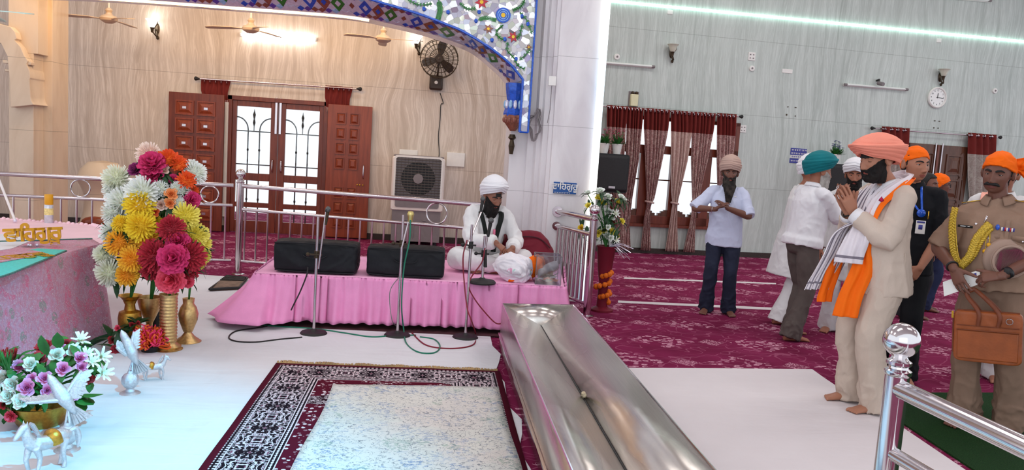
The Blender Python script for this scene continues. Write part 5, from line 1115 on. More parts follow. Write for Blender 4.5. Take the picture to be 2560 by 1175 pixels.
# ---------------------------------------------------------------- vases
MT['vbrass'] = plain('engraved_brass', (196, 152, 66), .24, .95, var=.2, sc_=70, bump=.3); MT['vpale'] = plain('pale_engraved_brass', (206, 172, 118), .2, .95, var=.2, sc_=70, bump=.3)
def vase(lab, loc, prof, mt, rib=None): t = thing('brass_vase', lab, 'vase', loc, 0, 'brass vases'); obj('vase_body', MB().lathe(prof, loc, 32, 0, None, rib), mt, t, angle=50); return t
v1 = V((-2.2, 5.98, 0)); v2 = V((-2.1, 6.1, 0)); v3 = V((-1.89, 5.88, 0)); v4 = V((-1.82, 6.12, 0))
h1 = D(322, 738, v1.y).z; h2 = D(368, 742, v2.y).z; h3 = D(425, 735, v3.y).z; h4 = D(455, 745, v4.y).z
vase('golden brass vase with a pinched neck, leftmost under the tall bouquet', v1, [(0, 0), (.075, 0), (.078, .01), (.05, .03), (.06, .07), (.078, .14), (.082, h1-.17), (.075, h1-.125), (.04, h1-.11), (.035, h1-.07), (.052, h1-.03), (.068, h1-.012), (.085, h1), (.07, h1-.005), (.04, h1-.05), (0, h1-.06)], MT['vbrass'])
vase('goblet shaped brass vase on a thin stem between the golden vase and the ribbed one', v2, [(0, 0), (.08, 0), (.075, .015), (.03, .04), (.022, .1), (.026, h2-.2), (.04, h2-.17), (.07, h2-.1), (.085, h2-.04), (.09, h2), (.082, h2), (.07, h2-.08), (0, h2-.15)], MT['vpale'])
pr = [(0, 0), (.1, 0), (.105, .012), (.085, .022), (.094, .035), (.06, .06)]
for i in range(14): z = .07+i*(h3-.09)/14; pr += [(.059, z), (.063, z+.006), (.063, z+.012), (.059, z+.02)]
pr += [(.068, h3), (.06, h3), (.05, h3-.05), (0, h3-.06)]
vase('tall ribbed cylinder vase of pale brass, under the crimson flowers', v3, pr, MT['vpale'])
vase('slender brass vase with a round belly, rightmost under the tall bouquet', v4, [(0, 0), (.1, 0), (.1, .012), (.05, .05), (.028, .08), (.024, .15), (.035, h4-.26), (.068, h4-.17), (.074, h4-.12), (.06, h4-.07), (.04, h4-.04), (.045, h4), (.035, h4), (0, h4-.04)], MT['vpale'])
# ---------------------------------------------------------------- flowers (shared meshes)
def petal_mat(name, c1, c2, rad=1.0):
    t_ = T(name); L_ = t_.n('VectorMath'); L_.operation = 'LENGTH'; t_.put(L_.inputs[0], t_.oc()); c = t_.ramp(L_.outputs['Value'], [(.25, srgb(*c1)), (.85, srgb(*c2))]); n_ = t_.noise(t_.oc(), 9, 2); c = t_.mix(t_.ma('MULTIPLY', n_, .06), c, (1, 1, 1)); return t_.out(c, .7, 0, .2)
def petal(mb, d, up, r0_, r1_, w_, curl=0, cup=0, k=3, ruff=0, base=V((0, 0, 0))):
    d = d.normalized(); s_ = d.cross(up); s_ = s_.normalized() if s_.length > 1e-4 else V((1, 0, 0)); n_ = s_.cross(d).normalized(); vs = []
    for i in range(k+1):
        f_ = i/k; ww = w_*(.45+.55*math.sin(PI*min(.92, .12+f_*.8))); p = base+d*(r0_+(r1_-r0_)*f_)+n_*(curl*f_*f_*r1_); rf = ruff*math.sin(i*2.3+d.x*9)
        vs += [p-s_*ww+n_*(cup*ww+rf), p, p+s_*ww+n_*(cup*ww-rf)]
    fs = []
    for i in range(k):
        for j in range(2): q = i*3+j; fs.append((q, q+1, q+4, q+3))
    mb.add(vs, fs)
def f_mum(n_=190, w_=.075, seed=1, polar=125):
    r_ = random.Random(seed); mb = MB().sph((0, 0, -.05), .55, 12, 8)
    for i in range(n_):
        th = R(polar)*math.sqrt((i+.5)/n_); a = i*2.39996+r_.uniform(-.1, .1); d = V((math.sin(th)*math.cos(a), math.sin(th)*math.sin(a), math.cos(th))); petal(mb, d, V((0, 0, 1)), .15, r_.uniform(.85, 1.05), w_, r_.uniform(.02, .18), .5, 3)
    return mb
def f_peony(seed=2, n_=46):
    r_ = random.Random(seed); mb = MB()
    for i in range(n_):
        th = R(100)*math.sqrt((i+.3)/n_); a = i*2.39996; d = V((math.sin(th)*math.cos(a), math.sin(th)*math.sin(a), math.cos(th))); petal(mb, d, V((0, 0, 1)), .1, r_.uniform(.85, 1.0), .26, r_.uniform(.05, .3), .45, 4, .03)
    return mb
def f_rose(seed=3):
    mb = MB()
    for i in range(18):
        f_ = i/17; th = R(8+78*f_); a = i*2.39996; d = V((math.sin(th)*math.cos(a), math.sin(th)*math.sin(a), math.cos(th))); petal(mb, d, V((0, 0, 1)), .1, .62+.35*f_, .22+.2*f_, .1+.15*f_, .55, 4, .02, V((0, 0, -.25)))
    return mb
def f_lily(seed=4, n_=11):
    mb = MB()
    for i in range(n_): a = i*2.39996; th = R(20+55*i/n_); d = V((math.sin(th)*math.cos(a), math.sin(th)*math.sin(a), math.cos(th))); petal(mb, d, V((0, 0, 1)), .05, 1.1, .15, -.15, .4, 4)
    return mb
FM = {}
def flower_mesh(kind, mname, c1, c2):
    k = (kind, mname)
    if k not in FM:
        mb = {'mum': f_mum, 'peony': f_peony, 'rose': f_rose, 'lily': f_lily, 'daisy': lambda: f_mum(60, .13, 6, 92)}[kind](); me = mb.mesh(mname+'_'+kind); mk = 'f_'+mname
        if mk not in MT: MT[mk] = petal_mat(mname+'_petals', c1, c2)
        finish(me, MT[mk], 0, False); FM[k] = me
    return FM[k]
PC = {'white': ((226, 232, 206), (244, 246, 242)), 'cream': ((226, 230, 190), (240, 242, 226)), 'blush': ((240, 200, 180), (246, 226, 214)), 'yellow': ((238, 190, 10), (252, 222, 40)), 'lemon': ((232, 214, 40), (250, 236, 110)), 'amber': ((242, 150, 10), (254, 194, 40)), 'orange': ((252, 150, 30), (240, 84, 14)), 'peach': ((250, 150, 70), (252, 176, 110)), 'magenta': ((196, 20, 90), (226, 52, 124)), 'crimson': ((150, 8, 34), (190, 18, 50)), 'red': ((150, 10, 24), (196, 24, 40)), 'purple': ((120, 24, 90), (160, 40, 120)), 'pinkrose': ((226, 110, 180), (250, 180, 220)), 'whiterose': ((222, 230, 214), (246, 248, 246)), 'hotpink': ((230, 50, 90), (246, 90, 120)), 'coral': ((244, 90, 40), (250, 130, 60))}
def put_flower(t, kind, col, c, axis, s_, spin, nm='flower_head'):
    o_ = link(nm, flower_mesh(kind, col, *PC[col]), t); q = V(axis).normalized().to_track_quat('Z', 'Y').to_matrix() @ M.Rotation(spin, 3, 'Z'); o_.matrix_basis = M.Translation(c) @ q.to_4x4() @ M.Scale(s_, 4); return o_
def bouquet(nm, lab, cat_, base, fl, Y, ctr, seed, grp=None, leaves=3, stem_to=None, mt='leafd', lw=.02, ll=(.08, .14), big=1.02):
    r_ = random.Random(seed); t = thing(nm, lab, cat_, base, 0, grp); m = MB(); s2 = MB(); ctr = V(ctr)
    for i, (px, py, r, kind, col, dy) in enumerate(fl):
        c = D(px, py, Y+dy); s_ = r*Y/1950*big; ax = (c-ctr)*.7+V((.1, -1, .35))*.16+V((r_.uniform(-.05, .05), 0, r_.uniform(-.05, .05)))
        put_flower(t, kind, col, c, ax, s_, r_.uniform(0, 6)); a = ax.normalized()
        s2.tube([c-a*s_*.1, c-a*s_*.6, ctr.lerp(c, .3), stem_to or ctr], .005, 5, 0, 3)
        for k in range(leaves):
            b = r_.uniform(0, 6.28); o1, o2, _ = frame_z(a); dd = (o1*math.cos(b)+o2*math.sin(b))*.9-a*.15; l_ = r_.uniform(*ll); leaf_mb(m, c-a*s_*.45, c-a*s_*.45+dd*(s_*.7+l_), lw*r_.uniform(.7, 1.3), sag=.02)
    obj('foliage', m, MT[mt], t, angle=0); obj('stems', s2, MT['leafg'], t, angle=0); return t
GB = 'bouquets in the brass vases'
bouquet('flower_bouquet', 'white, cream and golden flowers on the left side of the tall bouquet', 'bouquet', v1, [(285, 532, 27, 'mum', 'white', .02), (294, 552, 22, 'mum', 'white', .0), (303, 560, 20, 'mum', 'yellow', -.08), (285, 582, 30, 'mum', 'white', -.03), (298, 606, 30, 'mum', 'amber', -.1), (262, 638, 25, 'mum', 'cream', -.02), (274, 682, 31, 'mum', 'cream', -.06), (330, 648, 29, 'mum', 'amber', -.14), (318, 688, 25, 'mum', 'amber', -.12), (366, 600, 26, 'mum', 'amber', -.06), (350, 625, 22, 'mum', 'amber', -.05), (322, 612, 14, 'mum', 'white', -.05)], 5.98, v1+V((.03, .1, h1+.12)), 1, GB, 5, v1+V((0, 0, h1-.05)), big=1.14)
bouquet('flower_bouquet', 'tall mixed bunch of white, pink and orange flowers forming the top of the bouquet', 'bouquet', v2, [(372, 386, 27, 'mum', 'blush', .05), (380, 408, 20, 'peony', 'blush', .1), (420, 400, 25, 'daisy', 'orange', .05), (447, 414, 22, 'daisy', 'orange', .05), (382, 414, 31, 'peony', 'magenta', -.02), (341, 426, 17, 'peony', 'purple', .03), (488, 433, 26, 'mum', 'white', .08), (480, 418, 18, 'mum', 'white', .1), (465, 452, 22, 'daisy', 'orange', .0), (478, 478, 16, 'daisy', 'orange', .05), (292, 448, 32, 'mum', 'cream', .05), (288, 480, 26, 'mum', 'white', .05), (308, 505, 36, 'mum', 'white', -.02), (357, 482, 38, 'mum', 'white', -.08), (384, 440, 25, 'peony', 'magenta', -.02), (410, 425, 14, 'rose', 'blush', -.02), (402, 470, 18, 'mum', 'white', -.06), (455, 478, 19, 'mum', 'white', .0), (443, 470, 15, 'mum', 'white', -.03), (428, 485, 16, 'rose', 'peach', -.08), (425, 508, 15, 'rose', 'peach', -.09), (402, 512, 16, 'rose', 'blush', -.09), (388, 530, 12, 'rose', 'coral', -.1), (448, 506, 13, 'mum', 'white', -.05), (478, 500, 20, 'peony', 'magenta', .0), (350, 512, 33, 'mum', 'yellow', -.12), (352, 566, 34, 'mum', 'yellow', -.16), (384, 560, 20, 'mum', 'yellow', -.06), (432, 448, 12, 'peony', 'magenta', 0)], 6.05, V((v2.x+.05, 6.3, .98)), 2, GB, 4, v2+V((0, 0, h2-.1)), big=1.15)
bouquet('flower_bouquet', 'crimson and magenta flowers low at the front of the tall bouquet', 'bouquet', v3, [(428, 572, 31, 'mum', 'crimson', -.05), (388, 640, 38, 'mum', 'crimson', -.06), (380, 672, 26, 'mum', 'crimson', -.02), (474, 640, 37, 'mum', 'crimson', -.03), (466, 676, 28, 'mum', 'crimson', .02), (433, 648, 35, 'peony', 'magenta', -.14), (428, 698, 33, 'peony', 'hotpink', -.1), (446, 606, 27, 'peony', 'magenta', -.05), (470, 705, 14, 'peony', 'hotpink', .0)], 5.88, v3+V((0, .14, h3+.16)), 3, GB, 5, v3+V((0, 0, h3-.04)), big=1.12)
bouquet('flower_bouquet', 'bright lemon yellow flowers along the right side of the tall bouquet', 'bouquet', v4, [(462, 541, 31, 'mum', 'lemon', -.05), (486, 588, 30, 'mum', 'lemon', -.02), (503, 608, 22, 'mum', 'lemon', .03), (506, 640, 18, 'mum', 'lemon', .05), (498, 658, 14, 'mum', 'lemon', .06), (500, 625, 16, 'mum', 'yellow', .06)], 6.05, v4+V((-.02, .15, h4+.3)), 4, GB, 5, v4+V((0, 0, h4-.04)), big=1.18)
# orange tinsel flowers and dark red roses in front of the vases
p = G(376, 880); t = thing('artificial_flowers', 'bushy bunch of orange and hot pink frilly flowers beside the ribbed vase', 'flowers', p); m = MB(); r_ = random.Random(8)
for i in range(240): a = r_.uniform(0, 6.28); e = r_.uniform(-.1, 1.4); d = V((math.cos(a)*math.cos(e), math.sin(a)*math.cos(e), math.sin(e))); c = p+V((0, 0, .05))+d*r_.uniform(.07, .14); m.tube([p+V((0, 0, .05))+d*.03, c, c+V((r_.uniform(-.03, .03), 0, .02))], .006, 4, i % 2, 3)
o_ = obj('frilly_petals', m, [plain('orange_frill', (248, 106, 40), .6, var=.1), plain('pink_frill', (244, 60, 110), .6, var=.1)], t, angle=0); o_['kind'] = 'stuff'
obj('pot', MB().lathe([(0, 0), (.06, 0), (.07, .05), (.06, .06), (0, .05)], p, 16), MT['black'], t)
p = G(292, 880); bouquet('rose_bunch', 'small bunch of dark red roses with leaves at the corner of the brocade', 'flowers', p, [(293, 872, 18, 'rose', 'crimson', -.05), (312, 858, 14, 'rose', 'crimson', 0), (282, 850, 13, 'rose', 'red', .02), (330, 812, 9, 'rose', 'red', .1), (345, 808, 7, 'rose', 'red', .1), (294, 820, 9, 'rose', 'hotpink', .05)], p.y, p+V((0, .1, .1)), 6, None, 4, p, 'leafd', .025)
p = D(388, 800, 6.22); p.z = 0; t = thing('dark_bottle', 'dark bottle standing in shadow behind the ribbed vase', 'bottle', p); obj('bottle_body', MB().lathe([(0, 0), (.05, 0), (.055, .02), (.055, .2), (.03, .26), (.022, .33), (0, .33)], p, 18), MT['black'], t)
# flower basket on the floor
pb = V((-2.06, 4.31, 0)); t = bouquet('flower_basket', 'low golden bowl overflowing with red, pink and white flowers at the lower left', 'flower basket', pb, [(30, 893, 28, 'rose', 'red', .12), (66, 905, 20, 'rose', 'red', .12), (112, 868, 26, 'rose', 'red', .15), (98, 897, 22, 'rose', 'red', .05), (165, 860, 18, 'rose', 'red', .15), (222, 948, 17, 'rose', 'red', .0), (215, 925, 18, 'rose', 'red', .06), (8, 890, 24, 'rose', 'red', .15), (35, 940, 16, 'rose', 'red', .05), (47, 917, 21, 'rose', 'pinkrose', -.02), (158, 922, 21, 'rose', 'pinkrose', -.1), (200, 896, 20, 'rose', 'pinkrose', -.02), (205, 918, 18, 'rose', 'pinkrose', -.04), (112, 946, 20, 'rose', 'pinkrose', -.12), (67, 970, 24, 'rose', 'pinkrose', -.16), (118, 977, 19, 'rose', 'pinkrose', -.15), (80, 946, 16, 'rose', 'pinkrose', -.12), (150, 868, 16, 'rose', 'pinkrose', .08), (185, 990, 14, 'rose', 'pinkrose', -.1), (77, 910, 21, 'rose', 'whiterose', -.05), (143, 887, 22, 'rose', 'whiterose', .0), (185, 880, 22, 'rose', 'whiterose', .04), (32, 960, 24, 'rose', 'whiterose', -.1), (10, 945, 26, 'rose', 'whiterose', -.02), (25, 990, 26, 'rose', 'whiterose', -.12), (55, 1003, 24, 'rose', 'whiterose', -.18), (100, 1000, 14, 'rose', 'whiterose', -.18), (200, 853, 24, 'lily', 'white', .1), (215, 890, 22, 'lily', 'white', .02), (252, 892, 24, 'lily', 'white', .1), (255, 932, 26, 'lily', 'white', .02), (228, 905, 20, 'lily', 'white', .0), (0, 975, 22, 'lily', 'white', -.05), (28, 1040, 15, 'peony', 'hotpink', -.14), (8, 1012, 12, 'rose', 'red', -.1)], 4.3, pb+V((0, .06, .18)), 11, None, 3, pb+V((0, 0, .08)), 'leafg', .028, (.05, .09))
obj('bowl', MB().lathe([(0, 0), (.1, 0), (.105, .01), (.12, .03), (.15, .09), (.165, .13), (.155, .13), (.11, .05), (0, .03)], pb+V((.02, 0, 0)), 30, 0, None, lambda a, z: 1+.015*math.cos(16*a)), MT['vbrass'], t)
m = MB(); r_ = random.Random(12)
for px, py, dx, dz, w_ in ((215, 1000, .1, -.03, .045), (235, 985, .12, .02, .04), (200, 1010, .08, -.06, .04), (110, 862, .0, .12, .03), (145, 850, .02, .1, .03), (30, 1015, -.05, -.06, .04), (60, 1020, -.02, -.07, .04)): c = D(px, py, 4.22); leaf_mb(m, c-V((dx*.5, -.03, dz*.5)), c+V((dx*.5, -.03, dz*.5)), w_)
for i in range(50): c = D(8+i % 9*2, 925, 4.2); leaf_mb(m, c, c+V((r_.uniform(-.06, .05), r_.uniform(-.05, .05), r_.uniform(.03, .12))), .004)
obj('large_leaves', m, MT['leafg'], t, angle=0)
# flower stand by the short railing
pf = V((1.86, 8.05, 0)); r_ = random.Random(3); fl = []
for px, py, r, k, c in ((1500, 478, 14, 'rose', 'whiterose'), (1470, 482, 11, 'rose', 'whiterose'), (1498, 495, 13, 'rose', 'lemon'), (1507, 508, 12, 'rose', 'lemon'), (1520, 492, 13, 'rose', 'whiterose'), (1546, 505, 12, 'rose', 'lemon'), (1553, 492, 10, 'rose', 'whiterose'), (1560, 498, 10, 'rose', 'whiterose'), (1471, 514, 10, 'rose', 'lemon'), (1485, 520, 9, 'rose', 'lemon'), (1520, 530, 15, 'rose', 'whiterose'), (1538, 535, 13, 'lily', 'white'), (1528, 545, 12, 'rose', 'whiterose'), (1555, 553, 10, 'rose', 'lemon'), (1453, 570, 11, 'rose', 'yellow'), (1465, 585, 9, 'rose', 'lemon'), (1496, 583, 12, 'rose', 'lemon'), (1511, 578, 11, 'rose', 'lemon'), (1530, 578, 12, 'rose', 'lemon'), (1541, 590, 10, 'rose', 'lemon'), (1517, 590, 12, 'rose', 'whiterose'), (1527, 595, 10, 'rose', 'whiterose'), (1450, 592, 10, 'rose', 'whiterose'), (1492, 600, 9, 'rose', 'whiterose'), (1520, 568, 9, 'rose', 'whiterose'), (1540, 600, 10, 'lily', 'white')): fl.append((px, py, r, k, c, r_.uniform(-.06, .06)))
t = bouquet('flower_stand', 'yellow and white flower arrangement in a tall maroon vase behind the short railing', 'flower stand', pf, fl, pf.y, pf+V((0, .08, .86)), 21, None, 5, pf+V((0, 0, .66)), 'leafd', .018, (.06, .13))
obj('vase', MB().lathe([(0, 0), (.12, 0), (.12, .02), (.06, .05), (.05, .3), (.075, .45), (.1, .68), (.11, .7), (.09, .7), (0, .6)], pf, 24), MT['maroon'], t); m = MB(); r_ = random.Random(6)
for i in range(26): z = .1+i*.014; a = i*.8; m.sph(pf+V((math.cos(a)*.06+.03*math.sin(i*.4), math.sin(a)*.06-.03, z)), .03, 8, 6)
obj('marigold_garland', m, plain('marigold', (216, 106, 20), .8, var=.3, sc_=90), t); m = MB()
for i in range(18): e = V((r_.uniform(.02, .3), r_.uniform(-.12, .05), r_.uniform(-.12, .05))); m.tube([pf+V((.02, -.04, .7)), pf+V((.02, -.04, .72))+e*.5, pf+V((.02, -.04, .68))+e], .0025, 4, 0, 3)
obj('silver_sprays', m, MT['gsilv'], t)
# ---------------------------------------------------------------- silver ornaments
MT['silver'] = plain('hammered_silver', (220, 224, 230), .2, .9, var=.12, sc_=120, bump=.5)
def wing(mb, root, tip, ch, nrm, k=7):
    a, b, n_ = V(root), V(tip), V(nrm).normalized(); d = b-a; s_ = n_.cross(d).normalized()
    for lay, (cf, lf) in enumerate(((1, 1), (.7, .85))):
        for i in range(k):
            f_ = i/(k-1); p = a+d*(f_*.75*lf)+n_*(.004*lay); e = p+s_*(-ch*cf*(1-.35*f_))+d*(.12+.3*f_)*lf; w_ = ch*.17; u = (e-p).normalized().cross(n_).normalized()
            mb.loft([[p-u*w_+n_*.004, p+u*w_+n_*.004, p+u*w_-n_*.004, p-u*w_-n_*.004], [p.lerp(e, .6)-u*w_*1.1+n_*.006, p.lerp(e, .6)+u*w_*1.1+n_*.006, p.lerp(e, .6)+u*w_*1.1-n_*.002, p.lerp(e, .6)-u*w_*1.1-n_*.002], [e-u*w_*.4+n_*.003, e+u*w_*.4+n_*.003, e+u*w_*.4-n_*.002, e-u*w_*.4-n_*.002]])
    mb.tube([a, a+d*.6, a+d*.98], [.014, .011, .006], 8)
def bird(lab, base, s_, head, tail, wl_, wr_, grp='silver bird ornaments'):
    t = thing('bird_ornament', lab, 'ornament', base, 0, grp); b = V(base)
    obj('pedestal', MB().lathe([(0, 0), (.062, 0), (.066, .006), (.05, .016), (.028, .022), (.022, .04), (.034, .05), (.046, .07), (.05, .09), (.046, .112), (.034, .128), (.018, .136), (.014, .15), (0, .15)], b, 28, 0, None, lambda a, z: 1+.03*math.cos(14*a) if .05 < z < .13 else 1), MT['silver'], t)
    c = b+V((0, 0, .2)); h, tl_ = V(head), V(tail); mid = h.lerp(tl_, .5); m = MB()
    P = [tl_.lerp(mid, .35), mid.lerp(tl_, .3), mid, mid.lerp(h, .4), mid.lerp(h, .72), h, h+(h-mid).normalized()*.015]; m.tube(P, [.012, .026, .036, .034, .024, .02, .012], 14, 0, 4, round_=True); m.tube([h+(h-mid).normalized()*.012, h+(h-mid).normalized()*.04], [.008, .001], 8)
    me = remesh(m, .004, 2); bd = obj('bird_body', me, MT['silver'], t, angle=0, fix=False)
    m = MB(); n_ = V((0, -1, .2)); d = (tl_-mid); s2 = d.normalized().cross(n_).normalized()
    for i in range(7): f_ = (i-3)/3; e = mid+d*1.15+s2*f_*.05; p = mid+d*.4+s2*f_*.012; wv = s2*.011; m.loft([[p-wv*.5, p+wv*.5, p+wv*.5+V((0, .006, 0)), p-wv*.5+V((0, .006, 0))], [e-wv, e+wv, e+wv+V((0, .005, 0)), e-wv+V((0, .005, 0))]])
    obj('tail', m, MT['silver'], t)
    for (rt, tp, ch, nr) in (wl_, wr_): m = MB(); wing(m, rt, tp, ch, nr); obj('wing', m, MT['silver'], t)
    islands('leg', MB().tube([b+V((-.008, 0, .145)), mid.lerp(tl_, .25)], .006, 8).tube([b+V((.012, 0, .145)), mid.lerp(tl_, .15)], .006, 8), MT['silver'], t)
b2_ = G(168, 1128); Y2 = b2_.y; Dq = lambda x, y, dy=0: D(x, y, Y2+dy)
bird('larger silver bird with spread wings on a ball pedestal in front of the flower basket', b2_, 1, Dq(128, 948), Dq(198, 1048, .02), (Dq(148, 1000, -.01), Dq(62, 1008, -.06), .06, (0, -.4, 1)), (Dq(165, 985, .01), Dq(205, 925, .05), .07, (.3, -1, 0)))
b1_ = G(325, 986); Y1 = b1_.y; Dq = lambda x, y, dy=0: D(x, y, Y1+dy)
bird('smaller silver bird ornament with raised wings nearer the brass vases', b1_, 1, Dq(308, 836), Dq(350, 925, .02), (Dq(316, 888, -.01), Dq(290, 868, -.05), .06, (0, -.6, .6)), (Dq(328, 870, .01), Dq(335, 828, .04), .05, (.3, -1, 0)))
def horse(lab, base, rz, s_, mt, nm='horse_ornament', rear=False):
    t = thing(nm, lab, 'ornament', base, rz, 'silver horse ornaments'); m = MB(); A = lambda *p: V(p)*s_
    m.tube([A(.1, 0, .155), A(.06, 0, .16), A(0, 0, .15), (A(-.06, 0, .16)), A(-.09, 0, .17)], [.026*s_, .036*s_, .034*s_, .036*s_, .022*s_], 12, 0, 3, round_=True)
    m.tube([A(-.075, 0, .17), A(-.1, 0, .21), A(-.105, 0, .245), A(-.115, 0, .255), A(-.145, 0, .225), A(-.155, 0, .215)], [.03*s_, .022*s_, .018*s_, .018*s_, .013*s_, .01*s_], 10, 0, 3, round_=True)
    for x, y, kx in ((-.07, .02, -.02), (-.07, -.02, .02), (.08, .022, .02), (.08, -.022, -.015)): m.tube([A(x, y, .15), A(x+kx, y, .09), A(x+kx*.4, y, .04), A(x+kx*.4-.005, y, .008)], [.02*s_, .012*s_, .009*s_, .012*s_], 8, 0, 2)
    for sy in (-1, 1): m.tube([A(-.108, .01*sy, .26), A(-.106, .014*sy, .285)], [.007*s_, .002*s_], 6)
    body = obj('horse_body', remesh(m, .0035, 1), mt, t, world=False, angle=0, fix=False)
    m = MB()
    for i in range(9): f_ = i/8; p = A(-.07-.035*f_, 0, .2+.065*f_); m.tube([p+A(.02, 0, 0), p+A(.035, 0, -.01), p+A(.04, 0, -.035)], [.008*s_, .009*s_, .003*s_], 6)
    obj('mane', m, mt, t, world=False); obj('tail', MB().tube([A(.115, 0, .165), A(.15, 0, .17), A(.165, 0, .12), A(.16, 0, .07)], [.008*s_, .012*s_, .014*s_, .004*s_], 8, 0, 3), mt, t, world=False)
    obj('saddle', MB().tube([A(.03, -.036, .14), A(.02, -.03, .18), A(.015, 0, .192), A(.02, .03, .18), A(.03, .036, .14)], .012*s_, 8, 0, 4, flat=2), MT['vbrass'] , t, world=False); obj('base_plate', MB().box((0, 0, .004*s_), (.24*s_, .1*s_, .008*s_)), MT['vbrass'], t, world=False, bevel=.003)
p = G(118, 1182); horse('silver horse ornament at the bottom left in front of the larger bird', p, R(62), 1.0, MT['silver']); p = G(385, 952); horse('small silver horse ornament with gold base beside the smaller bird', p, R(200), .62, MT['silver'])
# ---------------------------------------------------------------- people: shared builders
def gs(x, s): return math.exp(-(x/s)**2)
def ell_r(c, ax, o, d):   # distance from o along d to the ellipsoid
    p = V(((o.x-c[0])/ax[0], (o.y-c[1])/ax[1], (o.z-c[2])/ax[2])); q = V((d.x/ax[0], d.y/ax[1], d.z/ax[2]))
    A, B, C = q.dot(q), p.dot(q), p.dot(p)-1; dd = B*B-A*C
    return (-B+math.sqrt(dd))/A if dd > 0 else 0
HO = V((0, -.002, -.01))
def head_pt(u, ph, jaw=1.0, nose=1.0, cheek=1.0):
    d = V((math.sin(u)*math.cos(ph), -math.cos(u)*math.cos(ph), math.sin(ph)))
    r1 = ell_r((0, .014, .022), (.077, .098, .098), HO, d); r2 = ell_r((0, -.036, -.052), (.056*jaw, .056, .064), HO, d)
    r3 = ell_r((0, -.03, -.012), (.066*cheek, .068, .075), HO, d); r4 = ell_r((0, .02, -.07), (.056, .06, .07), HO, d)
    r = sum(max(x, .01)**14 for x in (r1, r2, r3, r4))**(1/14)*.975
    p = HO+d*r
    if d.y < .2:
        x, z = p.x, p.z; w_ = max(0, min(1, (-d.y+.2)/.4)); ax = abs(x)
        hz = lerp([(-.058, 0), (-.053, .005), (-.047, .021), (-.040, .0255), (-.02, .015), (0, .0065), (.02, .002), (.03, 0)], z)*nose
        wz = lerp([(-.05, .0145), (-.042, .0135), (-.032, .0095), (-.01, .0075), (.02, .008)], z)
        dy = hz*math.exp(-abs(x/wz)**2.2)+.005*gs(ax-.0125, .005)*gs(z+.047, .006)
        dy -= .0115*gs(ax-.031, .016)*gs(z-.001, .011); dy += .0045*gs(ax-.03, .026)*gs(z-.021, .008); dy += .004*gs(ax-.046, .017)*gs(z+.028, .016)*cheek
        dy += .0045*gs(x, .021)*gs(z+.0655, .0045)+.0055*gs(x, .018)*gs(z+.0775, .0055)-.0035*gs(x, .024)*gs(z+.0712, .0022)-.003*gs(x, .018)*gs(z+.088, .006)+.006*gs(x, .019)*gs(z+.104, .012)
        p.y -= dy*w_
    return p
def head_grid(nu=96, nv=72, **k): return lambda a, b: head_pt(-PI+2*PI*a, -PI/2*.995+PI*.995*b, **k)
def front_y(x, z, **k):  # surface depth of the face at (x, z)
    u, ph = math.asin(max(-1, min(1, x/.075)))*.9, z/.1
    for _ in range(14):
        p = head_pt(u, ph, **k); u += (x-p.x)*8; ph += (z-p.z)*8
    return head_pt(u, ph, **k).y
def shell(mask, thick, nu=110, nv=80, disp=None, **k):
    # closed shell over the part of the head where mask(u, ph, p) > 0
    mb = MB(); idx = {}; 
    def pt(i, j):
        key = (i, j)
        if key not in idx:
            u = -PI+2*PI*i/nu; ph = -PI/2*.99+PI*.99*j/nv; p = head_pt(u, ph, **k); e = head_pt(u+.02, ph, **k)-head_pt(u-.02, ph, **k); f = head_pt(u, min(ph+.02, 1.55), **k)-head_pt(u, max(ph-.02, -1.55), **k)
            n_ = e.cross(f); n_ = n_.normalized() if n_.length > 1e-9 else (p-HO).normalized()
            if n_.dot(p-HO) < 0: n_ = -n_
            t = thick(u, ph, p)
            q = p+n_*t
            if disp: q += disp(u, ph, p)
            idx[key] = len(mb.v); mb.v.append(q); mb.v.append(p-n_*.004)
        return idx[key]
    cells = {}
    for i in range(nu):
        for j in range(nv):
            u = -PI+2*PI*(i+.5)/nu; ph = -PI/2*.99+PI*.99*(j+.5)/nv
            if mask(u, ph, head_pt(u, ph, **k)) > 0: cells[(i, j)] = 1
    for (i, j) in cells:
        q = [pt(i, j), pt((i+1) % nu, j), pt((i+1) % nu, j+1), pt(i, j+1)]
        mb.f.append(q); mb.f.append([x+1 for x in q[::-1]]); mb.m += [0, 0]
        for (di, dj, a, b) in ((0, -1, 0, 1), (1, 0, 1, 2), (0, 1, 2, 3), (-1, 0, 3, 0)):
            if ((i+di) % nu, j+dj) not in cells: mb.f.append([q[a], q[a]+1, q[b]+1, q[b]]); mb.m.append(0)
    return mb
def ik(a, c, l1, l2, pole):
    a, c, pole = V(a), V(c), V(pole); d = c-a; L_ = min(d.length, (l1+l2)*.999); d = d.normalized(); x = (l1*l1-l2*l2+L_*L_)/(2*L_); h = math.sqrt(max(0, l1*l1-x*x)); pl = (pole-d*pole.dot(d)).normalized()
    return a+d*x+pl*h, a+d*L_
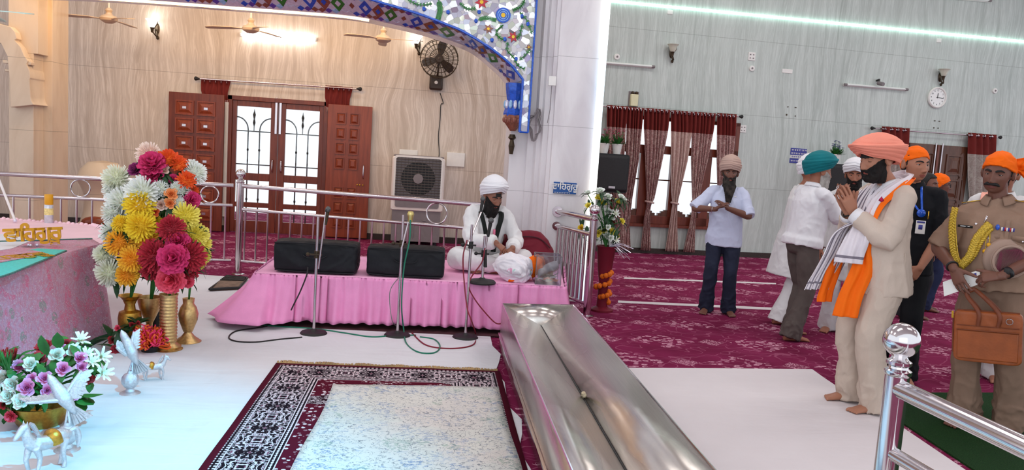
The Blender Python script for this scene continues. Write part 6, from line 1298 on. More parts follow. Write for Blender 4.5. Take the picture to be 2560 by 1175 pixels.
def hand(mb, wr, d, n_, side, curl=.25, spread=.12, thumb=(.55, .7, .35), tcurl=.2, k=1.0, fl=None):
    d = V(d).normalized(); n_ = V(n_); n_ = (n_-d*n_.dot(d)).normalized(); s_ = d.cross(n_)*(1 if side == 'R' else -1); w = V(wr)
    P = lambda a, b, c: w+d*a*k+s_*b*k+n_*c*k
    rings = []
    for a, hw, th, o_ in ((-.02, .027, .02, 0), (.0, .028, .019, 0), (.03, .036, .0165, .002), (.065, .041, .015, .002), (.09, .0405, .0135, 0), (.1, .035, .009, 0)): rings.append([P(a, o_+hw*math.copysign(abs(math.cos(t))**.8, math.cos(t)), th*math.sin(t)) for t in [2*PI*i/18 for i in range(18)]])
    mb.loft(rings)
    C = curl if isinstance(curl, (list, tuple)) else [curl*.9, curl, curl*1.08, curl*1.2]
    tips = []
    for i, (b, a0, L_, r_) in enumerate(((.032, .088, .073, .0088), (.0107, .094, .081, .009), (-.0107, .091, .075, .0086), (-.031, .083, .059, .0076))):
        fd = (d+s_*spread*(1.5-i)*.55).normalized(); p = P(a0-.012, b, 0); pts = [p]; ang = 0; rr = [r_*1.08]
        for sg, c_ in ((.012+L_*.46, .0), (L_*.30, C[i]*.0), (L_*.24, 0)):
            ang += C[i]*(.8 if len(pts) == 1 else 1.0); q = (fd*math.cos(ang)+n_*math.sin(ang)); p = p+q*sg*k; pts.append(p); rr.append(r_*(1, .97, .9, .8)[len(pts)-1])
        mb.tube(pts, [x*k for x in rr], 10, 0, 2, round_=True); tips.append((p, q))
    td = (d*thumb[0]+s_*thumb[1]+n_*thumb[2]).normalized(); p = P(.022, .022, .004); pts = [p]; tq = td
    for L_, c_ in ((.046, 0), (.034, tcurl), (.026, tcurl)): tq = (tq+d*c_).normalized(); p = p+tq*L_*k; pts.append(p)
    mb.tube(pts, [.0145*k, .012*k, .0105*k, .0085*k], 10, 0, 2, round_=True); tips.append((p, tq)); return tips
def foot(mb, ank, yaw, L_=.25):
    a = V(ank); q = M.Rotation(yaw, 3, 'Z'); P = lambda x, y, z: V((a.x, a.y, 0))+q@V((x, y, z)); rings = []
    for y, hw, z0, h in ((.062, .02, .03, .022), (.055, .03, .034, .033), (.02, .034, .045, .044), (-.03, .034, .043, .042), (-.08, .038, .032, .031), (-.13, .044, .022, .021), (-.16, .043, .017, .016), (-.175, .036, .014, .012)): rings.append([P(hw*math.cos(t), y, z0+h*math.sin(t)) for t in [2*PI*i/16 for i in range(16)]])
    mb.loft(rings)
    return P
def toes(mb, P, side):
    sg = 1 if side == 'R' else -1   # big toe towards the body's middle: +x for the right foot
    for i, (x, l_, r_) in enumerate(((.028, .062, .0125), (.008, .058, .0092), (-.009, .05, .0088), (-.024, .042, .0084), (-.037, .032, .008))): mb.tube([P(sg*x, -.145, .016), P(sg*x*1.05, -.165-l_*.25, .015), P(sg*x*1.08, -.155-l_*.55, .0095)], [r_, r_, r_*.85], 8, 0, 2, round_=True)
def skin_mat(name, c, c2=None):
    t_ = T(name); p = t_.oc(); a = srgb(*c); b = srgb(*(c2 or tuple(int(x*.86) for x in c))); k = t_.mix(t_.noise(p, 9, 3), a, b); t_.bump(t_.noise(p, 180, 2), .12, .002); return t_.out(k, .48, 0, .35, **{'Subsurface Weight': .08, 'Subsurface Radius': (.012, .004, .002)})
MT['hair'] = plain('black_hair', (20, 17, 17), .62, var=.3, sc_=80); MT['eyew'] = plain('eye_white', (214, 206, 200), .25, var=.02); MT['iris'] = plain('dark_brown_iris', (26, 16, 12), .2, var=.1)
def beard_hair(name, c1, c2):
    t_ = T(name); p = t_.oc(); n_ = t_.noise(t_.map(p, (1, 1, .12)), 190, 2, .6); t_.bump(n_, .7, .004); g = t_.noise(p, 18, 3); k = t_.mix(t_.ramp(g, [(.4, 0), (.68, 1)]), srgb(*c1), srgb(*c2)); return t_.out(t_.mix(t_.ma('MULTIPLY', n_, .5), k, srgb(*c1)), .7, 0, .25)
MT['beardb'] = beard_hair('black_beard', (16, 13, 13), (34, 28, 26)); MT['beardg'] = beard_hair('grey_beard', (150, 144, 138), (196, 190, 184)); MT['beards'] = beard_hair('dark_greying_beard', (26, 22, 20), (76, 68, 62))
class Person:
    def __init__(s, label, x, y, face, h=1.0, skin=None, z=0, vox=.0055, group=None):
        s.t = thing('person', label, 'person', (x, y, z), R(face), group); s.t.scale = (h, h, h); s.skin = skin; s.vox = vox; s.body = MB(); s.hk = {}; s.J = {}
        s.fy = None
    def part(s, name, mb, mt, parent=None, angle=0, **k):
        return obj(name, mb, mt, parent or s.t, world=False, angle=angle, fix=not isinstance(mb, bpy.types.Mesh), **k)
    def pose(s, lean=0, twist=0, lat=0, pelvis=(0, 0, .95), head=(0, 0, 0), headpos=(0, -.03, 1.618), L=None, Rr=None, feet=((.1, .02, 6), (-.1, .02, -6)), kneeL=(0, -1, 0), kneeR=(0, -1, 0), shr=0):
        pv = V(pelvis); dz = pv.z-.95; B0 = V((0, 0, .95))
        U = M.Translation(pv) @ M.Rotation(R(twist), 4, 'Z') @ M.Rotation(R(lat), 4, 'Y') @ M.Rotation(R(lean), 4, 'X') @ M.Translation(-B0); s.U = U; s.pv = pv
        u = lambda *p: U @ V(p); J = s.J
        J['neck'] = u(0, .01, 1.47); J['head'] = u(*headpos)
        s.H = M.Translation(J['head']) @ M.Rotation(R(twist+head[0]), 4, 'Z') @ M.Rotation(R(head[1]), 4, 'X') @ M.Rotation(R(head[2]), 4, 'Y') @ M.Scale(1.07, 4)
        for sd, sg, A in (('L', 1, L), ('R', -1, Rr)):
            J['sh'+sd] = u(sg*.166, .0, 1.392+shr); A = A or dict(wrist=u(sg*.24, -.04, .86), pole=(sg*.4, 1, 0), hand=((sg*.02, -.12, -1), (-sg, .1, 0), .3))
            w_ = V(A['wrist']); e, w_ = ik(J['sh'+sd], w_, .29, .255, A.get('pole', (sg*.5, .6, -1))); J['el'+sd] = e; J['wr'+sd] = w_; J['arm'+sd] = A
        for i, (sd, sg) in enumerate((('L', 1), ('R', -1))):
            fx, fy_, yw = feet[i][:3]; J['hip'+sd] = pv+M.Rotation(R(twist*.3), 3, 'Z') @ V((sg*.088, .0, -.04)); an = V((fx, fy_, .085)); k, an = ik(J['hip'+sd], an, .43, .42, (kneeL, kneeR)[i]); J['kn'+sd] = k; J['an'+sd] = an; J['fy'+sd] = R(yw)
        return s
    def ring(s, z, rx, ry, cy=0, n=28, cx_=0, pw=.85):
        f = lambda c: math.copysign(abs(c)**pw, c)
        return [s.U @ V((cx_+rx*f(math.cos(a)), cy+ry*f(math.sin(a)), z)) for a in [2*PI*i/n for i in range(n)]]
    def build_body(s, legs=True, feet=True, hands=True, jaw=1.0, nose=1.0, cheek=1.0, ears=True, lids=.35, brow=1.0, tors=1.0, belly=0, gaze=0, lipcol=(150, 84, 74), eyes=True):
        J = s.J; mb = s.body; s.hk = dict(jaw=jaw, nose=nose, cheek=cheek)
        mb.loft([s.ring(z, rx*tors, ry*tors, cy) for z, rx, ry, cy in ((.84, .06, .06, 0), (.88, .14, .095, .005), (.97, .15, .1, .0), (1.08, .13, .095, -.005-belly*.3), (1.2, .13, .1, -.01), (1.32, .135, .1, 0), (1.39, .11, .08, .005), (1.45, .075, .06, .01), (1.48, .054, .056, .01))])
        nk = J['neck']; hd = s.H @ V((0, .018, -.07)); mb.tube([nk+(nk-hd)*.35, nk, hd, s.H @ V((0, .015, -.02))], [.068, .056, .054, .05], 20)
        for sd in 'LR':
            sh, e, w_ = J['sh'+sd], J['el'+sd], J['wr'+sd]; mb.tube([sh, sh.lerp(e, .35), sh.lerp(e, .8), e, e.lerp(w_, .25), e.lerp(w_, .7), w_, w_+(w_-e).normalized()*.02], [.05, .047, .04, .039, .042, .034, .027, .026], 16, 0, 3, round_=True)
            if hands:
                h_ = J['arm'+sd].get('hand')
                if h_: s.tips = hand(mb, w_+(w_-e).normalized()*.01, h_[0], h_[1], sd, *h_[2:]); J['tips'+sd] = s.tips
            if legs:
                hp, k, an = J['hip'+sd], J['kn'+sd], J['an'+sd]; mb.tube([hp+V((0, 0, .03)), hp.lerp(k, .4), hp.lerp(k, .85), k, k.lerp(an, .3), k.lerp(an, .75), an, an-V((0, 0, .02))], [.075, .07, .052, .05, .052, .036, .033, .034], 16, 0, 3, round_=True)
            if feet: P = foot(mb, an, J['fy'+sd]); toes(mb, P, sd)
        h = MB().grid(head_grid(**s.hk), 96, 72, True, False)
        if ears:
            for sg in (-1, 1): h.sph((sg*.077, .012, -.008), (.011, .021, .032), 14, 10, 0, M.Rotation(sg*.25, 3, 'Z')); h.torus((sg*.083, .014, -.004), .02, .0055, M.Rotation(sg*.25, 3, 'Z') @ M.Rotation(PI/2, 3, 'Y') @ M.Diagonal((1.35, .95, 1)), 18, 6)
        mb.join(h.xf(s.H)); me = remesh(mb, s.vox, 2); Hi = s.H.inverted()
        me.materials.clear()
        lm = plain('lips', lipcol, .45, var=.05); bd = s.part('body', me, [s.skin, lm]); s.bd = bd
        for p in me.polygons:
            c = Hi @ p.center; p.material_index = 1 if (c.y < -.07 and (c.x/.024)**2+((c.z+.0715)/.0095)**2 < 1) else 0
        if eyes: s.eyes(lids, gaze, brow)
        return s
    def eyes(s, lid, gaze, brow):
        fy = lambda x, z: front_y(x, z, **s.hk)
        for sg in (1, -1):
            c = V((sg*.031, fy(sg*.031, 0)+.0075, .0)); m = MB(); gd = V((gaze, -1, -.25 if lid > .5 else -.05)).normalized(); m.sph(c, .0125, 18, 14)
            for i, f in enumerate(m.f): q = sum((m.v[k] for k in f), V())/len(f); m.m[i] = 1 if (q-c).normalized().dot(gd) > .87 else 0
            s.part('eye', m.xf(s.H), [MT['eyew'], MT['iris']], angle=40)
            m = MB(); z0 = .0135*(.62-1.25*lid); A = lambda t, f: c+V((math.sin(t)*.0142*1.12*math.cos(f), -math.cos(t)*.0142*math.cos(f)-.0004, .0142*math.sin(f)))
            f0 = math.asin(max(-.95, min(.95, z0/.0142))); m.grid(lambda u, v: A(-1.5+3*u, f0+(PI/2*.95-f0)*v-.18*(abs(u-.5)*2)**2*(1-v)), 16, 8); m.grid(lambda u, v: A(-1.5+3*u, -PI/2*.95+(PI/2*.95-.52)*v+.2*(abs(u-.5)*2)**2*v), 16, 6)
            s.part('eyelids', m.xf(s.H), s.skin, angle=0, solid=.0012)
            m = MB().tube([A(-1.4+2.8*i/10, f0-.18*(abs(i/10-.5)*2)**2) for i in range(11)], .0011, 5); P = [V((sg*x, fy(sg*x, z)-.0015, z)) for x, z in ((.011, .0165), (.022, .0215), (.036, .0235), (.047, .0195), (.053, .014))]
            s.part('eyelashes', m.xf(s.H), MT['hair']); m = MB().tube(P, [.0036*brow, .0046*brow, .0042*brow, .003*brow, .0012], 8, 0, 4, flat=.55, up=(0, 1, 0)); s.part('eyebrow', m.xf(s.H), MT['hair'])
    def beard(s, mt, L_=.05, full=.012, tip=.5, wid=1.0, long=None, mous=1.0, low=-.038, stubble=False):
        k = s.hk
        def msk(u, ph, p):
            a = abs(p.x); top = lerp([(0, -.055), (.02, -.053), (.03, -.046), (.045, -.036), (.06, -.02), (.072, .005)], a)
            if p.y > .015+.0*a: return -1
            if p.z > top: return -1
            if (p.x/.024)**2+((p.z+.0735)/.0085)**2 < 1: return -1
            if a < .0125 and p.z > -.056: return -1
            if p.z < -.125: return -1
            return 1
        def th(u, ph, p): return full*(.35+.65*max(0, min(1, (-p.z-.05)/.04)))*(.8+.4*noise.noise(p*60))
        def dp(u, ph, p):
            w_ = max(0, min(1, (-p.z-.075)/.035)); return V((p.x*.15*w_*wid, -.012*w_*(1 if p.y < -.03 else .3), -L_*w_*(.75+.25*noise.noise(p*40))))
        m = shell(msk, th, 130, 96, dp, **k)
        if long:
            Lz, rx, fw_ = long; rings = []
            for i in range(14):
                f = i/13; rr = rx*(.5+.5*min(1, f*3.2))*(1-.9*max(0, f-.12)**1.5/.826); rings.append([V((rr*math.cos(a)*(1+.14*noise.noise(V((a*3, f*3, 1)))), -.07-fw_*f+rr*.6*math.sin(a)*(.6+.4*min(1, f*4)), -.075-Lz*f+.02*noise.noise(V((math.cos(a)*2, math.sin(a)*2, f*2))))) for a in [2*PI*j/26 for j in range(26)]])
            m.loft(rings)
        r_ = random.Random(3); y_ = lambda x, z: front_y(x, z, **k)
        if L_ > .02 or long:
            for i in range(150):
                a = r_.uniform(-1.25, 1.25); ph = r_.uniform(-1.1, -.75); p = head_pt(a, ph, **k); d = V((p.x*.25, -.01, -1)); l_ = (L_+.03)*r_.uniform(.8, 1.15)
                if long and abs(a) < .8: f = r_.uniform(.2, .8); e = r_.uniform(-1, 1); w_ = long[1]*(1-.9*max(0, f-.12)**1.5/.826); p = V((e*w_*.85, -.07-long[2]*f-w_*.5*math.sqrt(1-e*e)+.004, -.075-long[0]*f)); l_ = long[0]*(1.02-f)*r_.uniform(.5, 1.1)+.02; d = V((-e*.2+r_.uniform(-.05, .05), -.06, -1))
                m.tube([p, p+d*l_*.5+V((0, -.012, 0)), p+d*l_], [.006, .005, .001], 5)
        me = wrinkle(remesh(m, .0035, 1), .0022, (90, 90, 14), 2) if not stubble else remesh(m, .003, 1)
        me.transform(s.H); b = s.part('beard', me, mt)
        if mous:
            s.moustache(mt, .028, mous, -.054)
    def moustache(s, mt, w_=.03, k=1.0, z=-.056, droop=.006):
        m = MB(); fy = lambda x, zz: front_y(x, zz, **s.hk)
        for sg in (1, -1): m.tube([V((sg*x, fy(sg*x, zz)-.003, zz)) for x, zz in ((.001, z), (w_*.4, z-.001), (w_*.75, z-.003), (w_*1.0, z-droop), (w_*1.15, z-droop*1.5))], [.0062*k, .0078*k, .0066*k, .0045*k, .0015], 10, 0, 4, round_=True, flat=.8)
        me = wrinkle(remesh(m, .0025, 1), .0012, (120, 120, 60), 3); me.transform(s.H); s.part('moustache', me, mt)
    def turban(s, mt, rx=.1, ry=.122, zf=.045, zb=-.02, top=.2, b=.35, n=5, skew=1.2, peak=.012, tilt=(0, 0), amp=.006, pm=.45, ctr=(0, .012), nm='turban', fold=True, asym=0, dome=2.2, wing=0, step_=.93):
        def fn(u, v):
            a = -PI+2*PI*u; c = math.cos(a); zr = zb+(zf-zb)*((1+c)/2)**.8+peak*gs(a, .45)
            vv = v; g = 1+b*math.sin(PI/2*min(vv/pm, 1))**1.15
            if vv >= pm: f = (vv-pm)/(1-pm); g = (1+b)*(step_+(1-step_)*max(0, 1-f*12))*max(0, 1-f**dome)**.62
            sd = abs(a)/PI; ph = n*vv+skew*sd+(.5 if a > 0 else 0)*.8; tri = abs(2*(ph-math.floor(ph))-1)
            rg = amp*(1-tri**2.5)*(1-vv**6) if fold else 0
            r_ = 1+wing*gs(vv-pm, .2)*abs(c)**3
            fr_ = 1+asym*math.sin(a); x, y = math.sin(a)*(rx*g+rg)*fr_, -math.cos(a)*(ry*g*r_+rg)
            z = zr+(top*(1+.1*asym*math.sin(a))-zr)*vv**1.05
            return V((x+ctr[0], y+ctr[1], z))
        q = M.Translation((0, 0, .03)) @ M.Rotation(R(tilt[0]), 4, 'X') @ M.Rotation(R(tilt[1]), 4, 'Y') @ M.Translation((0, 0, -.03))
        m = MB().grid(fn, 96, 60, True, False); base = [fn(i/96, 0) for i in range(96)]; m.add([p for p in base]+[V((p.x*.8, p.y*.8, p.z+.01)) for p in base], [(i, (i+1) % 96, 96+(i+1) % 96, 96+i) for i in range(96)])
        me = m.xf(s.H @ q).mesh('t'); wrinkle(me, .0016, (10, 10, 70), len(mt.name)); return s.part(nm, me, mt)
    def patka(s, mt, zf=.042, zb=-.045, th=.007, tail=None, fall=0):
        def msk(u, ph, p):
            c = math.cos(u); z0 = zb+(zf-zb)*((1+c)/2)**.75; return p.z-z0
        m = shell(msk, lambda u, ph, p: th+.0022*abs(math.sin(9*p.z*8+4*math.sin(u)))+.004*noise.noise(p*30)+fall*max(0, p.y)*.4, 110, 80, None, **s.hk); me = remesh(m, .004, 2); me.transform(s.H); wrinkle(me, .003, (12, 12, 40), 5); o_ = s.part('head_cloth', me, mt)
        if tail:
            for pts, w_ in tail: P = cat(pts, 6); mt2 = MB().grid(lambda u, v: P[min(int(u*(len(P)-1)+.5), len(P)-1)]+V((.0, .006*math.sin(v*9+u*4), 0))+V((.25, .1, 1)).normalized()*((v-.5)*w_*(.35+u)), 24, 10); s.part('cloth_tail', mt2.xf(s.H), mt, solid=.003)
        return o_
    def hair(s, zf=.06, zb=-.06, mt=None, th=.006):
        def msk(u, ph, p):
            c = math.cos(u); lim = lerp([(-1, zb), (-.3, -.05), (.15, -.005), (.25, .03), (.6, zf), (1, zf)], c); return p.z-lim
        me = remesh(shell(msk, lambda u, ph, p: th, 90, 70, None, **s.hk), .004, 1); me.transform(s.H); wrinkle(me, .002, (80, 80, 80), 4); s.part('hair', me, mt or MT['hair'])
    def trousers(s, mt, loose=1.0, hem=.09, waist=1.0, break_=.012, seed=1, thigh=.095, taper=None, amp=.006, hz=.03, nm='trousers', pel=1.0):
        J = s.J; m = MB(); pv = s.pv; q = lambda z, rx, ry: [pv+V((rx*math.cos(a), ry*math.sin(a), z-.95)) for a in [2*PI*i/26 for i in range(26)]]
        m.loft([q(z, rx*pel, ry*pel) for z, rx, ry in ((waist+.03, .155, .115), (.97, .165, .122), (.9, .172, .125), (.85, .15, .115), (.82, .08, .09))])
        for sd in 'LR':
            hp, k, an = J['hip'+sd], J['kn'+sd], J['an'+sd]; e = an+V((0, .005, hz-.085)); th = thigh*loose
            m.tube([hp+V((0, 0, .04)), hp.lerp(k, .35), hp.lerp(k, .75), k, k.lerp(e, .4), k.lerp(e, .8), e], [th*.92, th, th*.88, (taper or th*.8), (taper or th*.8)*.97, hem*.97, hem], 20, 0, 3)
        me = wrinkle(remesh(m, .009, 2), amp*1.2, (7, 7, 2.6), seed); me = wrinkle(me, amp*.8, (13, 13, 11), seed+2, True, lambda p: 1.7 if p.z < .2 else .5)
        return s.part(nm, me, mt)
    def shirt(s, mt, prof, sleeve=1.0, sr=(.062, .054, .048), seed=1, amp=.007, nm='shirt', vox=.009, hem_flare=0, sls='LR', sc_=(6, 6, 5), top=True):
        J = s.J; m = MB(); m.loft([s.ring(*p) for p in prof])
        if top: m.loft([s.ring(1.34, .15, .1, .0), s.ring(1.405, .14, .085, .005), s.ring(1.445, .098, .072, .01), s.ring(1.478, .068, .066, .01)])
        for sd in sls:
            sh, e, w_ = J['sh'+sd], J['el'+sd], J['wr'+sd]; sp = s.U @ V(((.1 if sd == 'L' else -.1), .005, 1.4)); L1 = .29; full = sleeve
            if full <= .6: pts = [sp, sh, sh.lerp(e, .4), sh.lerp(e, min(1, full*2))]; rr = [sr[0]*.95, sr[0], sr[0]*.98, sr[1]*1.08]
            else: pts = [sp, sh, sh.lerp(e, .5), e, e.lerp(w_, .5), e.lerp(w_, (full-.5)*2)]; rr = [sr[0]*.95, sr[0], sr[0]*.95, sr[1], sr[1]*.92, sr[2]]
            m.tube(pts, rr, 20, 0, 3)
        me = wrinkle(remesh(m, vox, 2), amp*1.5, (sc_[0], sc_[1], sc_[2]*.62), seed); wrinkle(me, amp*.5, tuple(k*2.2 for k in sc_), seed+3)
        return s.part(nm, me, mt)
    def collar(s, mt, r_=.066, h=.035, open_=.6, nm='collar', flare=1.25, zc=1.462):
        def fn(u, v):
            a = open_/2+(2*PI-open_)*u-PI/2; w_ = 1-.3*gs(u, .12)-.3*gs(1-u, .12)
            if v < .5: f = v*2; rr = r_*.98; z = zc+h*f
            else: f = (v-.5)*2; rr = r_*(1+(flare-1)*f); z = zc+h*(1-f)+.004-.012*f*(gs(u, .1)+gs(1-u, .1))
            p = V((rr*math.cos(a), .008+rr*.95*math.sin(a), z-.02*max(0, -math.sin(a)))); return s.U @ p
        return s.part(nm, MB().grid(fn, 48, 8), mt, solid=.004)
    def cuff(s, mt, sd, r_=.04, L_=.05, f=.97, nm='cuff'):
        e, w_ = s.J['el'+sd], s.J['wr'+sd]; d = (w_-e).normalized(); c = e.lerp(w_, f); s.part(nm, MB().tube([c-d*L_*.6, c+d*L_*.4], [r_*1.04, r_], 20, cap=False), mt, solid=.004, angle=40)
    def strip(s, path, w_, mt, nm, nfold=4, fold=.012, side=None, thick=.004, seed=0, nv=22, nu=60, sl=0, mf=None):
        # hanging cloth along a path of (point, sideways vector) in body coordinates
        P = cat([p for p, _ in path], 8); Sx = cat([V(q) for _, q in path], 8); n = len(P)
        def fn(u, v):
            f = u*(n-1); i = min(int(f), n-2); t = f-i; p = P[i].lerp(P[i+1], t); sx = Sx[i].lerp(Sx[i+1], t); ww = sx.length; sx = sx.normalized(); d = (P[i+1]-P[i]).normalized(); nn = sx.cross(d).normalized()
            ph = 2*PI*nfold*v+1.2*math.sin(u*3+seed)+seed; k = fold*(.7+.5*noise.noise(V((v*4+seed, u*3, 2)))); return p+sx*((v-.5)*w_*ww)+nn*(k*math.sin(ph)+.006*noise.noise(V((u*9, v*7, seed))))+d*(sl*(v-.5)*u**6)
        m = MB().grid(fn, nu, nv*2)
        if mf: m.m = [mf(i/nu, j/(nv*2)) for i in range(nu) for j in range(nv*2)]
        return s.part(nm, m, mt, solid=thick)
    def at(s, px, py, y):   # point of the person's own upright plane seen at a pixel
        Mx = s.t.matrix_basis.inverted(); o_ = Mx @ O; d = Mx.to_3x3() @ ray(px, py); t = (y-o_.y)/d.y; return o_+d*t
    def local(s, p): return s.t.matrix_basis.inverted() @ V(p)
def chain_tube(mb, pts, r_, n=7, sm=6): mb.tube(pts, r_, n, 0, sm)
TORSO = lambda hem, w_=1.0, bel=0, hemx=.19, hemy=.135: [(hem, hemx*w_, hemy*w_, 0), (hem+.06, hemx*w_, hemy*w_, 0), (1.0, .175*w_, .13*w_, -bel*.4), (1.1, .164*w_, .128*w_+bel*.3, -bel*.7), (1.2, .164*w_, .13*w_+bel*.2, -bel*.5), (1.31, .168*w_, .126*w_, -.0), (1.38, .15*w_, .1*w_, .005), (1.43, .11, .078, .008)]
# ---------------------------------------------------------------- the people
S1 = skin_mat('brown_skin', (150, 98, 78)); S2 = skin_mat('warm_brown_skin', (172, 112, 88)); S3 = skin_mat('deep_brown_skin', (122, 80, 66)); S4 = skin_mat('tan_skin', (184, 126, 100))
SAF = cloth('saffron_head_cloth', (255, 108, 10), .75, 220, .06, .2)
WH = cloth('white_shirt_cotton', (232, 230, 234), .8, 260, .04, .2); WH2 = cloth('white_kurta_cotton', (226, 224, 224), .8, 260, .04, .2)
def dot_eye(s): pass
def stand(px, py, dx=0, dy=0): p = G(px, py); return p.x+dx, p.y+dy
# --- man in light blue with folded hands, at the back
x, y = stand(1796, 786); p = Person('man in pale blue shirt with grey turban and long black beard, palms joined', x, y+.06, -19, .957, S3, vox=.005)
g = lambda a, b, c: p.at(a, b, c)
p.pose(head=(4, 0, 0), L=dict(wrist=g(1822, 522, -.24), pole=(1, .55, -.15), hand=((-.75, -.35, .62), (-.8, .2, -.9), .35, .1, (.5, .6, .5))), Rr=dict(wrist=g(1786, 523, -.24), pole=(-1, .55, -.15), hand=((.75, -.35, .62), (.8, .2, -.9), .35, .1, (.5, .6, .5))), feet=((.125, .02, 14), (-.125, .0, -10)))
p.build_body(lids=.25, jaw=.95); p.turban(cloth('taupe_turban', (190, 160, 148), .85, 200, .06, .2), rx=.096, ry=.112, b=.17, top=.2, n=7, skew=.35, zf=.036, zb=-.03, peak=.004, pm=.4, amp=.005, dome=2.6)
p.beard(MT['beards'], .06, long=(.22, .075, .035), full=.02)
p.shirt(cloth('pale_blue_cotton', (204, 210, 234), .8, 260, .04, .25), TORSO(.79, 1.1, .02, .185, .135), .58, (.068, .068, .06), 3, .008); p.collar(cloth('pale_blue_collar', (204, 210, 234), .8, 260, .04), .066, .03)
p.trousers(cloth('dark_navy_denim', (40, 44, 62), .8, 240, .15, .3), 1.0, .088, seed=4, amp=.01); p.part('steel_bangle', MB().torus(p.J['wrR'].lerp(p.J['elR'], .12), .036, .004, M.Rotation(PI/2, 3, 'Y'), 20, 6), MT['steel'])
p.part('shirt_logo', MB().box(p.at(1838, 492, -.165), (.025, .006, .012)), MT['white'])
# --- man in white kurta mostly hidden behind the teal turban
x, y = stand(1948, 812); p = Person('man in white kurta and pyjama, mostly hidden behind the man in the teal turban', x+.13, y+.14, 94, 1.0, S2, vox=.007)
p.pose(lean=8, L=dict(wrist=(.1, -.38, 1.2), pole=(.5, .4, -1), hand=((-.1, -.6, .7), (-1, 0, 0), .2)), Rr=dict(wrist=(-.1, -.3, 1.2), pole=(-.5, .4, -1), hand=((.1, -.6, .7), (1, 0, 0), .2)), feet=((.1, -.04, 8), (-.1, .14, -8)))
p.build_body(lids=.3); p.turban(WH, rx=.1, ry=.118, b=.2, top=.2, n=5); p.beard(MT['beardg'], .05); p.shirt(WH2, [(.5, .24, .17, 0), (.7, .21, .155, 0)]+TORSO(.85, 1.05, .02, .19, .14)[1:], 1.0, seed=6, amp=.008, nm='kurta'); p.trousers(WH2, 1.1, .105, seed=7, amp=.006, nm='pyjama')
# --- man in the teal turban, seen from behind
x, y = stand(2002, 846); p = Person('man in white shirt, brown trousers and teal turban, seen from behind, greeting', x-.09, y, 100, 1.015, S2, vox=.005)
p.pose(lean=7, head=(-8, 4, 0), L=dict(wrist=(.06, -.36, 1.36), pole=(.6, .3, -1), hand=((-.05, -.7, .7), (-1, 0, 0), .15, .05)), Rr=dict(wrist=(-.0, -.36, 1.36), pole=(-.6, .3, -1), hand=((.05, -.7, .7), (1, 0, 0), .15, .05)), feet=((.11, -.05, 12), (-.1, .1, -12)))
p.build_body(lids=.4); p.turban(cloth('teal_turban', (14, 112, 120), .7, 200, .1, .2), rx=.1, ry=.118, b=.3, top=.185, n=7, skew=1.3, zf=.05, zb=-.045, tilt=(-2, 0), amp=.003, pm=.52, dome=1.9, step_=.9); p.beard(MT['beardg'], .07, full=.018)
p.shirt(WH, TORSO(.9, 1.08, .03, .19, .145), 1.0, (.066, .058, .05), 8, .009); p.collar(WH, .068, .035); p.cuff(WH, 'L'); p.cuff(WH, 'R'); p.trousers(cloth('taupe_brown_cotton', (92, 82, 78), .8, 240, .1, .3), 1.08, .095, seed=9, amp=.01)
p.part('lanyard_ribbon', MB().tube([p.U @ V((-.05, .05, 1.475)), p.U @ V((0, .075, 1.472)), p.U @ V((.05, .05, 1.475))], .009, 8, 0, 4, flat=.4), plain('red_blue_ribbon', (150, 60, 110), .6, var=.3))
# --- bearded man with white turban between teal and coral turbans
q = D(2139, 432, 7.5); p = Person('bearded man with white turban, only his face showing beside the coral turban', q.x, q.y, -34, 1.0, S2, vox=.005)
p.pose(head=(4, 4, 0)); p.build_body(lids=.35); p.turban(WH, rx=.098, ry=.115, b=.15, top=.17, n=5, skew=1.0, zf=.035); p.beard(MT['beardb'], .05, full=.02); p.shirt(WH2, [(.55, .22, .16, 0)]+TORSO(.8, 1.05)[1:], 1.0, seed=12, nm='kurta'); p.trousers(WH2, 1.05, .1, seed=13, nm='pyjama')
# --- man in beige suit with coral turban
cen = G(2167, 1021); p = Person('man in beige suit and coral turban with palms joined, white and orange scarves', cen.x, cen.y+.02, -88, 1.07, S4, z=.007, vox=.0042)
p.pose(lean=4, twist=6, head=(2, 11, 0), headpos=(0, -.085, 1.632), L=dict(wrist=(.035, -.25, 1.265), pole=(.8, .45, -1), hand=((-.04, -.5, .86), (-1, -.1, 0), .08, .1, (.75, .55, .3), .1, 1.08)), Rr=dict(wrist=(-.035, -.25, 1.265), pole=(-.8, .45, -1), hand=((.04, -.5, .86), (1, -.1, 0), .08, .1, (.75, .55, .3), .1, 1.08)), feet=((.12, -.0, 4), (-.12, -.02, -4)))
p.build_body(lids=.72, jaw=1.08, belly=.05, cheek=1.04)
TUR = cloth('coral_turban', (246, 150, 128), .7, 220, .05, .2)
p.turban(TUR, rx=.1, ry=.12, b=.4, top=.158, n=7, skew=1.3, zf=.03, zb=-.05, peak=.014, pm=.56, tilt=(-1, 0), amp=.0035, dome=1.7, wing=.08, step_=.86); p.beard(MT['beardb'], .016, full=.013, wid=1.0); p.part('under_turban', MB().grid(lambda u, v: head_pt(-.42+.84*u, .3+.35*v)*1.02, 20, 8).xf(p.H), MT['hair'], solid=.004)
SUIT = cloth('beige_linen', (204, 186, 172), .85, 240, .05, .3); SUIT2 = cloth('beige_trouser_linen', (200, 182, 168), .85, 240, .05, .3)
p.shirt(SUIT, [(.77, .205, .165, -.01), (.86, .2, .165, -.015)]+[(1.0, .19, .16, -.03), (1.1, .18, .165, -.035), (1.2, .178, .155, -.025), (1.31, .182, .14, -.005), (1.38, .16, .11, .005), (1.43, .115, .085, .01)], .93, (.072, .066, .058), 15, .008, 'jacket')
p.trousers(SUIT2, 1.14, .108, seed=17, amp=.01, hz=.028); p.collar(WH, .066, .042, .7)
for sd in 'LR': p.cuff(WH, sd, .05, .07, .92, 'shirt_cuff')
